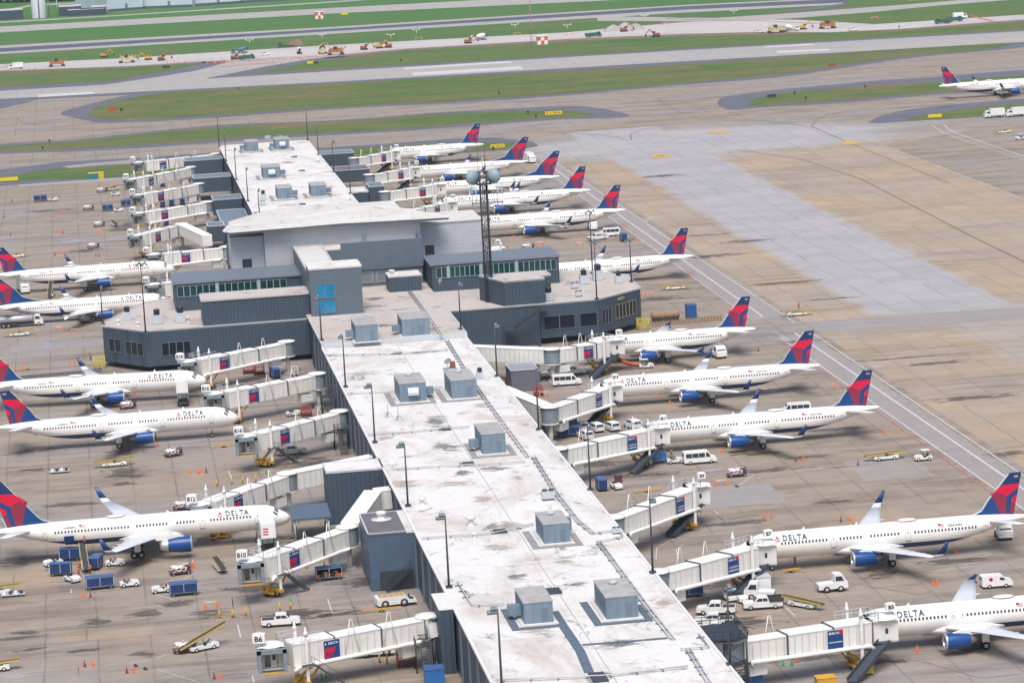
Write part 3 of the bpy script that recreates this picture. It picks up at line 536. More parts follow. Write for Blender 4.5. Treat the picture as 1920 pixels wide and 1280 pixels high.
def make_airliner(kind, side, reg, split=False):
    """side: -1 shows the port side details, +1 the starboard side"""
    s = SP[kind]; L, zc, rv, rh = s['L'], s['zc'], s['rv'], s['rh']; f = fus_fn(s); T = zc+rv
    root = empty('airliner', (0, 0, -500))
    # fuselage
    mb = MB(); xs = [0, .08, .2, .4, .7, 1.1, 1.6, 2.2, 2.9, 3.7, 4.6, 5.6, 6.6]+[6.6+(L-15-6.6)*i/10 for i in range(1, 11)]+[L-15+15*i/14 for i in range(1, 14)]+[L-.2, L]
    N = 36; vs = []
    for x in xs:
        t, b, w = f(x)
        for k in range(N):
            a = 2*math.pi*k/N; vs.append((x, w*math.sin(a), (t+b)/2+(t-b)/2*math.cos(a)))
    fs = [(i*N+k, i*N+(k+1) % N, (i+1)*N+(k+1) % N, (i+1)*N+k) for i in range(len(xs)-1) for k in range(N)]+[tuple(range(N)), tuple(range((len(xs)-1)*N, len(xs)*N))[::-1]]
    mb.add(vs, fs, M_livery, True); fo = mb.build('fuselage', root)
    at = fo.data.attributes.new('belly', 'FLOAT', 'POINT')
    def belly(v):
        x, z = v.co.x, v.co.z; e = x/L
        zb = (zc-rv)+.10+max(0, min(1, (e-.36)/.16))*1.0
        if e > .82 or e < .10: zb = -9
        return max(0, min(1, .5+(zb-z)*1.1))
    for i, v in enumerate(fo.data.vertices): at.data[i].value = belly(v)
    # wing fairing
    mb = MB(); vs = []; xr = [s['wx']-3.2, s['wx']-1.8, s['wx'], s['wx']+3, s['wx']+6, s['wx']+8.5, s['wx']+10.5]; kr = [.1, .62, .96, 1, 1, .7, .1]; N2 = 20
    for x, k in zip(xr, kr):
        for j in range(N2):
            a = 2*math.pi*j/N2; vs.append((x, (rh+.14)*max(k, .3)*math.sin(a)*1.04, zc-rv+.72+(.95*k+.05)*math.cos(a)))
    mb.add(vs, [(i*N2+k, i*N2+(k+1) % N2, (i+1)*N2+(k+1) % N2, (i+1)*N2+k) for i in range(6) for k in range(N2)], W_PAINT, True); mb.build('wing_fairing', root)
    # flight deck glass
    mb = MB()
    for sd in (-1, 1):
        for (x0, x1, a0, a1) in ((1.85, 2.45, 4, 22), (1.9, 2.55, 27, 44), (2.1, 2.8, 50, 64)):
            vs = []
            for x in (x0, x1):
                t, b, w = f(x)
                for a in (a0, (a0+a1)/2, a1):
                    q = R(a*(1.12 if x == x0 else .92)); vs.append((x, sd*w*math.sin(q)*1.012, (t+b)/2+(t-b)/2*math.cos(q)*1.012+.012))
            mb.add(vs, [(0, 1, 4, 3), (1, 2, 5, 4)] if sd > 0 else [(0, 3, 4, 1), (1, 4, 5, 2)], GLASS_D, True)
    mb.build('flight_deck_window', root)
    # cabin windows, each one its own pane
    zw = zc+.62
    for (a, b) in s['win']:
        n = int((b-a)/.533)
        for i in range(n+1):
            x = a+i*.533; w = MB(); skin_patch(w, f, x-.135, x+.135, zw-.19, zw+.19, side, WIN_D, .015, 1); w.build('cabin_window', root)
    for dx in s['doors']:
        small = kind in ('a320', 'a319') and 12 < dx < 17
        w_, z0, z1 = (.30, zw-.35, zw+.5) if small else (.42, zc-.62, zc+1.22)
        d = MB()
        for (x0, x1, a0, a1) in ((dx-w_, dx-w_+.05, z0, z1), (dx+w_-.05, dx+w_, z0, z1), (dx-w_, dx+w_, z1-.05, z1), (dx-w_, dx+w_, z0, z0+.05)):
            skin_patch(d, f, x0, x1, a0, a1, side, LINE_G, .02, 4 if a1-a0 > .3 else 1)
        if not small: skin_patch(d, f, dx-.4, dx+.4, z0-.12, z0-.04, side, NAVY, .03, 1)
        skin_patch(d, f, dx-.08, dx+.08, zw-.1, zw+.12, side, WIN_D, .025, 1); d.build('cabin_door', root)
    # lettering
    def letters(txt, size, x0, z0, m, name, sp=1.15, bold=0.0, width=None):
        vs, fs = text_mesh(txt, size, m, sp, bold); mx = max(v[0] for v in vs)
        if width: vs = [(v[0]*width/mx, v[1]) for v in vs]; mx = width
        mb = MB(); out = []
        for v in vs:
            x = x0+v[0] if side < 0 else x0+mx-v[0]
            out.append(on_skin(f, x, z0+v[1], side, .085))
        mb.add(out, fs, m); return mb.build(name, root)
    tx = 6.75
    zl = zc+.98
    letters('DELTA', 1.0, tx, zl, LET_D, 'lettering', 1.25, .03, 3.85)
    mb = MB(); bx = tx-1.3 if side < 0 else tx+3.85+.35   # the red triangle sits before the D
    for pts in ([(0, 0), (.5, 1.0*.42), (.5, .82)], [(1, 0), (.5, .82), (.5, .42)], [(.12, -.02), (.88, -.02), (.5, .2)]):
        mb.add([on_skin(f, bx+(p[0] if side < 0 else 1-p[0])*1.0, zl+p[1]*.85, side, .085) for p in pts], [(0, 1, 2) if side < 0 else (2, 1, 0)], FIN_RED)
    mb.build('emblem', root)
    fx = L-13.3 if kind != 'b757' else L-14
    letters(reg, .42, fx if side < 0 else fx-.2, zw+.42, LET_D, 'lettering', 1.0, .01, 2.2)
    mb = MB(); q = fx-1.5 if side < 0 else fx-1.6
    for i in range(5): skin_patch(mb, f, q, q+.95, zw+.42+i*.10, zw+.42+i*.10+.05, side, FIN_RED, .02, 1)
    skin_patch(mb, f, q+(0 if side < 0 else .65), q+(.45 if side < 0 else 1.1), zw+.66, zw+.9, side, FIN_NAVY, .03, 1); mb.build('flag', root)
    # small things on the roof: antennas and satellite blister
    mb = MB(); xa = L*.58; mb.lathe([(0, .0), (.5, .02), (.95, .12), (1.2, .26), (.9, .40), (.4, .47), (0, .48)][::-1], W_PAINT, 'z', (0, 0, 0), 16)
    for i, v in enumerate(mb.v): mb.v[i] = (xa+v[0]*1.35, v[1]*.7, T-.06+v[2]*.8)
    if kind != 'b737' or side > 0: mb.build('antenna_dome', root)
    for x in (L*.22, L*.40): mb = MB(); mb.xz([(x, T-.05), (x+.5, T-.05), (x+.52, T+.42), (x+.36, T+.42)], -.03, .03, W_PAINT); mb.build('antenna', root)
    # wings
    zr = zc-1.18; y1, y2 = s['wy']; swp = math.tan(R(28)); rc = 7.2 if kind != 'b757' else 8.0; mc = 4.3 if kind != 'b757' else 5.0; tc_ = 1.65
    x1 = s['wx']+(y1-1.0)*swp; x2 = s['wx']+(y2-1.0)*swp; z1 = zr+(y1-1)*math.tan(R(5.6)); z2 = zr+(y2-1)*math.tan(R(5.6))
    for sd in (-1, 1):
        mb = MB(); foil_loft(mb, [(s['wx']-.9, .6, zr-.02, rc+.9, 1.0, 0), (s['wx'], 1.9, zr+.05, rc-.3, .95, 0), (x1, y1, z1, mc, .52, 0), ((x1+x2)/2, (y1+y2)/2, (z1+z2)/2, (mc+tc_)/2, .34, 0), (x2, y2, z2, tc_, .18, 0)], WINGGREY, sd)
        for yy in (3.4, 8.6, 11.6):      # flap track fairings
            k = (yy-y1)/(y2-y1) if yy > y1 else 0; xx = (x1+(x2-x1)*k)+(mc+(tc_-mc)*k) if yy > y1 else s['wx']+rc*.93
            zz = z1+(z2-z1)*k if yy > y1 else zr+(yy-1)*.1; mb.tube([(xx-2.0, sd*yy, zz-.22), (xx-.9, sd*yy, zz-.38), (xx+.1, sd*yy, zz-.28), (xx+.75, sd*yy, zz-.1)], [.05, .2, .17, .03], WINGGREY, 8)
        w = mb.build('wing', root)
        mb = MB(); tip = s['tip']
        if tip == 'fence':
            mb.xz([(x2+.3, z2), (x2+1.75, z2+.75), (x2+2.0, z2+.7), (x2+1.65, z2), (x2+2.0, z2-.55), (x2+1.75, z2-.6)], sd*y2-.05, sd*y2+.05, NAVY)
        else:
            foil_loft(mb, [(x2, y2, z2, tc_, .18, 0), (x2+.35, y2+.42, z2+.16, 1.4, .15, R(35)), (x2+.75, y2+.68, z2+.55, 1.25, .13, R(65))], WINGGREY, sd)
            foil_loft(mb, [(x2+.75, y2+.68, z2+.55, 1.25, .13, R(65)), (x2+1.35, y2+.85, z2+1.3, 1.0, .10, R(76)), (x2+2.15, y2+.98, z2+2.45, .52, .05, R(80))], NAVY if tip != 'blended' else FIN_BLUE, sd)
            if tip == 'scimitar': foil_loft(mb, [(x2+.35, y2+.42, z2+.12, 1.2, .1, R(-30)), (x2+1.25, y2+.95, z2-.65, .42, .05, R(-60))], W_PAINT, sd)
        mb.build('winglet', w)
    # engines
    ex_, ey, ez, er, el = s['eng']
    for sd in (-1, 1):
        mb = MB(); k = er
        mb.lathe([(k*.80, .45), (k*.80, .14), (k*.88, .0), (k*.955, .05), (k*.985, .28)][::-1], SILVER, 'x', (ex_, sd*ey, ez), 28)
        mb.lathe([(k*.985, .28), (k*1.0, el*.30), (k*.985, el*.55), (k*.86, el*.86), (k*.78, el)][::-1], BLUE, 'x', (ex_, sd*ey, ez), 28)
        mb.lathe([(k*.78, el), (k*.70, el-.02), (k*.66, el-.6)][::-1], NOZ, 'x', (ex_, sd*ey, ez), 24)
        mb.lathe([(k*.60, el-.7), (k*.58, el+.15), (k*.42, el+.75), (.01, el+1.15)][::-1], NOZ, 'x', (ex_, sd*ey, ez), 20)
        if kind == 'b757': mb.lathe([(k*.74, el-.1), (k*.62, el+.9), (k*.50, el+1.35), (k*.46, el+1.3)][::-1], SILVER, 'x', (ex_, sd*ey, ez), 24)
        e = mb.build('engine', root)
        mb = MB(); mb.lathe([(.01, .32), (k*.12, .42), (k*.22, .62), (k*.8, .66)][::-1], GEAR, 'x', (ex_, sd*ey, ez), 24); mb.build('fan', e)
        zt = ez+er*.8; mb = MB(); mb.xz([(ex_+1.0, ez+er*.93), (ex_+2.6, ez+er*1.30), (ex_+el+2.4, ez+er*1.45), (ex_+el+1.9, ez+er*.7), (ex_+el-.4, ez+er*.6)], sd*ey-.2, sd*ey+.2, W_PAINT); mb.build('pylon', e)
    # tail
    f0, f1, t0, t1, b1 = s['finx']; zb = zc+rv-.42; zt = s['ftop']
    mb = MB(); fin = [(f0-.5, zc+rv-.2), (f0, zc+rv-.05)]
    if kind == 'b737': fin = [(f0-1.5, zc+rv-.15), (f0+1.6, zc+rv+.35), (f1+.2, zc+rv+1.3), (f1+1.6, zc+rv+3.1)]
    elif kind == 'b757': fin += [(f1+.2, zc+rv+.5), (f1+1.0, zc+rv+1.3)]
    else: fin += [(f1+.1, zc+rv+.55), (f1+1.1, zc+rv+2.05)]
    fin += [(t0, zt-.12), (t0+.28, zt), (t1, zt), (b1, zb)]
    mb.xz(fin, -.17, .17, FIN_BLUE)
    le = [(fin[0][0]-.1, fin[0][1]-.02)]+fin[1:-3]  # pale leading edge
    for i in range(len(le)-1): mb.beam((le[i][0], 0, le[i][1]), (le[i+1][0], 0, le[i+1][1]), .34, .16, WINGGREY)
    ax0, ax1, az0 = 37.0, 42.2, 5.72
    def fmap(x, z):
        tt = (z-az0)/(12.1-az0); l = 37.0+(41.65-37.0)*tt; r = 42.2+(43.6-42.2)*tt; u = (x-l)/(r-l)
        zz = (zc+rv-.2)+(zt-(zc+rv-.2))*tt; L2 = f1+(t0-f1)*tt; R2 = b1+(t1-b1)*tt
        return (L2+(R2-L2)*u, zz)
    for sd in (-1, 1):
        for m, pts in [(FIN_NAVY, [(40.45, 10.4), (41.66, 12.04), (43.55, 12.04), (43.2, 10.4)])]+FINP:
            q = [fmap(*p) for p in pts]; a = sum(q[i][0]*q[(i+1) % len(q)][1]-q[(i+1) % len(q)][0]*q[i][1] for i in range(len(q)))
            if (a > 0) != (sd < 0): q = q[::-1]
            n_ = len(q); cx_ = sum(p[0] for p in q)/n_; cz_ = sum(p[1] for p in q)/n_
            import mathutils.geometry as g
            tri = g.tessellate_polygon([[Vector((p[0], p[1], 0)) for p in q]])
            fs2 = []
            for tq in tri:
                A, B_, C_ = [Vector((q[k][0], 0, q[k][1])) for k in tq]
                if (B_-A).cross(C_-A).y*sd < 0: tq = tq[::-1]
                fs2.append(tuple(tq))
            mb.add([(p[0], sd*.182, p[1]) for p in q], fs2, m)
    vs, fs = text_mesh(reg[1:4], .5, W_PAINT); mx = max(v[0] for v in vs)
    for sd in (-1, 1): mb.add([(t0+.75+(v[0] if sd < 0 else mx-v[0]), sd*.19, zt-.75+v[1]) for v in vs], fs, W_PAINT)
    mb.build('tail_fin', root)
    hy = s['hz']/2; zt_ = zc+.98
    for sd in (-1, 1):
        mb = MB(); foil_loft(mb, [(L-7.2, .5, zt_, 4.0, .4, 0), (L-7.2+hy*.52, hy, zt_+hy*.1, 1.5, .16, 0)], WINGGREY, sd); mb.build('tailplane', root)
    mb = MB(); mb.lathe([(.21, L-.1), (.15, L+.02), (.02, L-.05)][::-1], NOZ, 'x', (0, 0, (f(L)[0]+f(L)[1])/2), 12); mb.build('exhaust_outlet', root)
    # gear
    for (gx, gy, wr, ztop) in ((s['gear'], -3.8, .58, zr+.4), (s['gear'], 3.8, .58, zr+.4), (s['ng'], 0, .38, zc-rv+.4)):
        mb = MB(); mb.cyl((gx, gy, wr), (gx, gy, ztop), .13, GEAR, 10); mb.beam((gx-.1, gy, ztop-.4), (gx-1.3 if gy == 0 else gx, gy*.62 if gy else 0, ztop-.1), .1, .1, GEAR); mb.cyl((gx, gy-.5, wr), (gx, gy+.5, wr), .09, GEAR, 8)
        if gy == 0:
            for q in (-.36, .36): mb.b2(gx-1.5, gx+.2, q-.02, q+.02, ztop-.75, ztop-.2, W_PAINT)
        else: mb.b2(gx-.5, gx+.5, gy+(.45 if gy > 0 else -.5), gy+(.5 if gy > 0 else -.45), 1.1, ztop, W_PAINT)
        g_ = mb.build('landing_gear', root)
        axl = (0,) if not (kind == 'b757' and gy) else (-.57, .57)
        for ax in axl:
            for q in (-.42, .42) if gy else (-.25, .25):
                mb = MB(); ww = .2 if gy else .11
                mb.lathe([(wr*.5, -ww), (wr*.9, -ww), (wr, -ww*.5), (wr, ww*.5), (wr*.9, ww), (wr*.5, ww)], TYRE, 'y', (gx+ax, gy+q, wr), 18); mb.lathe([(.01, -ww*.9), (wr*.52, -ww*.9), (wr*.52, ww*.9), (.01, ww*.9)], HUB, 'y', (gx+ax, gy+q, wr), 14); mb.build('wheel', g_)
    return root
G_E = 'airliners parked along the east side of the pier'; G_W = 'airliners parked along the west side of the pier'
def place_plane(k, x, y, rz, label, group): return k.put((x, y, 0), rz, label, group)
K_A321P = Kind(make_airliner('a321', -1, 'N341DN'), 'airliner'); K_A321S = Kind(make_airliner('a321', 1, 'N300DN'), 'airliner')
PI = math.pi
def east(k, tail, L, y, hd, label, cat='airliner'):
    # the tail cone stands at (tail, y); nose points west
    a = R(hd); return k.put((tail-L*math.cos(a), y-L*math.sin(a), 0), a, label, G_E)
def west(k, nose, y, hd, label): return k.put((nose, y, 0), PI+R(hd), label, G_W)
east(K_A321P, 140.4, 45.9, 582.0, 0, 'white airliner with blue and red fin parked at the gate numbered B13')
east(K_A321P, 140.2, 45.9, 537.0, .3, 'white airliner at the gate numbered B11, a white van behind its rear roof')
east(K_A321P, 139.6, 45.9, 446.2, 0, 'large white airliner at the gate numbered B7, a dark truck behind its tail')
east(K_A321P, 146.8, 45.9, 737.6, 3, 'white airliner half hidden behind the dark angled east wing building')
east(K_A321P, 146.9, 45.9, 831.3, 0, 'white airliner behind the lattice tower, a white van and pickup parked beneath its tail')
east(K_A321P, 145.4, 45.9, 880.0, 0, 'white airliner second behind the lattice tower, between two other parked airliners')
K320 = Kind(make_airliner('a320', -1, 'N357NW'), 'airliner'); K_A320b = SP['a320'].copy()
K320.put((98.4, 398.0, 0), 0, 'white airliner cut by the right edge at the gate numbered B5', G_E)
east(K320, 137.9, 38.4, 628.6, .5, 'shorter white airliner at the gate numbered B17 with an orange hose lying under its belly')
east(Kind(make_airliner('a319', -1, 'N320NB'), 'airliner'), 133.3, 34.4, 1021, 0, 'smallest white airliner, farthest gate on the east side beside the grass tip')
K737 = Kind(make_airliner('b737', -1, 'N835DN'), 'airliner')
east(K737, 140.5, 42.6, 968, 0, 'white airliner with curved fin root, a white truck just behind its tail')
east(K737, 143.3, 42.6, 922.5, 0, 'white airliner with curved fin root, two round dish antennas before it')
west(K_A321S, 21.0, 790.5, 0, 'white airliner with lamp heads in front of its name, loader at its hold')
west(Kind(make_airliner('b737', 1, 'N831DN'), 'airliner'), 18.0, 739.4, 0, 'white airliner with split wingtips, silver tank truck parked by its tail')
west(K_A321S, 21.5, 625.7, -5.5, 'white airliner at the gate numbered B18 with a catering truck by its front door')
west(K_A321S, 25.7, 583.4, 0, 'white airliner at the gate numbered B16, its nose nearest the west bridges')
K757 = Kind(make_airliner('b757', 1, 'N900PC'), 'airliner')
mb = MB(); mb.box((36.0, 2.35, 3.75), (1.6, .1, 1.3), BLUE, rx=R(-28)); mb.b2(34.9, 36.3, 1.62, 1.95, 2.7, 3.5, V_DARK) if False else None; mb.build('cargo_door', K757.r)
mb = MB(); mb.b2(35.35, 36.65, 1.55, 1.9, 2.75, 3.35, mat('hold_dark', (.02, .02, .025), .9)); mb.build('cargo_hold', K757.r)
west(K757, 29.0, 492.8, 0.3, 'long white foreground airliner with belt loader and red vested crew at its hold')
K_A321S.put((318.2+45.9, 1115, 0), PI, 'white airliner taxiing away alone at the right edge beyond the grass island')
# ------------------------------------------------------------------ pier buildings
def clad_mat(name, c, pitch=.8, seam=None, bump=.6, dark=.70):
    """vertical ribbed metal cladding (runs along walls of either direction)"""
    m, t, b = new_mat(name, .6); p = gpos(t); s = t.add('ShaderNodeSeparateXYZ'); t.link(p, s.inputs[0])
    q = t.math('DIVIDE', t.math('ADD', s.outputs[0], s.outputs[1]), pitch); fr = t.math('FRACT', q)
    rib = t.ramp(fr, [(.0, dark), (.12, dark), (.2, 1.0), (.85, 1.0), (1.0, dark)])
    n = t.ramp(t.noise(t.mapping(p, (.5, .5, .18)), .9, 5, .7), [(.3, .84), (.7, 1.10)])
    col = t.mix(1.0, t.mix(1.0, c, rib, 'MULTIPLY'), n, 'MULTIPLY')
    if seam:
        fz = t.math('FRACT', t.math('DIVIDE', s.outputs[2], seam)); col = t.mix(t.math('MULTIPLY', t.math('LESS_THAN', fz, .04), .5), col, tuple(v*.5 for v in c))
    t.link(col, b.inputs['Base Color'])
    bp = t.add('ShaderNodeBump'); bp.inputs['Strength'].default_value = bump; bp.inputs['Distance'].default_value = .05
    t.link(rib, bp.inputs['Height']); t.link(bp.outputs[0], b.inputs['Normal']); return m
def panel_mat(name, c, px=4.2, pz=.95, line=.72):
    """smooth metal panels laid in courses"""
    m, t, b = new_mat(name, .5); p = gpos(t); s = t.add('ShaderNodeSeparateXYZ'); t.link(p, s.inputs[0])
    fx = t.math('FRACT', t.math('DIVIDE', t.math('ADD', s.outputs[0], s.outputs[1]), px)); fz = t.math('FRACT', t.math('DIVIDE', s.outputs[2], pz))
    k = t.math('MAXIMUM', t.math('LESS_THAN', fx, .02), t.math('LESS_THAN', fz, .07))
    n = t.ramp(t.noise(t.mapping(p, (.3, .3, 1)), .8, 4, .7), [(.3, .90), (.7, 1.06)])
    col = t.mix(t.math('MULTIPLY', k, 1-line), t.mix(1.0, c, n, 'MULTIPLY'), tuple(v*.35 for v in c)); t.link(col, b.inputs['Base Color']); return m
def roof_mat(name, base=(.68, .67, .655), dirt=.7):
    m, t, b = new_mat(name, .8); p = gpos(t); s = t.add('ShaderNodeSeparateXYZ'); t.link(p, s.inputs[0])
    d1 = t.ramp(t.noise(t.mapping(p, (.10, .06, 1)), 1.0, 7, .72, .8), [(.46, 0.0), (.70, 1.0)])
    c = t.mix(t.math('MULTIPLY', d1, dirt), base, (.40, .34, .28))
    d2 = t.ramp(t.noise(t.mapping(p, (.16, .13, 1), (9, 4, 0)), 1.0, 8, .78, 1.2), [(.565, 0.0), (.65, 1.0)])
    c = t.mix(t.math('MINIMUM', t.math('MULTIPLY', d2, dirt*1.2), .85), c, (.16, .14, .15))
    d3 = t.ramp(t.noise(t.mapping(p, (.05, .4, 1), (2, 40, 0)), 1.0, 6, .7, .3), [(.60, 0.0), (.75, 1.0)])
    c = t.mix(t.math('MULTIPLY', d3, dirt*.5), c, (.48, .36, .29))
    fy = t.math('FRACT', t.math('DIVIDE', s.outputs[1], 3.05)); fx = t.math('FRACT', t.math('DIVIDE', s.outputs[0], 14.9))
    k = t.math('MAXIMUM', t.math('MULTIPLY', t.math('LESS_THAN', fy, .03), .35), t.math('LESS_THAN', fx, .008))
    c = t.mix(t.math('MULTIPLY', k, .30), c, (.35, .33, .32))
    c = t.mix(1.0, c, t.ramp(t.noise(p, 1.4, 4, .7), [(.3, .93), (.7, 1.03)]), 'MULTIPLY')
    t.link(c, b.inputs['Base Color']); return m
C_BLUE = (.050, .078, .112)
M_clad = clad_mat('ribbed_cladding', C_BLUE); M_cladl = clad_mat('ribbed_cladding_light', (.20, .27, .34), 1.1)
M_slate = panel_mat('slate_panels', (.105, .14, .175), 5.0, 1.1, .8); M_hall = panel_mat('pale_hall_panels', (.47, .50, .55))
M_roof = roof_mat('white_roof_membrane'); M_roof2 = roof_mat('worn_roof_membrane', (.50, .455, .42), .8); M_hroof = roof_mat('hall_roof_membrane', (.60, .59, .565), .5)
M_trim = mat('pale_trim', (.50, .54, .58), .5); M_trimd = mat('dark_trim', (.16, .19, .23), .5); M_pale = mat('pale_coping', (.70, .69, .67), .6)
M_drk = mat('dark_opening', (.035, .045, .06), .6); M_dkroof = mat('dark_roof', (.15, .14, .16), .85, vary=.35, scale=.4)
M_green = mat('green_glazing', (.010, .055, .060), .18, vary=.4, scale=.25); M_cyan = mat('bright_blue_glazing', (.006, .22, .40), .2, vary=.35, scale=.5)  # tower window glass: plain bright blue base colour, nothing glows
M_wglass = mat('office_glass', (.010, .018, .030), .15, vary=.4, scale=.3); M_mull = mat('mullion', (.34, .39, .41), .5)
M_conc = mat('column_concrete', (.42, .41, .40), .85)
def roof_edge(mb, pts, z, m=None, w=.35, h=.16):
    n = len(pts)
    for i in range(n):
        a, b = Vector((*pts[i], z+h/2-.01)), Vector((*pts[(i+1) % n], z+h/2-.01)); d = (b-a).normalized()*w*.49
        mb.beam(a+d, b-d, w, h, m or M_pale)
def winblock(name, parent, p0, p1, z0, z1, n, glass, frame, pier=None, out=.0, fw=.09):
    """a run of glazing on the wall from p0 to p1 (outside on the right hand of p0->p1)"""
    p0, p1 = Vector((*p0, 0)), Vector((*p1, 0)); d = (p1-p0); L = d.length; d /= L; nr = Vector((d.y, -d.x, 0))
    for i in range(n):
        a = p0+d*(L*i/n); b = p0+d*(L*(i+1)/n)
        fr = MB(); o = nr*.06
        for u, v, zz0, zz1 in ((a, b, z0, z0+fw), (a, b, z1-fw, z1)): fr.beam(u+o+Vector((0, 0, (zz0+zz1)/2)), v+o+Vector((0, 0, (zz0+zz1)/2)), .1, zz1-zz0, frame)
        for u in (a+d*fw*.4, b-d*fw*.4): fr.beam(u+o*1.05+Vector((0, 0, z0+.01)), u+o*1.05+Vector((0, 0, z1-.01)), .1, fw*.8, frame)
        w = fr.build(name, parent); w.location = -Vector(parent.location)
        g = MB(); u, v = a+nr*.03, b+nr*.03; g.add([(u.x, u.y, z0), (v.x, v.y, z0), (v.x, v.y, z1), (u.x, u.y, z1)], [(0, 1, 2, 3)], glass); g.build('pane', w)

# near pier
pier = empty('pier_building', (60, 350, 0)); tag(pier, 'long pier building with stained white flat roof running up the middle', 'building')
def part(mb, name, root):
    o = mb.build(name); o.parent = root; o.location = -Vector(root.location); return o
def kid(root):
    h = empty('x'); return h
X0, X1 = 45.6, 75.3; ZR = 9.0
mb = MB(); mb.b2(X0+.02, X1-.02, 250, 621.8, 0, ZR-.35, M_clad)
for y in range(256, 650, 9): mb.b2(X0-.25, X0+.1, y, y+.5, 0, ZR-.6, M_trimd)
part(mb, 'wall', pier)
mb = MB(); mb.b2(X0-.25, X1+.25, 250, 622, ZR-.35, ZR, M_roof)
roof_edge(mb, [(X0-.1, 250), (X1+.1, 250), (X1+.1, 622), (X0-.1, 622)], ZR, None, .4, .12)
for y in (288, 322, 356.5, 393, 428, 462, 497, 533, 569, 604): mb.b2(X0+.3, X1-.3, y, y+.22, ZR+.001, ZR+.07, M_pale)
mb.b2(60.5, 60.62, 255, 620, ZR+.001, ZR+.05, M_conc)
rf = part(mb, 'roof', pier)
mb = MB(); mb.b2(43.4, 45.3, 405.6, 414.4, 0, ZR+.05, M_clad); mb.b2(43.3, 45.34, 405.5, 414.5, ZR+.05, ZR+.2, M_pale); part(mb, 'wall_bay', pier)
mb = MB(); mb.b2(X0+.02, X1+.2, 622.1, 655, 0, ZR+.5, M_clad); mb.b2(X0-.3, X1+.3, 622.02, 695, ZR+.5, ZR+.85, M_roof2)
roof_edge(mb, [(X0-.15, 622.2), (X1+.15, 622.2), (X1+.15, 655), (X0-.15, 655)], ZR+.85, M_trim, .4, .15)
mb.b2(X0-.3, X1+.3, 621.7, 622.0, ZR+.1, ZR+.95, M_trim); part(mb, 'raised_roof', pier)
# far pier
fp = empty('far_pier_building', (60, 880, 0)); tag(fp, 'far end of the pier with bright white roof and five plant units', 'building')
mb = MB(); mb.b2(45.4, 75.0, 765, 1034, 0, ZR-.3, M_clad); part(mb, 'wall', fp)
mb = MB(); mb.b2(45.1, 75.3, 764, 1034.3, ZR-.3, ZR, M_roof); roof_edge(mb, [(45.2, 765), (75.2, 765), (75.2, 1034.2), (45.2, 1034.2)], ZR, None, .35, .12)
for y in (800, 840, 880, 920, 960, 1000): mb.b2(45.6, 74.8, y, y+.25, ZR+.001, ZR+.06, M_pale)
part(mb, 'roof', fp)
def side_block(name, x0, x1, y0, y1, z1, label, base=0.0, top=None):
    o = empty(name, ((x0+x1)/2, y0, 0)); tag(o, label, 'building')
    part(MB().b2(x0, x1, y0, y1, base, z1-.25, M_clad), 'wall', o)
    mb = MB(); mb.b2(x0-.12, x1+.12, y0-.12, y1+.12, z1-.25, z1, top or M_roof); roof_edge(mb, [(x0, y0), (x1, y0), (x1, y1), (x0, y1)], z1, M_trim, .28, .14); part(mb, 'roof', o); return o
# blocks joined to the far pier (west)
def WX(px, py, z): return P(px, py, z)
side_block('annex', 32.6, 45.0, 1011, 1021, 7.2, 'dark blue annex beneath the farthest west boarding bridge', 2.6, M_trimd)
side_block('annex', 33.3, 45.0, 959, 969, 7.2, 'dark blue annex second from the far end on the west', 2.6, M_trimd)
side_block('annex', 36.5, 45.0, 900, 911, 7.2, 'dark blue annex third from the far end on the west', 2.6, M_trimd)
side_block('annex', 37.0, 45.0, 856, 893, 5.0, 'low blue annex with pale bluish roof in front of the hall corner', 0, mat('bluegrey_roof', (.16, .21, .26), .7, vary=.2))
side_block('annex', 32.4, 36.9, 846, 855, 6.6, 'short dark blue annex where the bent west bridge ends', 2.2, M_trimd)
side_block('annex', 75.4, 87.4, 1000, 1010, 7.5, 'dark blue annex farthest east of the pier with a door', 3.2, M_trimd)
side_block('annex', 75.4, 88.2, 955, 967, 7.0, 'dark blue annex second from the far end on the east', 3.2, M_dkroof)
side_block('annex', 75.4, 82.9, 905, 918, 6.0, 'low blue annex with narrow white roof strip', 2.0, M_roof)
side_block('annex', 83.0, 87.4, 903.5, 914, 7.5, 'tall dark blue annex with a door under the third east bridge', 1.0, M_trimd)

# central hall
hall = empty('hall_building', (60, 706, 0)); tag(hall, 'pale panelled central hall with broad sloping white roof', 'building')
mb = MB(); mb.b2(39.8, 76.2, 706, 724, 13.3, 22.9, M_hall); part(mb, 'wall', hall)
mb = MB(); mb.b2(32.2, 39.75, 708, 724, 13.3, 21.3, M_hall); mb.b2(32.0, 39.75, 707.8, 724.2, 21.3, 21.6, M_hroof); part(mb, 'west_wing', hall)
mb = MB(); mb.b2(76.25, 91.0, 709, 726, 12.8, 21.5, M_hall); mb.b2(76.25, 91.2, 708.8, 726.3, 21.5, 21.8, M_hroof); part(mb, 'east_wing', hall)
mb = MB(); mb.b2(33.5, 90.5, 709.5, 764, 0, 12.7, M_clad); part(mb, 'lower_wall', hall)
mb = MB(); top = [(30.6, 706, 23.5), (32.0, 703, 23.5), (57, 702.9, 23.9), (82.6, 703.0, 23.5), (81.2, 706.5, 23.5), (70.0, 716.5, 25.3), (65.0, 717.5, 25.5), (46, 716, 24.1), (32.4, 715, 23.6)]
n = len(top); bot = [(x, y, z-.55) for x, y, z in top]
mb.add([*top, (66, 713, 25.2)], [(i, (i+1) % n, n) for i in range(n)], M_hroof)
mb.add(top+bot, [(i+n, (i+1) % n+n, (i+1) % n, i) for i in range(n)]+[tuple(range(n, 2*n))[::-1]], M_trimd)
for i in range(n): mb.beam(top[i], top[(i+1) % n], .6, .22, M_pale)
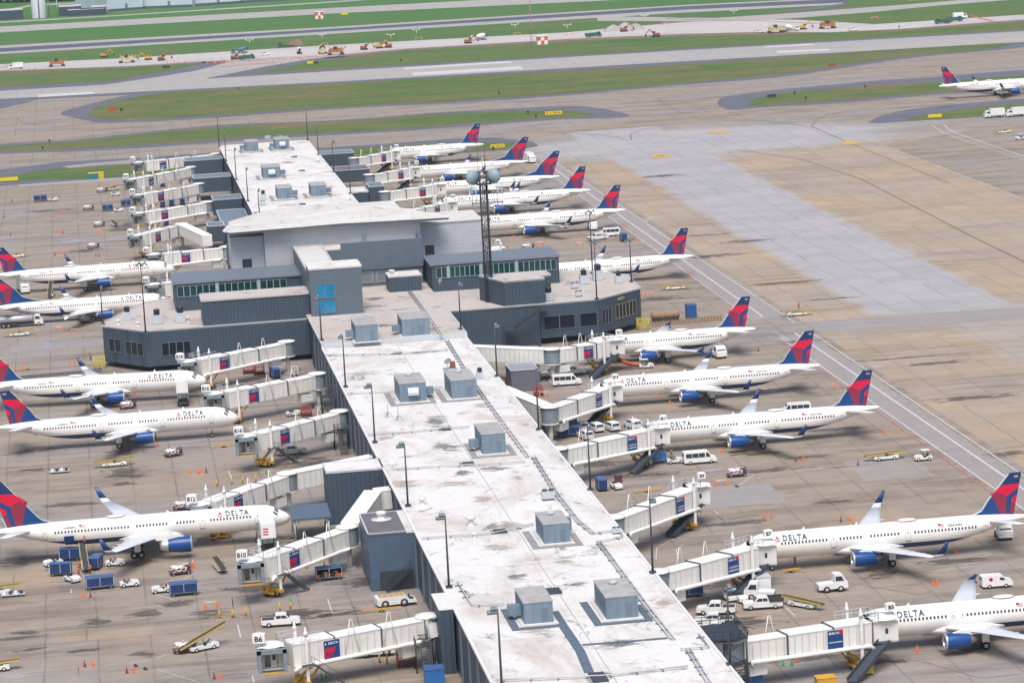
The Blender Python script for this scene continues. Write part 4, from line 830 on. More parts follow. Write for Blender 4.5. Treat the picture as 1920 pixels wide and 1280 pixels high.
mb.prism([(33.5, 715.5), (46, 716.5), (64, 718), (76, 716), (76, 764), (45.3, 764), (33.5, 745)], 12.7, 20.6, M_hroof)
part(mb, 'roof', hall)
mb = MB(); mb.b2(62.2, 63.7, 705.85, 705.97, 18.0, 20.6, M_trim); mb.b2(62.35, 63.55, 705.80, 705.85, 18.2, 20.4, mat('louvre_grey', (.30, .35, .40))); part(mb, 'vent_grille', hall)
for x0, yy in ((34.5, 708), (77.3, 709)):
    mb = MB(); mb.b2(x0, x0+2.2, yy-.14, yy-.03, 13.5, 16.4, M_drk); mb.b2(x0-.15, x0, yy-.2, yy-.03, 13.4, 16.5, M_trim); mb.b2(x0+2.2, x0+2.35, yy-.2, yy-.03, 13.4, 16.5, M_trim); part(mb, 'door', hall)
M_rl = mat('steel_rail', (.22, .28, .33), .5)
def railing(mb, pts, h=1.1, m=None, r=.035, gap=1.5):
    m = m or M_rl
    for i in range(len(pts)-1):
        a, b = Vector(pts[i]), Vector(pts[i+1])
        for q in (h, h*.55): mb.beam(a+Vector((0, 0, q)), b+Vector((0, 0, q)), r*2, r*2, m)
        n = max(1, int((b-a).length/gap))
        for k in range(n+1): p = a.lerp(b, k/n); mb.beam(p, p+Vector((0, 0, h)), r*2, r*2, m)
for side, (xa, xb, yy, xs_) in enumerate(((27.5, 38.5, 707.7, 30.0), (77.0, 87.0, 708.7, 87.0))):
    mb = MB(); mb.b2(xa, xb, yy-2.6, yy, 13.0, 13.25, M_trimd); part(mb, 'balcony', hall)
    mb = MB(); railing(mb, [(xa, yy-.2, 13.25), (xa, yy-2.5, 13.25), (xb, yy-2.5, 13.25), (xb, yy-.2, 13.25)], gap=.8); part(mb, 'balcony_railing', hall)
mb = MB(); q = Vector((60.5, 706.5, 24.4))
for dx in (0, 2.2, 4.4): mb.cyl(q+Vector((dx, 0, -.3)), q+Vector((dx, 0, 1.2)), .05, mat('pale_yellow_rail', (.62, .58, .32)), 6)
mb.cyl(q+Vector((0, 0, 1.1)), q+Vector((4.4, 0, 1.1)), .05, mat('pale_yellow_rail', (.6, .6, .3)), 6); part(mb, 'roof_railing', hall)
# slate block and tower in front
sl_ = empty('slate_block', (66, 697, 0)); tag(sl_, 'slate grey windowless block between the hall and the near roof', 'building')
M_slate2 = panel_mat('pale_slate_panels', (.18, .215, .245), 5.0, 1.1, .85)
mb = MB(); mb.b2(53.1, 75.4, 697.0, 705.9, 13.4, 18.5, M_slate); mb.b2(58.0, 75.2, 697.5, 705.9, 0, 13.38, M_slate2); part(mb, 'wall', sl_)
mb = MB(); mb.b2(56.6, 75.45, 696.95, 697.4, 13.45, 19.8, M_slate); mb.b2(75.0, 75.45, 697.4, 705.9, 18.5, 19.8, M_slate); mb.b2(56.55, 75.5, 696.9, 697.45, 19.8, 19.95, M_trimd); part(mb, 'parapet', sl_)
mb = MB(); mb.b2(53.1, 75.0, 697.45, 705.9, 18.5, 18.7, M_hroof); part(mb, 'roof', sl_)
for i in range(2):
    x = 59.6+i*4.9; mb = MB()
    for a in ((x, x+4.1, 10.3, 10.5), (x, x+4.1, 12.9, 13.1)): mb.b2(a[0], a[1], 697.3, 697.47, a[2], a[3], M_mull)
    for a in (x, x+3.9): mb.b2(a, a+.2, 697.32, 697.47, 10.5, 12.9, M_mull)
    part(mb, 'window_frame', sl_)
tw = empty('slate_tower', (51, 658, 0)); tag(tw, 'square slate grey tower with one bright blue window', 'building')
mb = MB(); mb.b2(46.3, 57.6, 658, 667, 0, 20.0, M_slate); part(mb, 'wall', tw)
mb = MB(); mb.b2(46.3, 52.8, 667.02, 705.9, 0, 18.6, M_slate); part(mb, 'rear_wall', tw)
mb = MB(); mb.b2(46.2, 57.7, 657.9, 667.1, 20.0, 20.25, M_roof); mb.b2(46.2, 53.0, 667.15, 705.8, 18.6, 18.8, M_hroof)
roof_edge(mb, [(46.3, 658.05), (57.55, 658.05), (57.55, 666.9), (46.3, 666.9)], 20.25, M_pale, .35, .2)
roof_edge(mb, [(46.35, 667.3), (52.85, 667.3), (52.85, 705.7), (46.35, 705.7)], 18.8, M_trim, .3, .3); part(mb, 'roof', tw)
for k, (z0, z1) in enumerate(((10.5, 13.3), (13.8, 16.8))):
    mb = MB(); x0 = 47.7; x1 = 51.5
    mb.b2(x0-.12, x1+.12, 657.78, 657.98, z0-.12, z0, M_trimd); mb.b2(x0-.12, x1+.12, 657.78, 657.98, z1, z1+.12, M_trimd); mb.b2(x0-.12, x0, 657.8, 657.98, z0, z1, M_trimd); mb.b2(x1, x1+.12, 657.8, 657.98, z0, z1, M_trimd)
    mb.b2(49.55, 49.65, 657.82, 657.97, z0, z1, M_trimd); mb.b2(x0, x1, 657.85, 657.97, (z0+z1)/2-.5, (z0+z1)/2-.42, M_trimd)
    w_ = part(mb, 'window', tw); g = MB(); g.b2(x0, x1, 657.88, 657.99, z0, z1, M_cyan); q = g.build('pane', w_)
# west wing (octagonal end)
ww = empty('west_wing_building', (20, 662, 0)); tag(ww, 'dark blue ribbed west wing with angled end and pale roof', 'building')
poly = [(1.2, 671.5), (10.2, 660.0), (45.9, 660.6), (45.9, 705), (17, 705), (11.2, 700.5), (1.4, 676)]
part(MB().prism(poly, 1.2, ZR-.3, M_clad), 'wall', ww)
mb = MB(); mb.prism(poly, ZR-.3, ZR, M_roof2); roof_edge(mb, poly, ZR, M_trim, .4, .18); part(mb, 'roof', ww)
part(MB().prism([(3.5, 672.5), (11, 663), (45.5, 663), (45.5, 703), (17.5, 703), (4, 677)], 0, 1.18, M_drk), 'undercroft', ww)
mb = MB(); mb.b2(22.9, 46.2, 661.5, 671, ZR+.01, 14.3, M_clad); part(mb, 'upper_storey', ww)
mb = MB(); mb.b2(22.7, 46.25, 661.3, 671.1, 14.3, 14.6, M_roof2); roof_edge(mb, [(22.9, 661.5), (46.1, 661.5), (46.1, 671), (22.9, 671)], 14.6, M_trim, .3, .14); part(mb, 'upper_roof', ww)
mb = MB(); mb.b2(17.8, 46.25, 684.3, 700, ZR+.01, 15.1, M_clad); mb.b2(17.4, 46.27, 683.9, 700.4, 15.1, 15.45, M_trimd); part(mb, 'clerestory', ww)
winblock('clerestory_window', ww, (18.4, 684.2), (27.0, 684.2), 12.2, 14.7, 6, M_green, M_mull); winblock('clerestory_window', ww, (27.7, 684.2), (36.3, 684.2), 12.2, 14.7, 6, M_green, M_mull); winblock('clerestory_window', ww, (37.0, 684.2), (42.9, 684.2), 12.2, 14.7, 4, M_green, M_mull)
for x in (27.05, 36.35): part(MB().b2(x, x+.6, 684.05, 684.28, 12.0, 14.9, M_mull), 'pilaster', ww)
for (a, b_, z0, z1, n) in (((2.4, 669.9), (4.9, 666.7), 3.6, 6.6, 2), ((5.9, 665.5), (9.6, 660.8), 3.4, 6.4, 3), ((13.6, 660.0), (19.8, 660.1), 3.3, 6.3, 4)):
    winblock('window', ww, a, b_, z0, z1, n, M_wglass, M_trimd)
for w_ in list(ww.children):
    pass
# east wing
ew = empty('east_wing_building', (105, 658, 0)); tag(ew, 'dark blue ribbed east wing with angled end and rooftop vents', 'building')
pe = [(75.6, 656.5), (96.0, 657.2), (109.2, 657.8), (120.8, 669.0), (121.4, 688), (114, 700), (104.9, 703), (75.6, 703)]
part(MB().prism([(96.2, 657.2), (109.2, 657.8), (120.8, 669.0), (121.4, 688), (114, 700), (96.2, 703)], 1.4, ZR-.3, M_clad), 'wall', ew)
part(MB().prism([(75.6, 656.5), (96.1, 657.4), (96.1, 702), (75.6, 702)], 0, ZR-.3, M_clad), 'inner_wall', ew)
mb = MB(); mb.prism(pe, ZR-.3, ZR, M_roof2); roof_edge(mb, pe, ZR, M_trim, .4, .18); part(mb, 'roof', ew)
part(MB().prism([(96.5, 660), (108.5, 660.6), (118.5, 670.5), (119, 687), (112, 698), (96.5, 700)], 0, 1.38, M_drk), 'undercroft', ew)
mb = MB(); up = [(84.6, 669), (88.6, 657.6), (97.6, 657.9), (97.2, 661.5), (99.7, 662.5), (99.5, 669)]
mb.prism(up, ZR+.01, 14.2, M_clad); part(mb, 'upper_storey', ew); mb = MB(); mb.prism(up, 14.2, 14.5, M_roof2); roof_edge(mb, up, 14.5, M_trim, .3, .15); part(mb, 'upper_roof', ew)
mb = MB(); mb.b2(76.0, 105.2, 685.3, 700, ZR+.01, 15.0, M_clad); mb.b2(75.6, 105.6, 684.9, 700.4, 15.0, 15.35, M_trimd); part(mb, 'clerestory', ew)
for (a, b_, n) in ((77.0, 79.4, 2), (80.1, 86.9, 6), (87.6, 95.0, 6), (95.8, 104.6, 7)):
    winblock('clerestory_window', ew, (a, 685.2), (b_, 685.2), 12.1, 14.6, n, M_green, M_mull)
for x in (79.45, 86.95, 95.1): part(MB().b2(x, x+.6, 685.05, 685.28, 12.0, 14.8, M_mull), 'pilaster', ew)
winblock('window', ew, (96.9, 657.1), (103.9, 657.5), 3.2, 6.3, 2, M_wglass, M_trimd); winblock('window', ew, (105.0, 657.6), (108.9, 657.75), 3.2, 6.3, 1, M_wglass, M_trimd)
winblock('window', ew, (110.2, 658.7), (112.6, 661.0), 3.2, 6.6, 3, M_wglass, M_trimd); winblock('window', ew, (113.8, 662.2), (119.4, 667.6), 3.6, 6.8, 6, M_wglass, mat('bronze_mullion', (.30, .28, .2), .5))
mb = MB(); d = Vector((120.8-109.2, 669-657.8, 0)).normalized(); nr = Vector((d.y, -d.x, 0)); c0 = Vector((109.2, 657.8, 0))
q = c0+d*(16.1*.53)+nr*.15; mb.lathe([(.01, -.08), (1.1, -.08), (1.1, .08), (.01, .08)], mat('dull_brass', (.22, .22, .12), .5), 'y', (0, 0, 0), 16); mb.v = [(q.x+v[0]*1.3*d.x+v[1]*nr.x, q.y+v[0]*1.3*d.y+v[1]*nr.y, 7.8+v[2]*.42) for v in mb.v]
part(mb, 'emblem', ew)
# exit stair on the wall between pier and east wing
st = empty('outside_stair', (93, 655, 0)); tag(st, 'black steel escape stair on the shaded wall of the east wing', 'stair')
MS = mat('black_steel', (.03, .04, .055), .6)
def steps(mb, a, b, w, m, n=14, rail=True):
    a, b = Vector(a), Vector(b); d = b-a; h = Vector((d.x, d.y, 0)).normalized(); s = Vector((-h.y, h.x, 0))*(w/2)
    for q in (s, -s):
        mb.beam(a+q, b+q, .07, .25, m)
        if rail: mb.beam(a+q+Vector((0, 0, 1.0)), b+q+Vector((0, 0, 1.0)), .05, .05, m)
    for i in range(n):
        p = a+d*((i+.5)/n); mb.beam(p-s, p+s, .28, .05, m)
    if rail:
        for i in range(0, n+1, 3):
            for q in (s, -s): p = a+d*(i/n)+q; mb.beam(p, p+Vector((0, 0, 1.0)), .04, .04, m)
o = empty('flight'); bpy.data.objects.remove(o)
mb = MB(); steps(mb, (96, 654.8, 8.0), (90.0, 654.8, 4.6), 1.3, MS); part(mb, 'upper_flight', st); mb = MB(); steps(mb, (90, 653.2, 4.6), (95.5, 653.2, .2), 1.3, MS); part(mb, 'lower_flight', st)
mb = MB(); mb.b2(87.6, 90, 652.4, 656.2, 4.5, 4.62, MS); mb.b2(96, 97.6, 653.8, 656.8, 7.95, 8.07, MS); part(mb, 'landing', st)
# plant room on the raised roof and west side rooms of the near pier
def plantroom(name, x0, x1, y0, y1, z0, z1, label, roof=None, wall=None):
    o = empty(name, ((x0+x1)/2, y0, z0)); tag(o, label, 'rooftop unit' if z0 > 5 else 'building')
    part(MB().b2(x0, x1, y0, y1, z0, z1-.2, wall or M_clad), 'wall', o); mb = MB(); mb.b2(x0-.1, x1+.1, y0-.1, y1+.1, z1-.2, z1, roof or M_roof); roof_edge(mb, [(x0, y0), (x1, y0), (x1, y1), (x0, y1)], z1, M_trim, .25, .12); part(mb, 'roof', o); return o
a = P(726, 556, 9.9); pr = plantroom('plant_room', 66.0, 73.4, 684, 691, 9.9, 13.4, 'ribbed blue plant room with pale roof beside the slate block')
mb = MB(); mb.lathe([(.01, 13.4), (.45, 13.4), (.45, 14.0), (.7, 14.05), (.7, 14.3), (.01, 14.35)], M_pale, 'z', (67.2, 688.5, 0), 12); part(mb, 'vent_cowl', pr)
bA = plantroom('side_block', 36.0, 45.5, 500.8, 508.5, 0, 9.0, 'tall ribbed blue block with white roof beside a canopy, west side')
bB = empty('side_block', (42, 454, 0)); tag(bB, 'tall slate blue block with dark roof and a white fan', 'building')
part(MB().b2(38.4, 45.55, 454.2, 468.5, 0, 8.7, panel_mat('smooth_blue_wall', (.07, .115, .17), 9, 30, .8)), 'wall', bB)
mb = MB(); mb.b2(38.3, 44.2, 454.1, 468.6, 8.7, 8.9, M_dkroof); mb.b2(44.22, 45.5, 454.1, 468.6, 8.7, 8.96, M_roof); roof_edge(mb, [(38.4, 454.3), (45.4, 454.3), (45.4, 468.4), (38.4, 468.4)], 8.96, M_trim, .25, .1); part(mb, 'roof', bB)
mb = MB(); mb.lathe([(.01, 8.9), (1.6, 8.9), (1.6, 8.96), (.62, 9.0), (.62, 9.6), (.8, 9.65), (.8, 10.1), (.01, 10.2)], M_pale, 'z', (41.4, 464, 0), 18); part(mb, 'roof_fan', bB)
mb = MB(); steps(mb, (44.5, 453.2, 3.4), (40.5, 453.2, .1), 1.2, MS, 10); s2 = part(mb, 'stair', bB)
mb = MB(); mb.b2(39.8, 45.0, 454.05, 454.18, .05, 3.0, M_drk); part(mb, 'garage_door', bB)
# canopy in front of the ribbed block
ca = empty('canopy', (32, 497, 0)); tag(ca, 'flat blue grey canopy on posts beside the tall ribbed block', 'canopy')
mb = MB(); mb.box((32.4, 494.5, 4.0), (6.4, 8.0, .35), mat('canopy_blue', (.085, .125, .18), .7), rx=R(4)); part(mb, 'roof', ca)
for (x, y) in ((29.6, 491), (35.2, 491), (29.6, 498), (35.2, 498)): part(MB().cyl((x, y, 0), (x, y, 3.9), .14, M_trim, 8), 'post', ca)

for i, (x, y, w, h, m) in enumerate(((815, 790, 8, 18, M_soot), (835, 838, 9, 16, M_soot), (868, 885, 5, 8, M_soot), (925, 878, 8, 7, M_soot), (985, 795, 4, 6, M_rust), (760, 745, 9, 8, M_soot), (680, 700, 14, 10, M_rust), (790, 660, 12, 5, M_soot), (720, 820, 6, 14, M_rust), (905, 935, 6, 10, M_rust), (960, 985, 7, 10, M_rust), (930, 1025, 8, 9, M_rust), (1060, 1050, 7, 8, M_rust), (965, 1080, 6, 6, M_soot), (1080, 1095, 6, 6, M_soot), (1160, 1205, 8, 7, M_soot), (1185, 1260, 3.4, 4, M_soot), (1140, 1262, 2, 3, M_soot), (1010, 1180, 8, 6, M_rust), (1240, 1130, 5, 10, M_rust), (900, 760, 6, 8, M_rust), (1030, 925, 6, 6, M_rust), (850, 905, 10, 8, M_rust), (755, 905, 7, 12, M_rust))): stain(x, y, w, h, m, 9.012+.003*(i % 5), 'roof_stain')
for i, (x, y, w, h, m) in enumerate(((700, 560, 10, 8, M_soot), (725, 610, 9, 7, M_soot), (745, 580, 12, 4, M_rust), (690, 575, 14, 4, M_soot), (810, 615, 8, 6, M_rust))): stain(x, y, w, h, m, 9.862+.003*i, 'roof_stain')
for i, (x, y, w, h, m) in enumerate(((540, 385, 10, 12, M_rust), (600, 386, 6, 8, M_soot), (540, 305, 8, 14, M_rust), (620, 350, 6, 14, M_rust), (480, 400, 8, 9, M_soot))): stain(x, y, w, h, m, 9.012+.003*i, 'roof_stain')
# ------------------------------------------------------------------ boarding bridges
B_W = mat('bridge_white', (.74, .73, .70), .55, vary=.12, scale=.3); B_RIB = mat('bridge_rib', (.56, .55, .52), .6, vary=.1, scale=.4)
B_ROOF = mat('bridge_roof', (.78, .77, .74), .6, vary=.12, scale=.3); B_GREY = mat('rotunda_grey', (.22, .27, .31), .5, vary=.2)
B_BEL = mat('bellows_grey', (.20, .25, .29), .8, vary=.25); YEL = mat('machine_yellow', (.62, .34, .03), .5, vary=.25); ORANGE = mat('safety_orange', (.75, .12, .02), .5)
B_DK = mat('dark_steel', (.05, .065, .085), .6, vary=.2); P_BLUE = mat('poster_blue', (.006, .055, .20), .4, vary=.05); P_RED = mat('poster_red', (.60, .01, .05), .4); P_DRED = mat('poster_dark_red', (.28, .02, .06), .4)
M_tread = mat('stair_tread', (.10, .12, .15), .6)
SIGNW = mat('sign_white', (.80, .80, .78), .5, vary=.04); SIGNK = mat('sign_black', (.03, .03, .035), .5); B_DOORW = mat('door_cream', (.62, .60, .56), .5)
def text_on(mb, txt, size, m, o, ux, uz, width=None, bold=.0, sp=1.0, center=True):
    """flat lettering: o origin, ux reading direction, uz up"""
    vs, fs = text_mesh(txt, size, m, sp, bold); x0 = min(v[0] for v in vs); x1 = max(v[0] for v in vs); k = width/(x1-x0) if width else 1
    o = Vector(o); ux = Vector(ux); uz = Vector(uz)
    mb.add([o+ux*(((v[0]-(x0+x1)/2) if center else v[0]-x0)*k)+uz*v[1] for v in vs], fs, m)
def tunnel(mb, a, b, w, h, ribs=True, th=.25):
    """ribbed box passage; a and b are floor centres of its ends"""
    a, b = Vector(a), Vector(b); L = (b-a).length; mid = (a+b)/2+Vector((0, 0, h/2)); mb.beam(a+Vector((0, 0, h/2)), b+Vector((0, 0, h/2)), w, h, B_W)
    mb.beam(a+Vector((0, 0, h+.06)), b+Vector((0, 0, h+.06)), w+.16, .12, B_ROOF)
    mb.beam(a+Vector((0, 0, -.08)), b+Vector((0, 0, -.08)), w+.1, .22, B_RIB)
    d = (b-a).normalized(); s = Vector((0, 0, 1)).cross(d).normalized()
    if ribs:
        n = max(2, int(L/1.05))
        for i in range(1, n):
            p = a+d*(L*i/n)
            for q in (1, -1): mb.beam(p+s*(q*(w/2+.04))+Vector((0, 0, .08)), p+s*(q*(w/2+.04))+Vector((0, 0, h-.06)), .16, .10, B_RIB)
    return d, s
def bridge(label, rot, cab, root_pt=None, zr=4.1, zc_=3.7, sign=None, poster='widget', face=-1, hose=True, aframes=2, stairs='rail', wide=True, rail=True, name='boarding_bridge', wheels=YEL, cabface=None, cut=(.36, .66), bend=None, group='west'):
    """rot, cab: ground points (x, y). face: direction in y that the open cab end looks"""
    rx, ry = rot; cx, cy = cab
    root = empty(name, (rx, ry, 0)); tag(root, label, 'boarding bridge', 'boarding bridges east of the pier' if group == 'east' else 'boarding bridges west of the pier')
    Rv = Vector((rx, ry, zr)); C = Vector((cx, cy, zc_)); d = (C-Rv).normalized(); dh = Vector((d.x, d.y, 0)).normalized(); s = Vector((-dh.y, dh.x, 0)); L = (C-Rv).length
    camside = -1 if s.y > 0 else 1            # which side of the passage faces south
    # rotunda
    mb = MB(); mb.lathe([(1.55, zr-.3), (1.55, zr+2.75)], B_GREY, 'z', (rx, ry, 0), 20); mb.lathe([(.01, zr+3.05), (1.0, zr+3.0), (1.85, zr+2.9), (1.85, zr+2.72), (.01, zr+2.72)][::-1], B_ROOF, 'z', (rx, ry, 0), 20); mb.lathe([(.01, zr-.5), (1.7, zr-.5), (1.7, zr-.25), (.01, zr-.25)], B_RIB, 'z', (rx, ry, 0), 20)
    part(mb, 'rotunda', root); mb = MB(); mb.cyl((rx, ry, 0), (rx, ry, zr-.4), .45, B_W, 12); mb.b2(rx-.9, rx+.9, ry-.9, ry+.9, 0, .35, M_conc); part(mb, 'support_column', root)
    if root_pt:
        mb = MB(); tunnel(mb, (root_pt[0], root_pt[1], root_pt[2] if len(root_pt) > 2 else zr+.25), Rv-Vector((0, 0, 0))+( Vector((root_pt[0], root_pt[1], zr))-Rv).normalized()*1.3, 2.7, 2.75); part(mb, 'fixed_walkway', root)
    # telescoping passage
    k1, k2 = cut; e = 2.6/L
    for i, (u0, u1, w, h) in enumerate(((1.2/L, k1, 2.55, 2.5), (k1-.03, k2, 2.85, 2.75), (k2-.03, 1-e, 3.15, 3.0))):
        mb = MB(); a = Rv.lerp(C, u0); b = Rv.lerp(C, u1); tunnel(mb, a-Vector((0, 0, .1*i)), b-Vector((0, 0, .1*i)), w, h); 
        if i < 2: mb.beam(Rv.lerp(C, u1-.05)+Vector((0, 0, -.1*i-.05)), Rv.lerp(C, u1-.05)+Vector((0, 0, h+.1)), .01, .01, B_DK)
        o = part(mb, 'passage', root)
        if i: 
            mb = MB(); q = Rv.lerp(C, u0)+Vector((0, 0, -.1*i)); 
            for sg in (1, -1): mb.beam(q+s*(sg*(w/2+.05)), q+s*(sg*(w/2+.05))+Vector((0, 0, h+.1)), .16, .22, B_DK)
            mb.beam(q+s*(w/2+.05)+Vector((0, 0, h+.16)), q-s*(w/2+.05)+Vector((0, 0, h+.16)), .16, .12, B_DK); part(mb, 'section_collar', root)
    # cab
    Cc = C+Vector((0, 0, 0)); mb = MB(); fy = Vector((0, face, 0)) if cabface is None else Vector((math.cos(cabface), math.sin(cabface), 0)); fx = Vector((-fy.y, fy.x, 0))
    def L3(u, v, z): return Cc+fx*u+fy*v+Vector((0, 0, z))
    def bx(mb, u0, u1, v0, v1, z0, z1, m):
        vs = [L3(u, v, z) for z in (z0, z1) for (u, v) in ((u0, v0), (u1, v0), (u1, v1), (u0, v1))]
        mb.add(vs, [(3, 2, 1, 0), (4, 5, 6, 7), (0, 1, 5, 4), (1, 2, 6, 5), (2, 3, 7, 6), (3, 0, 4, 7)], m)
    bx(mb, -1.7, 1.7, -1.5, -1.35, 0, 2.8, B_W); bx(mb, -1.7, -1.58, -1.35, 1.2, 0, 2.8, B_W); bx(mb, 1.58, 1.7, -1.35, 1.2, 0, 2.8, B_W); bx(mb, -1.7, 1.7, -1.5, 1.5, -.2, -.02, B_RIB)
    bx(mb, -1.85, 1.85, -1.9, 1.7, 2.8, 2.95, B_ROOF); mb.lathe([(.01, 3.25), (1.2, 3.2), (2.05, 3.08), (2.05, 2.96), (.01, 2.96)][::-1], B_ROOF, 'z', tuple(Cc-fy*.3), 24)
    cabo = part(mb, 'cab', root)
    mb = MB()
    for (u0, u1, z0, z1) in ((-2.0, -1.45, -.25, 2.9), (1.45, 2.0, -.25, 2.9), (-2.0, 2.0, 2.35, 2.95)): bx(mb, u0, u1, 1.22, 2.35, z0, z1, B_BEL)
    bx(mb, -1.6, 1.6, 1.55, 2.4, -.2, -.05, B_DK); part(mb, 'canopy_bellows', root)
    mb = MB(); bx(mb, -1.55, 1.55, 2.35, 2.5, -.32, -.1, YEL); part(mb, 'bumper', root)
    mb = MB(); bx(mb, -.15, .75, .3, .38, .02, 2.1, B_DOORW); bx(mb, .1, .55, .38, .41, 1.0, 1.8, GLASS_D); bx(mb, .85, 1.5, .3, .38, .02, 2.2, B_DOORW); bx(mb, -1.55, -.95, .3, .38, .02, 2.2, B_DOORW); part(mb, 'cab_door', root)
    # side of the cab as seen from the rear (controls window, service door)
    mb = MB(); bx(mb, -.5, .35, -1.56, -1.51, .05, 2.1, B_W); bx(mb, -.28, .12, -1.6, -1.56, 1.0, 1.75, GLASS_D); part(mb, 'service_door', root)
    # lift columns and drive bogie
    q = Rv.lerp(C, 1-4.4/L); qg = Vector((q.x, q.y, 0))
    for sg in (1, -1):
        mb = MB(); o = q+s*(sg*1.95); mb.beam(Vector((o.x, o.y, 1.2)), Vector((o.x, o.y, q.z+3.9)), .42, .42, B_W); mb.lathe([(.01, 0), (.32, 0), (.30, .5), (.16, .62), (.18, .95), (.10, 1.15), (.01, 1.3)], B_W, 'z', (o.x, o.y, q.z+3.9), 10); part(mb, 'lift_column', root)
    mb = MB(); mb.beam(qg+s*2.3+Vector((0, 0, 1.15)), qg-s*2.3+Vector((0, 0, 1.15)), .55, .5, wheels); mb.beam(qg+s*1.0+Vector((0, 0, .7)), qg-s*1.0+Vector((0, 0, .7)), 1.7, .35, wheels)
    mb.beam(qg+dh*1.4+Vector((0, 0, .9)), q-dh*2.5-Vector((0, 0, .3)), .25, .3, wheels); mb.beam(qg-dh*.2+s*1.2+Vector((0, 0, 1.0)), q-dh*2.6+s*1.2-Vector((0, 0, .3)), .2, .25, wheels)
    bo = part(mb, 'drive_bogie', root)
    for sg in (.75, -.75):
        mb = MB(); o = qg+s*sg*1.3; mb.tube([o-s*.22+Vector((0, 0, .55)), o+s*.22+Vector((0, 0, .55))], .55, TYRE, 14); mb.tube([o-s*.24+Vector((0, 0, .55)), o+s*.24+Vector((0, 0, .55))], .25, wheels, 10); w_ = mb.build('wheel'); w_.parent = bo
    # poster on the side facing south
    if poster:
        u = 1-8.2/L if L > 16 else 1-6.8/L; pc = Rv.lerp(C, u)+s*(camside*(3.15/2+.13))+Vector((0, 0, 1.30)); ux = dh if dh.x > 0 else -dh; up = Vector((0, 0, 1)); sl = Vector((ux.x, ux.y, (d.z/abs(Vector((d.x, d.y)).length))*(1 if dh.x > 0 else -1))); nrm = s*camside
        W, H = 2.35, 2.55; 
        def quad(mb, pts, m, off):
            vv = [pc+sl*p[0]*W/2+up*p[1]*H/2+nrm*off for p in pts]
            f = tuple(range(len(vv)))
            if (vv[1]-vv[0]).cross(vv[2]-vv[0]).dot(nrm) < 0: f = f[::-1]
            mb.add(vv, [f], m)
        mb = MB(); quad(mb, [(-1.06, -1.06), (1.06, -1.06), (1.06, 1.06), (-1.06, 1.06)], SIGNW, 0); quad(mb, [(-1, -1), (1, -1), (1, 1), (-1, 1)], P_BLUE, .02)
        if poster == 'widget':
            quad(mb, [(-1, -.0), (-.92, .18), (.5, .2), (.28, -.35), (-.25, -.42), (-1, -.2)], P_RED, .035); quad(mb, [(-1, -.3), (-.3, -.5), (-.22, -1), (-1, -1)], P_DRED, .035); quad(mb, [(-.1, -.5), (.25, -.42), (.12, -1), (-.1, -1)], P_DRED, .035)
        else:
            quad(mb, [(.35, 1), (1, 1), (1, .35), (.62, .62)], P_RED, .035)
        text_on(mb, 'DELTA', .42, SIGNW, pc+nrm*.05+up*(H*.29)+sl*(.22 if poster == 'widget' else -.1), sl, up, 1.45, .01)
        tri = [(-.86, .58), (-.66, .58), (-.76, .84)]; quad(mb, tri, SIGNW, .05)
        if poster != 'widget':
            text_on(mb, "ATLANTA'S", .36, SIGNW, pc+nrm*.05-up*.35, sl, up, 1.8, .01) if poster == 'text' else None
            text_on(mb, 'HOMETOWN', .36, SIGNW, pc+nrm*.05-up*.85, sl, up, 1.9, .01) if poster == 'text' else text_on(mb, "ATLANTA'S HOMETOWN", .22, SIGNW, pc+nrm*.05-up*.45, sl, up, 2.0, .01)
        part(mb, 'poster', root)
    # roof gear: gate number box, railings, hose hoists
    if sign is not None:
        mb = MB(); o = C-dh*0+Vector((0, 0, 3.2)); o = C+dh*1.6+fy*.2+Vector((0, 0, 3.15)) if group == 'west' else C+dh*1.0-fy*.5+Vector((0, 0, 3.2))
        mb.cyl(o-Vector((0, 0, .3)), o+Vector((0, 0, .6)), .06, B_W, 6); gs = .95 if group == 'west' else .72; mb.box(o+Vector((0, 0, 1.15)), (1.75*gs, 1.1*gs, 1.25*gs), SIGNW, rz=R(-12) if group == 'west' else R(10))
        mb.box(o+Vector((0, 0, 1.15+.71*gs)), (1.75*gs, 1.1*gs, .18*gs), SIGNW, rz=R(-12) if group == 'west' else R(10), taper=(.4, .3))
        M_ = Matrix.Rotation(R(-12) if group == 'west' else R(10), 3, 'Z'); ux = M_ @ Vector((1, 0, 0)); nn = M_ @ Vector((0, -1, 0))
        text_on(mb, sign, 1.05*gs, SIGNK, o+Vector((0, 0, 1.15-.36*gs))+nn*(.57*gs+.005), ux, (0, 0, 1), (1.4 if len(sign) > 2 else 1.15)*gs, .03); part(mb, 'gate_sign', root)
    if rail:
        mb = MB(); zt = C.z+3.0
        pts = [Rv.lerp(C, 1-6.5/L)+s*1.5+Vector((0, 0, 3.05)), Rv.lerp(C, 1-1.5/L)+s*1.5+Vector((0, 0, 3.05)), Rv.lerp(C, 1-1.5/L)-s*1.5+Vector((0, 0, 3.05)), Rv.lerp(C, 1-4.0/L)-s*1.5+Vector((0, 0, 3.05))]
        railing(mb, [tuple(p) for p in pts], 1.1, M_trim, .03, 1.0); part(mb, 'roof_railing', root)
    for i in range(aframes):
        u = .28+i*.24; hs = camside if group == 'west' else -camside; p = Rv.lerp(C, u)+s*(hs*1.5); mb = MB(); lean = s*hs
        top_ = p+Vector((0, 0, 4.9)); col = B_W
        mb.tube([p-dh*1.0+lean*.35-Vector((0, 0, .3)), top_-dh*.12, top_+dh*.12, p+dh*1.3+lean*.35-Vector((0, 0, .3))], .075, col, 6); part(mb, 'hose_hoist', root)
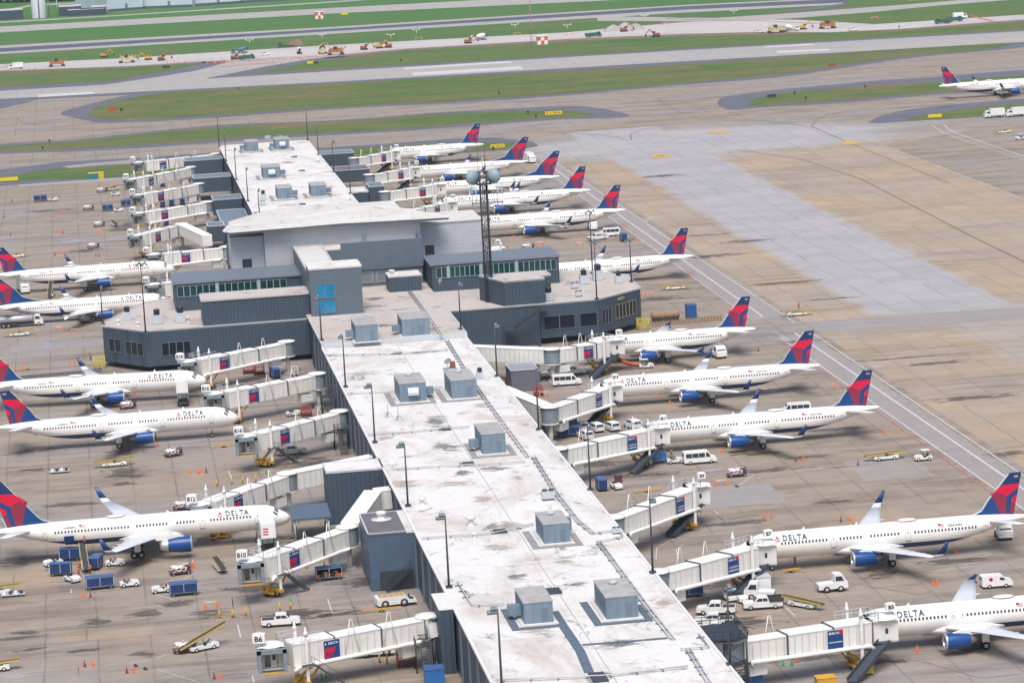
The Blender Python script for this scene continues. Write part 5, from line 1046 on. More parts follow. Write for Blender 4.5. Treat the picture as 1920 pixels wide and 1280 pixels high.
    if hose:
        mb = MB(); a = Rv.lerp(C, 2.0/L)+s*(camside*1.75)+Vector((0, 0, -.15)); b = Rv.lerp(C, 1-3.2/L)+s*(camside*1.95)+Vector((0, 0, -.25)); n = 9
        mb.tube([a-Vector((0, 0, .6))]+[a.lerp(b, i/n) for i in range(n+1)]+[b+dh*.7-Vector((0, 0, .5))], .30, B_ROOF, 10); part(mb, 'air_duct', root)
    # service stair
    if stairs == 'rail':
        mb = MB(); a = Rv.lerp(C, 1-5.0/L)+s*(camside*2.6); b = a-dh*4.6; b.z = .15; steps(mb, tuple(a), tuple(b), .9, B_DK, 12); mb.box(tuple(Rv.lerp(C, 1-4.4/L)+s*(camside*2.2)-Vector((0, 0, .05))), (1.8, 1.4, .1), B_DK); part(mb, 'service_stair', root)
    elif stairs == 'chute':
        mb = MB(); a = C-fy*1.9+fx*(.4 if face > 0 else -.4); b = a-fy*7.6-fx*(-1 if face > 0 else 1)*-4.6; a = a+Vector((0, 0, -.1)); b = Vector((a.x-6.0, a.y-5.8, .25)); 
        dd = Vector((b.x-a.x, b.y-a.y, 0)).normalized(); ss = Vector((-dd.y, dd.x, 0)); mb.beam(a, b, 1.5, .15, B_DK)
        for q_ in (.8, -.8): mb.beam(a+ss*q_+Vector((0, 0, .25)), b+ss*q_+Vector((0, 0, .25)), .12, .62, B_DK)
        for i in range(16): p = a.lerp(b, (i+.5)/16)+Vector((0, 0, .12)); mb.beam(p-ss*.7, p+ss*.7, .06, .06, M_tread)
        part(mb, 'service_stair', root); mb = MB(); mb.box(tuple(a+Vector((0, .5, 0))), (2.2, 1.8, .12), B_DK); part(mb, 'stair_landing', root)
    # equipment cabinet hung below
    mb = MB(); p = Rv.lerp(C, .14)+s*(camside*.4); mb.box((p.x, p.y, zr-1.5), (2.6, 1.6, 1.5), B_W, rz=math.atan2(dh.y, dh.x)); part(mb, 'equipment_cabinet', root)
    return root
def GP(px, py, z): v = P(px, py, z); return (v.x, v.y)
# west side: rotunda roof pixel / cab roof pixel at their own heights
ZR_, ZC_ = 7.1, 6.9
def wb(label, r, c, sign, root_pt=None, **k): return bridge(label, GP(*r, ZR_), GP(*c, ZC_), root_pt, sign=sign, face=-1, group='west', **k)
wb('foreground bridge with gate box B6 and open grey cab', (802, 1151), (507, 1206), 'B6', (43.4, 410, 4.3))
wb('bridge with gate box B10, joined to a bent walkway, orange and yellow wheels', (651, 984), (468, 1047), 'B10', None, wheels=YEL)
wb('bridge with gate box B12 behind the long foreground airliner', (538, 884), (372, 942), 'B12', (45.5, 520, 4.4), stairs=None, hose=False)
wb('bridge with gate box B14 above a parked silver pickup', (636, 768), (460, 814), 'B14', None, hose=False)
wb('bridge with gate box B16 at the nose of an airliner', (594, 698), (400, 735), 'B16', None, stairs=None, hose=False)
wb('bridge with gate box B18 in front of the ribbed west wing', (537, 638), (350, 675), 'B18', None, aframes=2, stairs=None, hose=True)
wb('bridge behind the clerestory, only its grey rotunda and cab showing', (396, 517), (286, 531), 'B20', None, poster='text', aframes=0, stairs=None, hose=False)
wb('bridge behind the rear airliner nose with a widget poster', (424, 461), (287, 475), 'B22', None, aframes=0, stairs=None)
wb('bent bridge with two wings meeting at a grey joint', (340, 418), (252, 440), 'B24', GP(388, 440, ZR_)+(4.1,), aframes=0, hose=False, stairs=None, cut=(.2, .4))
wb('fourth bridge from the far end on the west, grey round rotunda', (388, 377), (258, 398), 'B26', None, aframes=1, stairs=None)
wb('third bridge from the far end on the west, open cab', (372, 343), (256, 364), 'B28', None, aframes=2, stairs=None, hose=False)
wb('second bridge from the far end on the west with blue text poster', (357, 312), (243, 335), 'B30', None, poster='text', aframes=2, stairs=None, hose=False)
wb('farthest west bridge reaching the pier end corner', (404, 287), (258, 303), 'B32', None, poster='text', aframes=2, stairs=None, hose=False)
# the bent walkway from the near pier down to B10
def walkway(name, pts, label, w=2.9, h=2.9, cat='walkway'):
    o = empty(name, (pts[0][0], pts[0][1], 0)); tag(o, label, cat)
    for a, b in zip(pts[:-1], pts[1:]): mb = MB(); tunnel(mb, a, b, w, h); part(mb, 'passage', o)
    for p in pts[1:-1]: mb = MB(); mb.cyl((p[0], p[1], 0), (p[0], p[1], p[2]-.2), .35, B_W, 10); part(mb, 'support_column', o)
    return o
a = GP(700, 917, 8.0); b = GP(652, 985, 7.1); walkway('walkway', [(45.5, a[1], 5.0), (a[0], a[1], 4.9), (b[0]+.5, b[1]+1.6, 4.2)], 'white covered walkway bending down between two tall blue blocks')
# east side
ZRe, ZCe = 7.1, 6.9
def eb(label, r, c, sign, root_pt=None, **k): return bridge(label, GP(*r, ZRe), GP(*c, ZCe), root_pt, sign=sign, face=1, group='east', **k)
eb('bridge with gate box B5 running from a black stair frame', (1372, 1196), (1655, 1152), 'B5', (75.4, 386.5, 4.3), stairs='chute', poster='short', aframes=1, hose=True)
eb('bridge with gate box B7 above a blue baggage cart', (1232, 1068), (1430, 1014), 'B7', None, stairs='chute', poster='text')
eb('unoccupied bridge with gate box B9 and yellow drive wheels', (1150, 966), (1308, 905), 'B9', None, stairs='chute', poster='text')
eb('bridge with gate box B11 between parked vans', (1046, 838), (1235, 796), 'B11', None, stairs='chute', poster='text', aframes=1)
eb('bridge with gate box B13 over a white van', (1030, 760), (1148, 718), 'B13', (76, 575, 4.2), stairs='chute', poster='text', aframes=0)
eb('bridge with gate box B17 on a round grey rotunda with railed roof', (1034, 652), (1153, 633), 'B17', (75.9, 622, 4.4), stairs='chute', aframes=2, hose=False)
eb('bridge with gate box B21 behind the lattice tower', (880, 500), (932, 462), 'B21', None, stairs='chute', poster=None, aframes=0, hose=False)
eb('fourth bridge from the far end on the east, rising behind the hall roof', (762, 392), (845, 376), 'B25', None, stairs=None, aframes=1)
eb('third bridge from the far end on the east above a low white tractor', (721, 358), (824, 343), 'B27', None, stairs=None, aframes=0)
eb('second bridge from the far end on the east', (692, 326), (777, 312), 'B29', None, stairs='chute', aframes=0)
eb('farthest east bridge beside the grass tip', (663, 295), (740, 281), 'B31', None, stairs='chute', aframes=2)
# ------------------------------------------------------------------ rooftop units, lamps, mast
U_SIDE = clad_mat('unit_side', (.17, .235, .30), 1.25, None, .3, .88); U_TOP = mat('unit_top', (.40, .40, .40), .6, vary=.2, scale=.6); U_PALE = mat('unit_hood', (.48, .53, .58), .5); PAD = mat('walk_pad', (.30, .29, .30), .9, vary=.25, scale=.5); PADD = mat('dark_walk_pad', (.10, .14, .19), .9, vary=.2)
LOUV = mat('louvre_dark', (.09, .13, .17), .6); U_DOOR = mat('unit_door', (.14, .19, .24), .6)
HATCH = mat('roof_hatch_dark', (.05, .055, .07), .6); VENTW = mat('vent_white', (.68, .68, .66), .6)
def hvac(px, py, w, d, h, z, label, duct=None, hood=False, pad=None, X=None):
    c = P(px, py, z)                    # front left corner of its foot
    x0, y0 = c.x, c.y; o = empty('rooftop_unit', (x0+w/2, y0, z)); tag(o, label, 'rooftop unit', 'plant units standing on the pier roof')
    mb = MB(); mb.b2(x0, x0+w, y0, y0+d, z+.15, z+h, U_SIDE); part(mb, 'casing', o)
    mb = MB(); mb.b2(x0-.08, x0+w+.08, y0-.08, y0+d+.08, z+h, z+h+.14, U_TOP)
    for i in range(1, int(d/.9)): mb.b2(x0, x0+w, y0+i*.9, y0+i*.9+.06, z+h+.14, z+h+.2, U_TOP)
    part(mb, 'lid', o); mb = MB(); mb.b2(x0-.5, x0+w+.5, y0-.5, y0+d+.5, z+.02, z+.16, VENTW); part(mb, 'curb', o)
    if duct:
        for q in duct:
            mb = MB(); 
            if q == 'L': mb.b2(x0-1.7, x0-.02, y0+d*.35, y0+d*.35+1.5, z+.7, z+2.0, U_SIDE)
            if q == 'R': mb.b2(x0+w+.02, x0+w+1.7, y0+d*.3, y0+d*.3+1.5, z+.7, z+2.0, U_SIDE)
            if q == 'B': mb.b2(x0+w+.02, x0+w+1.2, y0+d*.72, y0+d*.72+1.5, z+.5, z+2.3, U_SIDE)
            part(mb, 'duct', o)
    for k in range(3 if d > 8 else 2): part(MB().b2(x0-.04, x0-.005, y0+1.0+k*2.6, y0+2.8+k*2.6, z+h*.35, z+h*.85, LOUV), 'louvre', o)
    part(MB().b2(x0+w*.62, x0+w*.62+.85, y0-.04, y0-.005, z+.35, z+2.2, U_DOOR), 'access_door', o)
    part(MB().lathe([(.01, z+h+.2), (.55, z+h+.2), (.6, z+h+.55), (.5, z+h+.6), (.01, z+h+.45)], U_PALE, 'z', (x0+w*.5, y0+d*.7, 0), 14), 'fan_cowl', o) if (px*7) % 3 == 1 else None
    if hood:
        mb = MB(); mb.xz([(0, 0), (0, 1.3), (.3, 1.5), (.9, .6), (.9, .1)], 0, 2.0, U_PALE)
        for i, v in enumerate(mb.v): mb.v[i] = (x0+w*.5-1.0+v[1], y0-.01-v[0], z+h*.38+v[2])
        part(mb, 'intake_hood', o)
    if pad:
        mb = MB(); m = PADD if pad == 'dark' else PAD
        for (a0, a1, b0, b1) in ((x0-2.0, x0-.9, y0-2.2, y0+d+1.0), (x0-.85, x0+w+1.6, y0-2.2, y0-1.0), (x0+w+.7, x0+w+1.6, y0-.95, y0+d*.7)): mb.b2(a0, a1, b0, b1, z+.03, z+.07, m)
        part(mb, 'walk_pad', o)
    return o
zR = 9.02; zF = 9.02; zU = 9.86
hvac(668, 643, 5.4-.8, 10, 3.6, zU, 'grey plant unit with a pale hood low on its front, by the parapet', 'L')
hvac(755, 632, 5.8, 9.0, 3.6, zU, 'larger grey plant unit beside the pipe run on the raised roof', 'L')
hvac(751, 756, 4.9, 10, 3.6, zR, 'plant unit with a pale intake hood on its front face', 'R', True, 'grey')
hvac(847, 749, 4.8, 10.5, 3.5, zR, 'plant unit next to the pipe run, behind the red roof box', None, False, 'grey')
hvac(905, 853, 4.0, 9.5, 3.5, zR, 'tall narrow plant unit in the middle of the near roof', 'L', False, 'grey')
hvac(1021, 1021, 3.9, 8.2, 3.0, zR, 'plant unit ringed by grey walk pads near the right roof edge', 'B', False, 'grey')
hvac(984, 1172, 3.9, 8.2, 3.0, zR, 'foreground plant unit left of two with a curved dark path beside it', 'L', False, 'dark')
hvac(1138, 1163, 4.3, 9.5, 3.1, zR, 'foreground plant unit right of two, largest on the near roof', None, False, 'dark')
hvac(461, 286, 4.2, 8, 3.3, zF, 'left one of the two plant units at the far pier end', 'L', False, 'grey')
hvac(517, 282, 4.6, 9, 3.4, zF, 'right one of the two plant units at the far pier end', 'L', True, 'grey')
hvac(494, 336, 5.3, 9, 3.4, zF, 'middle plant unit on the far pier roof with a pale hood', 'R', True, 'grey')
hvac(521, 375, 4.3, 9, 3.2, zF, 'near left plant unit on the far pier roof', 'R', False, 'grey')
hvac(584, 370, 4.4, 9, 3.2, zF, 'near right plant unit on the far pier roof', 'R', False, 'grey')
hvac(1238, 1290, 5.5, 10, 3.1, zR, 'plant unit at the bottom edge of the near roof') if False else None
# dark curved walkway strip from the unit to the hatch
def strip(name, pts, w, z, m, label, cat, seg=3.0):
    pts = [P(x, y, z) for x, y in pts]; mb = MB()
    for i in range(len(pts)-1):
        a, b = pts[i], pts[i+1]; L = (b-a).length; n = max(1, int(L/seg)); d = (b-a)/L
        for k in range(n): mb.beam(a+d*(L*k/n+.06), a+d*(L*(k+1)/n-.06), w, .05, m)
    o = mb.build(name); tag(o, label, cat); return o
strip('walk_path', [(1053, 1168), (1075, 1200), (1088, 1220), (1105, 1260)], 1.25, zR+.04, PADD, 'dark curved walk path of mats on the near white roof', 'roof path')
strip('walk_path', [(1091, 1208), (1160, 1203), (1252, 1195)], .7, zR+.04, PADD, 'straight dark walk path of mats across the near white roof', 'roof path')
strip('walk_path', [(940, 1152), (957, 1180)], 1.1, zR+.04, PADD, 'short dark mats at the left plant unit', 'roof path') if False else None
def pipe_run(pts, z, label, n=2, gap=.5, blocks=True):
    pts = [P(x, y, z) for x, y in pts]; o = empty('pipe_run', tuple(pts[0])); tag(o, label, 'roof pipes'); M_p = mat('roof_pipe', (.50, .51, .54), .5)
    for k in range(n):
        off = (k-(n-1)/2)*gap; q = []
        for i, p in enumerate(pts):
            d = (pts[min(i+1, len(pts)-1)]-pts[max(i-1, 0)]).normalized(); q.append(p+Vector((-d.y, d.x, 0))*off+Vector((0, 0, .32)))
        part(MB().tube(q, .10, M_p, 6), 'pipe', o)
    if blocks:
        mb = MB(); M_blk = mat('support_block_grey', (.16, .155, .16), .8)
        for i in range(len(pts)-1):
            a, b = pts[i], pts[i+1]; L = (b-a).length; d = (b-a)/L; mb.beam(a+Vector((0, 0, .07)), b+Vector((0, 0, .07)), .12, .05, M_p); s = Vector((-d.y, d.x, 0))
            for k in range(int(L/3.4)): c = a+d*(k*3.4+1); mb.beam(c-s*.55+Vector((0, 0, .10)), c+s*.55+Vector((0, 0, .10)), .14, .12, M_blk)
        part(mb, 'support_block', o)
    return o
pipe_run([(766, 545), (800, 590), (829, 632)], zU, 'pipe run on the raised roof leading back to the plant room')
pipe_run([(838, 640), (875, 700), (923, 768), (990, 858)], zR, 'long pipe run along the right side of the near roof, farthest stretch')
pipe_run([(1000, 858), (1044, 928), (1085, 980), (1113, 1002)], zR, 'pipe run along the right side of the near roof, middle stretch')
pipe_run([(1122, 1018), (1160, 1068), (1215, 1142), (1262, 1200)], zR, 'pipe run along the right side of the near roof, beside the largest unit')
pipe_run([(1290, 1220), (1330, 1282)], zR, 'pipe run at the lower right corner of the near roof')
pipe_run([(1113, 1002), (1160, 996), (1168, 1008), (1122, 1018)], zR, 'small pipe loop at the right roof edge', 1)
pipe_run([(1310, 1192), (1330, 1215), (1275, 1220)], zR, 'small pipe loop near the black stair frame', 1)
pipe_run([(858+0, 1095), (885, 1137), (945, 1135)], zR, 'thin pipe behind the left foreground unit', 1)
pipe_run([(610, 668), (740, 665), (840, 658)], zR, 'thin pipe across the roof below the parapet', 1)
pipe_run([(650, 740), (735, 736), (828, 728)], zR, 'thin pipe joining the two middle plant units', 1)
pipe_run([(690, 818), (880, 802)], zR, 'thin pipe across the roof behind the narrow unit', 1)
pipe_run([(735, 882), (985, 868)], zR, 'thin pipe across the middle of the near roof', 1)
pipe_run([(790, 1011), (930, 1001), (1000, 985)], zR, 'thin pipe running left from the pad ringed unit', 1)
pipe_run([(930, 1278), (1130, 1270), (1290, 1252)], zR, 'thin pipe across the bottom of the near roof', 1)
def hatch(px, py, w, d, label, z=9.02): 
    c = P(px, py, z); o = empty('roof_hatch', tuple(c)); tag(o, label, 'roof hatch', 'dark hatches and drains on the white roof')
    mb = MB(); mb.b2(c.x-w/2, c.x+w/2, c.y-d/2, c.y+d/2, z+.08, z+.34, HATCH); mb.b2(c.x-w/2-.1, c.x+w/2+.1, c.y-d/2-.1, c.y+d/2+.1, z+.02, z+.1, VENTW); part(mb, 'cover', o)
    mb = MB(); [mb.beam((c.x-w/2-.5, c.y-d/2+.25+i*d/4, z+.2), (c.x-w/2-.1, c.y-d/2+.25+i*d/4, z+.2), .08, .08, HATCH) for i in range(4)]; part(mb, 'hinge', o)
for a in ((745, 664, 1.8, 1.4, 'dark roof hatch just below the parapet step'), (836, 806, 1.6, 2.0, 'dark roof hatch beside the narrow tall unit'), (878, 871, 1.9, 2.0, 'dark roof hatch in the middle of the stained roof'), (938, 998, 1.9, 2.4, 'dark roof hatch left of the pad ringed unit'), (1038, 1110, 2.0, 3.0, 'dark roof hatch between the two foreground units'), (1122, 1272, 2.0, 4.0, 'dark roof hatch at the bottom edge of the photo'),
          (553, 295, 1.4, 2.0, 'dark roof hatch near the far pier end'), (567, 321, 1.5, 2.0, 'dark roof hatch in the middle of the far roof'), (568, 384, 1.5, 2.0, 'dark roof hatch on the far roof by the hall'), (780, 710+0, .01, .01, '')): 
    if a[4]: hatch(*a)
def vent(px, py, s, label, z=9.02, kind=0):
    c = P(px, py, z); o = empty('roof_vent', tuple(c)); tag(o, label, 'roof vent', 'small vents on the roofs'); mb = MB()
    if kind == 0: mb.lathe([(.55*s, 0), (.35*s, .15*s), (.35*s, .75*s), (.6*s, .8*s), (.6*s, 1.1*s), (.3*s, 1.25*s), (.01, 1.28*s)][::-1], VENTW, 'z', tuple(c), 12); part(mb, 'cowl', o)
    elif kind == 1: mb.box(c+Vector((0, 0, .7*s)), (1.3*s, 1.2*s, 1.3*s), U_PALE); part(mb, 'casing', o); mb = MB(); mb.lathe([(.01, 1.35*s), (.45*s, 1.35*s), (.45*s, 2.0*s), (.55*s, 2.05*s), (.01, 2.3*s)], HATCH, 'z', tuple(c), 10); part(mb, 'exhaust', o)
    elif kind == 2: mb.box(c+Vector((0, 0, .7*s)), (1.5*s, .9*s, .9*s), U_PALE); [mb.cyl(c+Vector((q*s, 0, 1.15*s)), c+Vector((q*s, 0, 1.35*s)), .32*s, HATCH, 10) for q in (-.4, .4)]; [mb.cyl(c+Vector((q*s, w*s, 0)), c+Vector((q*s, w*s, .3*s)), .05, HATCH, 5) for q in (-.6, .6) for w in (-.35, .35)]; part(mb, 'condenser', o)
    else: mb.cyl(c, c+Vector((0, 0, 1.2*s)), .06, HATCH, 6); mb.cyl(c+Vector((0, 0, 0)), c+Vector((0, 0, .15)), .25, HATCH, 8); part(mb, 'stub', o)
for a in ((792, 945, .9, 'white mushroom vent on the near roof'), (883, 985, 1.3, 'tall white mushroom vent left of the pad ringed unit'), (890, 1008, .7, 'small white vent beside a dark hatch'), (1028, 937, 1.3, 'double fan condenser behind the pad ringed unit', 9.02, 2), (900, 710, 1.0, 'pale condenser box at the right roof edge', 9.02, 1), (1156, 1000, .8, 'small pump box inside the pipe loop', 9.02, 2),
          (848, 700, .9, 'small pale box behind the plant unit by the pipes', 9.02, 2), (225+14, 600, 1.4, 'dark topped box vent on the west wing roof', 9.02, 1), (295, 607, 1.5, 'tall grey exhaust on the west wing roof', 9.02, 1), (339, 604, 1.6, 'tallest grey exhaust near the upper storey, west wing', 9.02, 1), (352, 603, .9, 'low pale vent beside the tallest exhaust', 9.02, 0), (222, 608, .9, 'small pale vent by the west wing corner', 9.02, 0), (259, 611, .8, 'pale round vent behind a lamp post, west wing', 9.02, 0),
          (1095, 532, 1.5, 'grey stack vent on the east wing roof', 9.02, 1), (1121, 525, 1.7, 'large pale box vent on the east wing roof', 9.02, 1), (1160, 530, 1.2, 'dark cluster vent near the east wing corner', 9.02, 1), (1030, 563, 1.3, 'bushy dark fan unit beside the upper storey, east wing', 9.02, 1), (1085, 556, 1.0, 'flat condenser in the middle of the east roof', 9.02, 2), (1078, 541, 1.1, 'white frame condenser behind the flat one, east wing', 9.02, 2),
          (494, 374, 1.2, 'dark box vent at the left edge of the far roof', 9.02, 1), (597, 307, 1.2, 'round vent at the right edge of the far roof', 9.02, 0), (493, 384, .9, 'small stepped vent by the hall, far roof', 9.02, 2), (502, 262, 1.3, 'white mast box at the far pier end', 9.02, 2), (724, 500, .01, '')):
    if a[3]: vent(*a)
# red box and dish on the near roof
o = empty('roof_cabinet', tuple(P(849, 690, 9.02))); tag(o, 'small rust red cabinet on the white roof beside a dish', 'cabinet'); c = P(849, 690, 9.02); part(MB().box(c+Vector((0, 0, .7)), (1.1, 1.1, 1.3), mat('rust_red', (.22, .07, .05), .7), taper=(.8, .8)), 'casing', o); part(MB().box(c+Vector((-.7, -.6, .05)), (2.6, 2.6, .06), PAD), 'mat', o)
def dish(px, py, z, r, label, az=200):
    c = P(px, py, z); o = empty('satellite_dish', tuple(c)); tag(o, label, 'satellite dish'); part(MB().cyl(c, c+Vector((0, 0, .8+r*.5)), .06, U_PALE, 6), 'stand', o)
    mb = MB(); mb.lathe([(.01, 0), (r*.5, r*.07), (r*.85, r*.2), (r, r*.3), (r*.97, r*.34), (r*.5, r*.12), (.01, r*.05)], mat('dish_white', (.6, .68, .68), .5), 'y', (0, 0, 0), 16); M_ = Matrix.Translation(c+Vector((0, 0, .9+r*.6))) @ Matrix.Rotation(R(az-180), 4, 'Z') @ Matrix.Rotation(R(30), 4, 'X') @ Matrix.Rotation(PI, 4, 'Z')
    mb.v = [tuple(M_ @ Vector(v)) for v in mb.v]; part(mb, 'reflector', o)
dish(839, 688, 9.02, .75, 'pale green dish beside the rust red roof cabinet'); dish(825, 535, 11.2, .5, 'small dish mounted on the ribbed wall of the east clerestory')
for (x, y) in ((728, 778), (747, 783)):
    c = P(x, y+5, 9.02); o = empty('tripod_mast', tuple(c)); tag(o, 'left of two thin tripod masts on the stained roof' if x == 728 else 'right of two thin tripod masts on the stained roof', 'tripod mast'); part(MB().cyl(c, c+Vector((0, 0, 2.6)), .04, HATCH, 5), 'mast', o)
    for k in range(3): t = 2.1*k; part(MB().beam(c+Vector((math.cos(t)*1.0, math.sin(t)*1.0, .05)), c+Vector((0, 0, 1.0)), .05, .05, HATCH), 'leg', o)

# lamp posts
M_pole = mat('lamp_pole_dark', (.06, .07, .085), .5, .3); M_lamp = mat('lamp_housing', (.16, .21, .23), .45)
def lamp_post(base, zb, h, label, heads=4, side=-1, double=False):
    c = P(*base, zb); o = empty('lamp_post', tuple(c)); tag(o, label, 'lamp post', 'tall lamp posts of the pier')
    part(MB().tube([c, c+Vector((0, 0, h*.5)), c+Vector((0, 0, h))], [.17, .14, .09], M_pole, 8), 'pole', o)
    part(MB().box(c+Vector((0, 0, .12)), (.9, .9, .24), M_pole), 'base_plate', o)
    mb = MB(); t = c+Vector((0, 0, h)); mb.beam(t+Vector((-.9 if side < 0 or double else -.1, 0, 0)), t+Vector((.9 if side > 0 or double else .1, 0, 0)), .1, .1, M_pole); part(mb, 'crossarm', o)
    for i in range(heads):
        dx = side*(.25+.45*(i//2)) if not double else (-.9+1.8*i/(heads-1)); part(MB().box(t+Vector((dx, -.12, -.28+.42*(i % 2))), (.42, .5, .34), M_lamp, rx=R(35)), 'floodlight', o)
for a in (((703, 829), 9.1, (105), 'lamp post on the left roof edge by the B14 bridge'), ((765, 948), 9.1, 0, 'lamp post on the left roof edge above the tall ribbed block'), ((842, 1100), 9.1, 0, 'lamp post on the left roof edge near the dark roofed block'), ((941, 1290), 9.1, 0, 'lamp post whose foot is cut by the bottom edge'), ((648, 725), 9.1, 0, 'lamp post on the left roof edge by the B16 bridge'), ((603, 638), 9.9, 0, 'lamp post standing before the slate tower window')):
    tops = {703: 722, 765: 832, 842: 965, 941: 1140, 648: 630, 603: 557}; c = P(*a[0], a[1]); v = 1/((c-Vector((0, 0, CAM_H))).dot(_f))*CAM_F*.98
    lamp_post(a[0], a[1], (a[0][1]-tops[a[0][0]])/v, a[3], 5 if a[0][0] > 690 else 3, -1)
for a, top, lab in (((1107, 918), 800, 'lamp post on the right roof edge by the B11 bridge'), ((1224, 1073), 935, 'lamp post on the right roof edge by the B7 bridge'), ((1369, 1245), 1100, 'lamp post beside the black stair frame'), ((864, 617), 533, 'lamp post on the right corner of the raised roof'), ((932, 705), 610, 'lamp post on the right roof edge by the B17 bridge'), ((1010, 805), 692, 'lamp post on the right roof edge above the grey shed roof')):
    z = 9.9 if a[1] < 640 else 9.1; c = P(*a, z); v = 1/((c-Vector((0, 0, CAM_H))).dot(_f))*CAM_F*.98; lamp_post(a, z, (a[1]-top)/v, lab, 3, 1)
for a, top, z, lab in (((411, 275), 220, 9.1, 'thin lamp post at the far left corner of the pier end'), ((424, 302), 250, 9.1, 'thin lamp post just before the far left roof corner'), ((577, 263), 205, 9.1, 'tall thin lamp post at the far right corner of the pier end'), ((597, 290), 235, 9.1, 'thin lamp post just before the far right roof corner'), ((443, 337), 280, 9.1, 'lamp post second along the left edge of the far roof'), ((465, 377), 317, 9.1, 'lamp post third along the left edge of the far roof'), ((487, 410), 357, 9.1, 'lamp post by the hall corner on the far roof'), ((626, 323), 266, 9.1, 'lamp post on the right edge of the far roof by two annexes'),
                       ((657, 363), 300, 9.1, 'lamp post on the right edge of the far roof'), ((273, 623), 495, 9.1, 'lamp post on the west wing corner with wide head'), ((193, 608), 540, 9.1, 'short thin lamp post at the west tip of the wing'), ((1111, 512), 398, 9.1, 'left of three tall lamp posts at the east wing'), ((1119, 561), 455, 9.1, 'middle lamp post on the east wing front corner'), ((1184, 528), 450, 9.1, 'right one of three tall lamp posts at the east wing')):
    c = P(*a, z); v = 1/((c-Vector((0, 0, CAM_H))).dot(_f))*CAM_F*.98; lamp_post(a, z, (a[1]-top)/v, lab, 4 if a[0] > 600 or a[0] == 273 else 2, 1, a[0] in (273, 1111, 1119, 1184))
for i, (x, lab) in enumerate(((497, 'left lightning rod before the hall roof'), (509, 'right lightning rod before the hall roof'))): pass
# lattice mast with dishes
mc = P(922, 641, 0); zt_ = zt = 40.4
mast = empty('lattice_tower', (mc.x, mc.y, 0)); tag(mast, 'dark lattice radio tower with two round dishes near its top', 'radio tower'); M_mast = mat('mast_dark', (.035, .04, .055), .55)
for k in range(4): sx, sy = ((-1, -1), (1, -1), (1, 1), (-1, 1))[k]; part(MB().tube([(mc.x+sx*.75, mc.y+sy*.75, 0), (mc.x+sx*.75, mc.y+sy*.75, 38)], .12, M_mast, 6), 'leg', mast)
mb = MB()
for i in range(26):
    z0 = i*1.46; z1 = z0+1.46
    for (a, b) in (((-1, -1), (1, -1)), ((1, -1), (1, 1)), ((1, 1), (-1, 1)), ((-1, 1), (-1, -1))):
        p, q = Vector((mc.x+a[0]*.75, mc.y+a[1]*.75, z0)), Vector((mc.x+b[0]*.75, mc.y+b[1]*.75, z1))
        if i % 2: p.z, q.z = z1, z0
        mb.beam(p, q, .09, .09, M_mast); mb.beam((p.x, p.y, z1), (q.x, q.y, z1), .08, .08, M_mast)
part(mb, 'bracing', mast)
mb = MB()
for x in (-.35, 0, .35): mb.tube([(mc.x+x, mc.y-.82, 1), (mc.x+x, mc.y-.82, 36)], .09, M_mast, 5)
part(mb, 'cable_bundle', mast)
for sx, ang in ((-1, 25), (1, -25)):
    mb = MB(); mb.lathe([(.01, -.45), (1.55, -.45), (1.55, .45), (1.0, .75), (.01, .85)], mat('dish_pale_blue', (.24, .33, .38), .5), 'y', (0, 0, 0), 24); M_ = Matrix.Translation((mc.x+sx*2.3, mc.y-.3, 36.8)) @ Matrix.Rotation(R(ang), 4, 'Z'); mb.v = [tuple(M_ @ Vector(v)) for v in mb.v]; part(mb, 'drum_dish', mast)
for (x, y, z0, z1, r) in ((-1.0, 0, 38, 47, .05), (.6, 0, 38, 44.5, .05), (.1, .5, 38, 41, .1), (-2.6, 0, 30.5, 34.8, .1), (3.0, 0, 30, 34.6, .1), (4.0, 0, 30, 35, .07), (2.2, 0, 31, 34.2, .07), (-1.8, -.5, 31, 34.5, .1)): part(MB().cyl((mc.x+x, mc.y+y, z0), (mc.x+x, mc.y+y, z1), r, M_trim if r > .06 else M_pole, 6), 'antenna', mast)
mb = MB(); mb.b2(mc.x-2.8, mc.x+4.2, mc.y-.2, mc.y+.2, 33.0, 33.15, M_mast); mb.b2(mc.x-2.8, mc.x+4.2, mc.y-.2, mc.y+.2, 31.0, 31.15, M_mast); mb.b2(mc.x-1.6, mc.x+1.6, mc.y-1.6, mc.y+1.6, 35.2, 35.3, M_mast); railing(mb, [(mc.x-1.6, mc.y-1.6, 35.3), (mc.x+1.6, mc.y-1.6, 35.3), (mc.x+1.6, mc.y+1.6, 35.3)], 1.1, M_mast); part(mb, 'platform', mast)
# black stair frame on the right roof edge near the bottom
sf = empty('stair_frame', (78, 385, 0)); tag(sf, 'black steel stair frame standing against the near right roof edge', 'stair'); y0 = 383.0; x0 = 75.8
for (x, y) in ((x0+.3, y0), (x0+5.4, y0), (x0+.3, y0+8), (x0+5.4, y0+8)): part(MB().cyl((x, y, 0), (x, y, 8.2), .13, MS, 6), 'post', sf)
mb = MB(); mb.b2(x0, x0+5.6, y0, y0+8, 7.6, 7.75, MS); mb.b2(x0+2.8, x0+5.6, y0, y0+2.5, 4.2, 4.32, MS); part(mb, 'platform', sf)
mb = MB(); railing(mb, [(x0, y0, 7.75), (x0+5.6, y0, 7.75), (x0+5.6, y0+8, 7.75), (x0, y0+8, 7.75)], 1.1, MS, .04, 1.0); part(mb, 'railing', sf)
mb = MB(); steps(mb, (x0+4.3, y0+2.5, 4.3), (x0+4.3, y0+7.8, 7.6), 1.5, MS, 12); part(mb, 'upper_flight', sf)
mb = MB(); steps(mb, (x0+4.3, y0-.2, 4.2), (x0+4.3, y0-6.2, .2), 1.6, MS, 14); part(mb, 'lower_flight', sf)
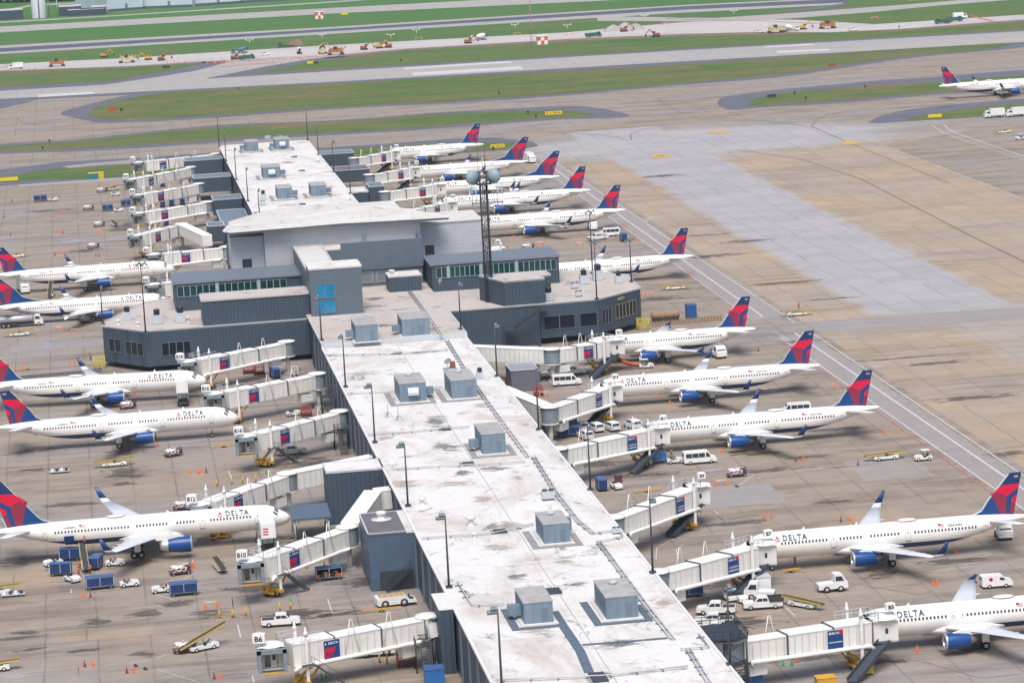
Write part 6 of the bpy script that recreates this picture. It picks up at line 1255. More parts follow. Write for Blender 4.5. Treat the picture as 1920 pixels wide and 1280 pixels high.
mb = MB(); [mb.beam((x0+.3, y0, a), (x0+5.4, y0, b), .1, .1, MS) for a, b in ((.2, 4), (4, .2), (4.2, 7.5), (7.5, 4.2))]; part(mb, 'bracing', sf)
# ------------------------------------------------------------------ vehicles and ramp equipment
V_W = mat('vehicle_white', (.74, .75, .74), .35, vary=.1, scale=.8); V_GL = mat('vehicle_glass', (.03, .045, .06), .12, vary=.1); V_SIL = mat('vehicle_silver', (.52, .54, .55), .35, .3)
V_BL = mat('cart_blue', (.010, .042, .15), .55, vary=.3, scale=.9); V_BLT = mat('cart_blue_top', (.05, .12, .30), .5, vary=.25); V_TRIM = mat('cart_trim_silver', (.45, .50, .58), .5); V_RED = mat('lamp_red', (.5, .02, .02), .4)
V_DK = mat('chassis_dark', (.04, .045, .05), .7); V_BRN = mat('truck_bed_brown', (.10, .065, .05), .8, vary=.4); V_YG = mat('safety_yellow', (.50, .36, .09), .55); V_TEAL = mat('mixer_teal', (.04, .19, .20), .5); V_ORR = mat('machine_orange', (.40, .17, .06), .6, vary=.3)
V_TANK = mat('tank_silver', (.50, .50, .56), .35, .4, vary=.15); V_GRN = mat('machine_green', (.03, .12, .09), .6); CARD = mat('cardboard', (.34, .23, .13), .9)
def wheelpart(root, x, y, r, w=.24, hubm=None, name='wheel'):
    mb = MB(); mb.lathe([(r*.5, -w/2), (r*.93, -w/2), (r, -w*.3), (r, w*.3), (r*.93, w/2), (r*.5, w/2)], TYRE, 'y', (x, y, r), 16); mb.lathe([(.01, -w*.46), (r*.55, -w*.46), (r*.55, w*.46), (.01, w*.46)], hubm or HUB, 'y', (x, y, r), 12); return mb.build(name, root)
def new(name): return empty(name, (0, 0, -400))
def body_xz(mb, prof, hw, m, inset=0.0):
    """side profile extruded across, with the upper points pulled in (tumblehome)"""
    zm = max(p[1] for p in prof); n = len(prof); a = sum(prof[i][0]*prof[(i+1) % n][1]-prof[(i+1) % n][0]*prof[i][1] for i in range(n))
    if a < 0: prof = prof[::-1]
    def w(z): return hw-inset*max(0, (z-zm*.5)/(zm*.5))
    vs = [(p[0], -w(p[1]), p[1]) for p in prof]+[(p[0], w(p[1]), p[1]) for p in prof]
    mb.add(vs, [(i, (i+1) % n, n+(i+1) % n, n+i)[::-1] for i in range(n)]+[tuple(range(n)), tuple(range(n, 2*n))[::-1]], m)
def side_glass(root, polys, hw, inset, zm, name='side_window'):
    for pts in polys:
        for sd in (-1, 1):
            mb = MB(); vs = [(x, sd*(hw-inset*max(0, (z-zm*.5)/(zm*.5))+.015), z) for x, z in pts]; n = len(vs)
            a = sum(pts[i][0]*pts[(i+1) % n][1]-pts[(i+1) % n][0]*pts[i][1] for i in range(n)); f = tuple(range(n))
            mb.add(vs, [f if (a > 0) == (sd < 0) else f[::-1]], V_GL); mb.build(name, root)
def make_pickup(col=None, flat=False):
    c = col or V_W; r = new('pickup_truck'); L, hw, zm = 5.7, .98, 1.9; mb = MB()
    body_xz(mb, [(-2.85, .55), (-2.85, 1.15), (-.75, 1.15), (-.75, 1.2), (1.15, 1.2), (2.5, 1.12), (2.82, .95), (2.85, .5), (2.2, .42), (-2.3, .42)], hw, c); mb.build('body', r)
    mb = MB(); body_xz(mb, [(-.85, 1.18), (-.72, 1.82), (-.5, 1.9), (.55, 1.9), (.85, 1.78), (1.35, 1.2)], hw-.04, c, .14); cab_ = mb.build('cab', r)
    side_glass(r, [[(-.68, 1.28), (-.60, 1.72), (.05, 1.74), (.05, 1.28)], [(.12, 1.28), (.12, 1.74), (.65, 1.72), (1.08, 1.28)]], hw-.04, .14, zm)
    mb = MB(); mb.add([(1.33, -.78, 1.26), (1.33, .78, 1.26), (.90, .70, 1.78), (.90, -.70, 1.78)], [(0, 1, 2, 3)], V_GL); mb.build('windscreen', r)
    mb = MB(); mb.add([(-.87, -.75, 1.25), (-.76, -.70, 1.76), (-.76, .70, 1.76), (-.87, .75, 1.25)], [(0, 1, 2, 3)][::-1], V_GL); mb.build('rear_window', r)
    mb = MB(); m2 = V_BRN if flat else V_DK; mb.b2(-2.75, -.95, -.8, .8, 1.0, 1.165, m2)
    if flat: mb.b2(-3.0, -.95, -1.1, 1.1, 1.17, 1.3, V_DK); [mb.b2(-3.0, -.95, s*1.08-.04, s*1.08+.04, 1.3, 1.7, V_DK) for s in (-1, 1)]
    mb.build('bed', r)
    for x in (-1.75, 1.85):
        for y in (-.86, .86): wheelpart(r, x, y, .40)
    mb = MB(); mb.b2(2.84, 2.9, -.75, .75, .6, .95, V_DK); mb.b2(2.8, 2.92, -.95, .95, .42, .58, V_SIL); mb.build('grille', r)
    for s in (-1, 1): MB().b2(-2.9, -2.84, s*.9-.08, s*.9+.08, .75, 1.1, V_RED).build('tail_lamp', r); MB().b2(2.83, 2.89, s*.82-.1, s*.82+.1, .75, .95, U_PALE).build('headlight', r)
    return r
def make_suv(col=None, name='car'):
    c = col or V_W; r = new(name); hw, zm = .96, 1.78; mb = MB()
    body_xz(mb, [(-2.4, .5), (-2.42, 1.08), (1.2, 1.1), (2.25, .98), (2.4, .75), (2.38, .42), (-2.2, .38)], hw, c); mb.build('body', r)
    mb = MB(); body_xz(mb, [(-2.35, 1.06), (-2.1, 1.7), (-1.7, 1.78), (.35, 1.76), (.75, 1.62), (1.35, 1.08)], hw-.04, c, .16); mb.build('cabin', r)
    side_glass(r, [[(-2.1, 1.18), (-1.95, 1.6), (-1.2, 1.64), (-1.2, 1.18)], [(-1.1, 1.18), (-1.1, 1.64), (-.2, 1.64), (-.2, 1.18)], [(-.1, 1.18), (-.1, 1.64), (.45, 1.6), (1.0, 1.18)]], hw-.04, .16, zm)
    MB().add([(1.33, -.76, 1.12), (1.33, .76, 1.12), (.80, .68, 1.62), (.80, -.68, 1.62)], [(0, 1, 2, 3)], V_GL).build('windscreen', r)
    MB().add([(-2.37, -.74, 1.15), (-2.15, -.68, 1.62), (-2.15, .68, 1.62), (-2.37, .74, 1.15)], [(0, 1, 2, 3)], V_GL).build('rear_window', r)
    for x in (-1.5, 1.5):
        for y in (-.84, .84): wheelpart(r, x, y, .36)
    for s in (-1, 1): MB().b2(-2.46, -2.4, s*.85-.08, s*.85+.08, .8, 1.1, V_RED).build('tail_lamp', r); MB().b2(2.3, 2.4, s*.75-.12, s*.75+.12, .72, .9, U_PALE).build('headlight', r)
    return r
def make_van(name='van', L=5.9, windows=True, cargo=False, high=2.3):
    r = new(name); hw, zm = 1.0, high; a = L/2; mb = MB()
    body_xz(mb, [(-a, .5), (-a, high-.12), (-a+.15, high), (a-1.75, high), (a-1.45, high-.08), (a-.85, 1.28), (a-.12, 1.1), (a, .85), (a, .42), (-a+.2, .38)], hw, V_W, .10); mb.build('body', r)
    z0, z1 = 1.28, high-.28
    pol = [[(a-1.95, z0), (a-1.95, z1), (a-1.5, z1), (a-1.12, z0)]]
    if windows:
        n = 3; x0 = -a+.3; x1 = a-2.1; w = (x1-x0)/n; pol += [[(x0+i*w+.04, z0), (x0+i*w+.04, z1), (x0+(i+1)*w-.04, z1), (x0+(i+1)*w-.04, z0)] for i in range(n)]
    side_glass(r, pol, hw, .10, zm)
    MB().add([(a-.88, -.82, 1.32), (a-.88, .82, 1.32), (a-1.42, .76, high-.12), (a-1.42, -.76, high-.12)], [(0, 1, 2, 3)], V_GL).build('windscreen', r)
    MB().add([(-a-.01, -.8, z0), (-a-.01, -.78, z1), (-a-.01, .78, z1), (-a-.01, .8, z0)], [(0, 1, 2, 3)], V_GL).build('rear_window', r)
    for x in (-a+1.1, a-1.05):
        for y in (-.88, .88): wheelpart(r, x, y, .36)
    for s in (-1, 1): MB().b2(a-.06, a+.02, s*.78-.12, s*.78+.12, .72, .95, U_PALE).build('headlight', r); MB().b2(-a-.03, -a+.02, s*.9-.06, s*.9+.06, .8, 1.3, V_RED).build('tail_lamp', r)
    if cargo:
        mb = MB(); mb.lathe([(.01, 0), (.28, 0), (.28, .02), (.01, .02)], P_RED, 'y', (-a+1.3, -hw-.015, 1.5), 12); mb.build('emblem', r)
    return r
def make_tug(cab=False):
    r = new('baggage_tug'); mb = MB(); body_xz(mb, [(-1.5, .35), (-1.5, .85), (-.95, .9), (-.1, .55), (.1, .55), (.25, 1.05), (1.25, .98), (1.5, .8), (1.52, .35)], .68, V_W); mb.build('body', r)
    mb = MB(); mb.b2(-.7, -.2, -.5, .5, .55, .75, V_DK); mb.b2(-.85, -.68, -.5, .5, .6, 1.2, V_DK); mb.build('seat', r); mb = MB(); mb.beam((.25, 0, 1.0), (-.1, 0, 1.25), .05, .05, V_DK); mb.lathe([(.16, 0), (.2, .02), (.16, .04)], V_DK, 'x', (-.12, 0, 1.27), 10); mb.build('steering_wheel', r)
    for x in (-.95, 1.0):
        for y in (-.6, .6): wheelpart(r, x, y, .34, .22, V_W)
    for s in (-1, 1): MB().b2(1.5, 1.56, s*.45-.1, s*.45+.1, .6, .78, U_PALE).build('headlight', r)
    if cab:
        mb = MB(); [mb.cyl((x, y, .8), (x, y, 1.85), .04, V_DK, 6) for x in (-.95, .2) for y in (-.58, .58)]; mb.build('cab_frame', r); MB().box((-.38, 0, 1.9), (1.5, 1.35, .08), V_W).build('cab_roof', r)
    return r
def make_cart(L=3.4, open_side=False, top=None, body=None, panels=2):
    b = body or V_BL; r = new('baggage_cart'); a = L/2; mb = MB(); mb.b2(-a, a, -.8, .8, .42, .56, V_DK); mb.beam((a, 0, .4), (a+.9, 0, .3), .08, .08, V_TRIM); mb.build('chassis', r)
    mb = MB(); mb.b2(-a, a, .70, .74, .56, 2.0, b)
    if open_side: mb.b2(-a, -a+.04, -.74, .7, .56, 2.0, b); mb.b2(a-.04, a, -.74, .7, .56, 2.0, b)
    else:
        mb.b2(-a+.02, a-.02, -.74, .70, .56, 1.98, b)
    mb.build('curtain_body', r)
    mb = MB(); mb.b2(-a-.04, a+.04, -.82, .82, 2.0, 2.1, top or V_BLT)
    mb.build('roof', r)
    mb = MB()
    for x in (-a, a-.08, -.04): mb.b2(x, x+.08, -.79, -.75, .5, 2.0, V_TRIM); mb.b2(x, x+.08, .76, .8, .5, 2.0, V_TRIM)
    mb.b2(-a, a, -.80, -.76, 1.93, 2.0, V_TRIM); mb.b2(-a, a, -.80, -.76, .5, .58, V_TRIM); mb.build('frame', r)
    if open_side:
        mb = MB(); random.seed(3)
        for i in range(7): x = -a+.3+i*(L-.6)/6; mb.box((x, -.1+.2*(i % 2), .56+.2+.1*(i % 3)), (.42, .7, .4+.2*(i % 3)), (ORANGE, V_DK, CARD)[i % 3] if True else b, rz=.2*i)
        mb.build('load', r)
    for x in (-a+.5, a-.5):
        for y in (-.62, .62): wheelpart(r, x, y, .24, .16)
    return r
def make_loader(raised=False, bodym=None):
    r = new('belt_loader'); mb = MB(); body_xz(mb, [(-2.2, .35), (-2.2, .75), (-1.2, .8), (1.3, .8), (1.5, 1.0), (2.2, .95), (2.3, .35)], .72, bodym or V_W)
    mb.build('body', r); a, b = ((-3.8, .75), (3.9, 3.4)) if raised else ((-3.7, .95), (3.7, 1.35)); pitch = (b[1]-a[1])/(b[0]-a[0])
    mb = MB(); mb.beam((a[0], .12, a[1]), (b[0], .12, b[1]), .78, .14, V_DK); mb.build('belt', r); mb = MB()
    for s in (-.42, .66): mb.beam((a[0], s, a[1]+.03), (b[0], s, b[1]+.03), .09, .26, V_YG)
    mb.build('side_rail', r); MB().b2(-.1, .3, -.68, -.3, .8, 1.25, V_DK).build('seat', r)
    mb = MB(); mb.beam((.4, .1, .7), (1.2, .1, 1.5 if raised else 1.1), .12, .12, V_DK); mb.build('lift_arm', r); mb = MB(); mb.beam((-1.2, .1, .7), (-1.2, .1, .9), .12, .5, V_DK); mb.build('lift_arm', r)
    for x in (-1.35, 1.45):
        for y in (-.62, .62): wheelpart(r, x, y, .34, .22, V_W)
    return r
def make_pushback(flat=True):
    r = new('pushback_tractor'); mb = MB(); body_xz(mb, [(-3.0, .55), (-3.0, 1.45), (-2.8, 1.6), (1.4, 1.6), (1.75, 1.3), (2.0, .95), (3.0, .9), (3.05, .5), (-2.7, .45)], 1.25, V_W); mb.build('body', r)
    mb = MB(); mb.b2(-2.5, 1.1, -.9, .9, 1.62, 1.72, mat('deck_tan', (.45, .33, .18), .8)); [mb.beam((-2.5+i*.9, -.9, 1.8), (-2.5+i*.9, .9, 1.8), .06, .06, CARD) for i in range(5)]; mb.build('deck', r)
    mb = MB(); mb.b2(2.0, 2.6, -.9, -.2, .95, 1.2, V_DK); mb.b2(1.9, 2.05, -.9, -.2, .95, 1.7, V_DK); mb.build('seat', r)
    for x in (-1.8, 1.1):
        for y in (-1.12, 1.12): wheelpart(r, x, y, .62, .32)
    return r
def make_truck(kind='box', cabm=None, stripes=False):
    r = new({'box': 'box_truck', 'tank': 'tank_truck', 'catering': 'catering_truck', 'dump': 'dump_truck', 'mixer': 'mixer_truck', 'cabtug': 'cab_tractor', 'flat': 'flatbed_truck'}[kind]); c = cabm or V_W; L = {'box': 7.2, 'tank': 10.5, 'catering': 7.4, 'dump': 8.0, 'mixer': 8.5, 'cabtug': 4.4, 'flat': 8.5}[kind]; a = L/2
    mb = MB(); mb.b2(-a, a-.3, -.85, .85, .6, .85, V_DK); mb.build('chassis', r)
    mb = MB(); body_xz(mb, [(a-2.0, .6), (a-2.0, 2.55), (a-1.9, 2.65), (a-.75, 2.6), (a-.3, 1.7), (a, 1.55), (a+.02, .55)], 1.12, c, .08); mb.build('cab', r)
    side_glass(r, [[(a-1.85, 1.7), (a-1.85, 2.4), (a-.95, 2.4), (a-.55, 1.7)]], 1.12, .08, 2.65)
    MB().add([(a-.30, -.95, 1.72), (a-.30, .95, 1.72), (a-.72, .9, 2.5), (a-.72, -.9, 2.5)], [(0, 1, 2, 3)], V_GL).build('windscreen', r)
    if kind == 'box': MB().b2(-a, a-2.1, -1.2, 1.2, .9, 3.3, V_W).build('cargo_box', r)
    if kind == 'catering':
        mb = MB(); mb.b2(-a, a-1.6, -1.2, 1.2, 2.9, 5.2, V_W); bx_ = mb.build('cargo_box', r); mb = MB()
        for i in range(3 if stripes else 0): MB().b2(-a-.06, -a-.035, 0, .85, 3.5+i*.45, 3.72+i*.45, P_RED).build('stripe', r)
        MB().b2(-a-.03, -a, -.9, .9, 3.0, 5.0, SIGNW).build('rear_door', r)
        mb = MB()
        for y in (-.9, .9): mb.beam((-a+1, y, .9), (a-2.6, y, 2.9), .14, .14, V_DK); mb.beam((-a+1, y, 2.9), (a-2.6, y, .9), .14, .14, V_DK)
        mb.build('scissor_lift', r); mb = MB(); mb.b2(a-1.6, a-.1, -1.0, 1.0, 3.0, 3.1, V_DK); railing(mb, [(a-1.6, -1.0, 3.1), (a-.1, -1.0, 3.1)], 1, V_TRIM, .025, .7); mb.build('platform', r)
    if kind == 'tank':
        mb = MB(); mb.lathe([(.01, -a-.2), (.75, -a-.15), (.98, -a+.15), (.98, a-2.6), (.75, a-2.35), (.01, a-2.3)][::-1], V_TANK, 'x', (0, 0, 0), 20)
        mb.v = [(v[0], v[1]*1.18, v[2]*.92+1.95) for v in mb.v]; mb.build('tank', r); mb = MB(); mb.b2(-a+.3, a-2.7, -.35, .35, 2.86, 2.93, V_DK); mb.build('catwalk', r)
        MB().b2(-a+.5, -a+4.5, -1.1, -.85, .5, 1.1, V_DK).build('hose_cabinet', r)
    if kind == 'dump':
        mb = MB(); body_xz(mb, [(-a-.2, 1.0), (-a-.4, 2.1), (a-2.2, 2.3), (a-2.2, 1.0)], 1.2, c if c != V_W else V_DK); mb.build('tipper_body', r)
    if kind == 'mixer':
        mb = MB(); mb.lathe([(.3, -2.9), (.75, -2.6), (1.15, -1.2), (1.2, .2), (.9, 1.4), (.5, 1.9), (.01, 2.0)][::-1], V_TEAL if c == V_TEAL else V_W, 'x', (0, 0, 0), 16); M_ = Matrix.Translation((-.9, 0, 2.2)) @ Matrix.Rotation(R(12), 4, 'Y'); mb.v = [tuple(M_ @ Vector(v)) for v in mb.v]; mb.build('drum', r); MB().b2(-a-.3, -a+.4, -.4, .4, 1.6, 2.9, V_DK).build('chute', r)
    if kind == 'flat': mb = MB(); mb.b2(-a, a-2.2, -1.2, 1.2, .9, 1.1, V_BRN); mb.b2(a-2.35, a-2.2, -1.2, 1.2, 1.1, 2.2, V_DK); mb.build('deck', r)
    if kind == 'cabtug': mb = MB(); body_xz(mb, [(-a, .5), (-a, 1.25), (a-2.0, 1.35), (a-2.0, .5)], 1.0, V_W); mb.build('engine_cover', r)
    for x in ([-a+1.2, a-1.1] if kind in ('box', 'catering', 'cabtug') else [-a+1.1, -a+2.3, a-1.1]):
        for y in (-.98, .98): wheelpart(r, x, y, .5, .3)
    for s in (-1, 1): MB().b2(a, a+.05, s*.85-.14, s*.85+.14, .9, 1.15, U_PALE).build('headlight', r)
    return r
def make_servicecart():
    """low wagon piled with hoses and white bottles"""
    r = new('service_wagon'); MB().b2(-1.7, 1.7, -.85, .85, .4, .55, mat('wagon_dark_red', (.13, .045, .06), .7, vary=.4)).build('chassis', r)
    mb = MB(); mb.lathe([(.01, -.9), (.45, -.85), (.5, .85), (.01, .9)][::-1], V_W, 'x', (-.3, .2, 1.05), 12); mb.build('bottle', r)
    for i, (x, y, z) in enumerate(((-1.1, -.5, .85), (-.3, -.55, .95), (.5, -.55, .9), (1.2, -.4, .85), (.7, .4, 1.1), (-1.0, .5, 1.1), (0, 0, 1.45))):
        mb = MB(); n = 14; pts = [(x+.42*math.cos(2*PI*k/n), y+.12*math.sin(4*PI*k/n), z+.30*math.sin(2*PI*k/n)) for k in range(n+1)]; mb.tube(pts, .10, V_W if i % 2 else mat('hose_pinkish', (.55, .40, .42), .7), 6); mb.build('hose_coil', r)
    mb = MB(); mb.b2(1.0, 1.6, -.7, .7, .55, 1.25, V_DK); mb.build('pump_box', r); mb = MB(); mb.tube([(1.5, -.6, .9), (1.75, -.6, 1.5), (1.75, .6, 1.5), (1.5, .6, .9)], .06, V_DK, 6); mb.build('hoop', r)
    for x in (-1.2, 1.2):
        for y in (-.75, .75): wheelpart(r, x, y, .22, .14)
    return r
def make_cone(m=None, name='traffic_cone'):
    r = new(name); mb = MB(); mb.b2(-.24, .24, -.24, .24, 0, .06, m or ORANGE); mb.build('base', r)
    mb = MB(); mb.lathe([(.20, .06), (.045, .98), (.01, 1.0)][::-1], m or ORANGE, 'z', (0, 0, 0), 12); mb.build('cone', r); return r
def make_bar():
    r = new('cone_barrier'); 
    for x in (-.9, .9): mb = MB(); mb.b2(x-.25, x+.25, -.25, .25, 0, .06, ORANGE); mb.lathe([(.22, .06), (.06, 1.0), (.01, 1.02)][::-1], ORANGE, 'z', (x, 0, 0), 10); mb.build('cone', r)
    MB().cyl((-.9, 0, .95), (.9, 0, .95), .05, SIGNW, 6).build('bar', r); return r
def make_chocks():
    r = new('wheel_chock'); MB().xz([(-.3, 0), (.3, 0), (0, .3)], -.5, .5, V_DK).build('block', r); return r
def make_bollard():
    r = new('bollard'); mb = MB(); mb.cyl((0, 0, 0), (0, 0, 1.2), .14, YEL, 10); mb.build('post', r); MB().lathe([(.01, 1.3), (.1, 1.27), (.14, 1.2)][::-1], YEL, 'z').build('cap', r); return r
def make_person(vest, name='person', arms='down', hair=(.03, .02, .015), lean=0):
    r = new(name); sk = [(0, 0, .98), (0, 0, 1.25), (0, 0, 1.46), (0, .0, 1.56), (0, .01, 1.68), (-.09, .0, .92), (-.11, .01, .50), (-.11, -.02, .07), (-.11, .11, .03), (.09, .0, .92), (.13, -.10, .52), (.13, -.24, .10), (.13, -.12, .04), (-.19, 0, 1.42), (-.26, .0, 1.14), (-.25, .12, .92), (.19, 0, 1.42), (.27, .02, 1.16), (.27, .16, .97)]
    if arms == 'up': sk[15] = (-.2, .35, 1.3); sk[18] = (.2, .38, 1.28); sk[14] = (-.26, .14, 1.2); sk[17] = (.26, .14, 1.2)
    ed = [(0, 1), (1, 2), (2, 3), (3, 4), (0, 5), (5, 6), (6, 7), (7, 8), (0, 9), (9, 10), (10, 11), (11, 12), (2, 13), (13, 14), (14, 15), (2, 16), (16, 17), (17, 18)]
    rad = [.15, .15, .14, .06, .11, .11, .07, .05, .05, .11, .07, .05, .05, .065, .045, .035, .065, .045, .035]
    me = bpy.data.meshes.new('body'); me.from_pydata(sk, ed, []); o = bpy.data.objects.new('body', me); COL.objects.link(o)
    md = o.modifiers.new('s', 'SKIN'); sv = me.skin_vertices[0].data
    for i, q in enumerate(rad): sv[i].radius = (q, q*.85)
    sv[0].use_root = True; ss = o.modifiers.new('d', 'SUBSURF'); ss.levels = 1; ss.render_levels = 1
    dg = bpy.context.evaluated_depsgraph_get(); m2 = bpy.data.meshes.new_from_object(o.evaluated_get(dg)); bpy.data.objects.remove(o)
    SKIN = mat('skin', (.30, .17, .11), .6); PANT = mat('work_trousers', (.03, .04, .07), .8); m2.materials.clear(); [m2.materials.append(k) for k in (vest, PANT, SKIN)]
    for p in m2.polygons: z = p.center.z; x = abs(p.center.x); p.material_index = 2 if z > 1.52 or (x > .2 and z < 1.2) else (1 if z < .98 else 0); p.use_smooth = True
    b = bpy.data.objects.new('body', m2); COL.objects.link(b); b.parent = r
    mb = MB(); mb.lathe([(.01, 1.83), (.08, 1.81), (.12, 1.74), (.115, 1.66)][::-1], mat('hair_dark', hair, .9), 'z', (0, -.01, 0), 10); mb.build('hair', r); return r
def make_excavator(m=None, arm=1.0):
    m = m or YEL; r = new('excavator'); mb = MB()
    for s in (-1.1, 1.1): mb.xz([(-1.9, .25), (-1.6, 0), (1.6, 0), (1.9, .25), (1.9, .6), (1.6, .8), (-1.6, .8), (-1.9, .6)], s-.28, s+.28, V_DK)
    mb.build('tracks', r); mb = MB(); mb.b2(-1.9, 1.3, -1.2, 1.2, .95, 2.0, m); mb.build('body', r); mb = MB(); mb.b2(.3, 1.5, -1.2, -.2, 2.0, 2.9, m); mb.b2(.4, 1.52, -1.22, -.18, 2.15, 2.8, V_GL); mb.build('cab', r)
    mb = MB(); mb.beam((1.0, .2, 1.6), (3.2, .2, 4.0*arm), .35, .45, m); mb.beam((3.2, .2, 4.0*arm), (5.2, .2, 1.8), .28, .35, m); mb.build('arm', r); mb = MB(); mb.xz([(5.0, 1.9), (5.6, 1.5), (5.3, .7), (4.6, 1.0)], -.2, .6, V_DK); mb.build('bucket', r); return r
def make_paver(m=None):
    m = m or V_ORR; r = new('paving_machine'); mb = MB(); mb.b2(-3.6, 3.6, -1.5, 1.5, 1.2, 2.6, m); mb.build('frame', r); mb = MB()
    for x in (-3.0, 3.0):
        for y in (-1.8, 1.8): mb.xz([(x-1.0, .2), (x-.8, 0), (x+.8, 0), (x+1.0, .2), (x+.8, .9), (x-.8, .9)], y-.25, y+.25, V_DK)
    mb.build('tracks', r); mb = MB(); mb.b2(-3.0, 3.0, -.6, .6, 2.6, 3.3, V_YG if m == YEL else m); mb.b2(-1.2, .6, -1.1, 1.1, 2.6, 4.0, V_DK); mb.build('engine_housing', r); mb = MB(); mb.beam((3.0, 0, 2.2), (5.2, 0, 3.8), .9, .3, m); mb.build('conveyor', r)
    mb = MB(); [mb.cyl((x, s*1.4, 2.6), (x, s*1.4, 4.2), .08, m, 6) for x in (-3, -1, 1, 3) for s in (-1, 1)]; mb.build('posts', r); return r
K = {}
K['pickup'] = Kind(make_pickup(), 'pickup', 'pickups parked on the apron'); K['silver'] = Kind(make_pickup(V_SIL), 'pickup', 'pickups parked on the apron'); K['flatpick'] = Kind(make_pickup(None, True), 'pickup', 'pickups parked on the apron')
K['suv'] = Kind(make_suv(), 'car', 'white cars parked under the east bridges'); K['van'] = Kind(make_van(), 'van', 'vans on the apron'); K['cargovan'] = Kind(make_van('van', 4.6, False, True, 1.95), 'van', 'vans on the apron')
K['tug'] = Kind(make_tug(), 'baggage tug', 'baggage tugs on the apron'); K['tugc'] = Kind(make_tug(True), 'baggage tug', 'baggage tugs on the apron')
K['cart'] = Kind(make_cart(), 'baggage cart', 'blue baggage carts'); K['cartlong'] = Kind(make_cart(4.3), 'baggage cart', 'blue baggage carts'); K['cartopen'] = Kind(make_cart(4.0, True), 'baggage cart', 'blue baggage carts')
K['cartlight'] = Kind(make_cart(3.6, False, mat('cart_sky_top', (.10, .25, .50), .5), mat('cart_sky', (.05, .22, .52), .5, vary=.4, scale=1.5)), 'baggage cart', 'blue baggage carts')
K['loader'] = Kind(make_loader(), 'belt loader', 'belt loaders on the apron'); K['loaderup'] = Kind(make_loader(True), 'belt loader', 'belt loaders on the apron'); K['push'] = Kind(make_pushback(), 'tractor', 'aircraft tractors')
K['box'] = Kind(make_truck('box'), 'truck', 'service trucks'); K['tank'] = Kind(make_truck('tank'), 'tank truck'); K['cater'] = Kind(make_truck('catering'), 'catering truck'); K['cater2'] = Kind(make_truck('catering', None, True), 'catering truck'); K['cabtug'] = Kind(make_truck('cabtug'), 'tractor', 'aircraft tractors')
K['wagon'] = Kind(make_servicecart(), 'service wagon', 'service wagons piled with hoses'); K['cone'] = Kind(make_cone(), 'traffic cone', 'orange cones on the apron'); K['conedk'] = Kind(make_cone(mat('cone_dark_red', (.25, .03, .02), .6)), 'traffic cone', 'dark red cones on the apron'); K['conegr'] = Kind(make_cone(mat('cone_green', (.03, .35, .10), .6)), 'traffic cone', 'green cones on the apron')
K['bar'] = Kind(make_bar(), 'barrier', 'orange cone barriers'); K['chock'] = Kind(make_chocks(), 'chock', 'black chocks on the concrete'); K['boll'] = Kind(make_bollard(), 'bollard', 'yellow bollards'); K['porange'] = Kind(make_person(ORANGE), 'person', 'ramp workers'); K['pgreen'] = Kind(make_person(V_YG), 'person', 'ramp workers'); K['pload'] = Kind(make_person(ORANGE, 'person', 'up'), 'person', 'ramp workers')
K['dump'] = Kind(make_truck('dump', V_GRN), 'dump truck', 'construction vehicles'); K['mixer'] = Kind(make_truck('mixer', V_TEAL), 'mixer truck', 'construction vehicles'); K['mixerw'] = Kind(make_truck('mixer'), 'mixer truck', 'construction vehicles'); K['flat'] = Kind(make_truck('flat', V_GRN), 'flatbed truck', 'construction vehicles')
K['exc'] = Kind(make_excavator(), 'excavator', 'construction vehicles'); K['excr'] = Kind(make_excavator(mat('machine_rust', (.30, .10, .04), .7)), 'excavator', 'construction vehicles'); K['pav'] = Kind(make_paver(), 'paving machine', 'construction vehicles'); K['pavy'] = Kind(make_paver(mat('machine_tan', (.55, .50, .30), .7, vary=.4)), 'paving machine', 'construction vehicles')
def put(k, px, py, deg, label, dz=0): c = P(px, py, 0); c.z = dz; return K[k].put(c, R(deg), label)
# ------------------------------------------------------------------ where everything stands (pixel = foot on the ground)
# west foreground
put('tug', 100, 1060, 200, 'baggage tug cut behind the first blue cart, west foreground')
put('cart', 133, 1050, 170, 'blue cart touching the belt loader on its left'); put('cart', 115, 1078, 172, 'blue cart with its drawbar to the front tug, lower left group')
put('tug', 136, 1090, 300, 'white tug facing the camera at the head of the cart train'); put('cart', 181, 1065, 75, 'blue cart standing to the right of the belt loader')
put('tug', 217, 1060, -8, 'white tug between a blue cart and the main wheels'); put('cartlong', 188, 1103, 4, 'long blue cart towed by a white tug, below the airliner'); put('tug', 243, 1099, 5, 'white tug towing the long blue cart')
put('cartlong', 345, 1115, 2, 'long blue cart parked beside an orange barrier'); put('tug', 303, 1110, 185, 'white tug left of the long blue cart by the barrier')
c = P(161, 1066); K['loaderup'].put((c.x, c.y, 0), R(93), 'belt loader raised to the hold of the long foreground airliner')
put('porange', 148, 1082, 30, 'worker in orange vest left of the belt loader foot'); put('porange', 170, 1076, -40, 'worker in orange vest right of the belt loader foot'); put('pload', 151, 1068, 0, 'worker beside the raised belt, reaching up'); 
c = P(161, 1066); K['pload'].put((c.x+.1, c.y+3.2, 2.9), 0, 'worker crouched at the top of the raised belt')
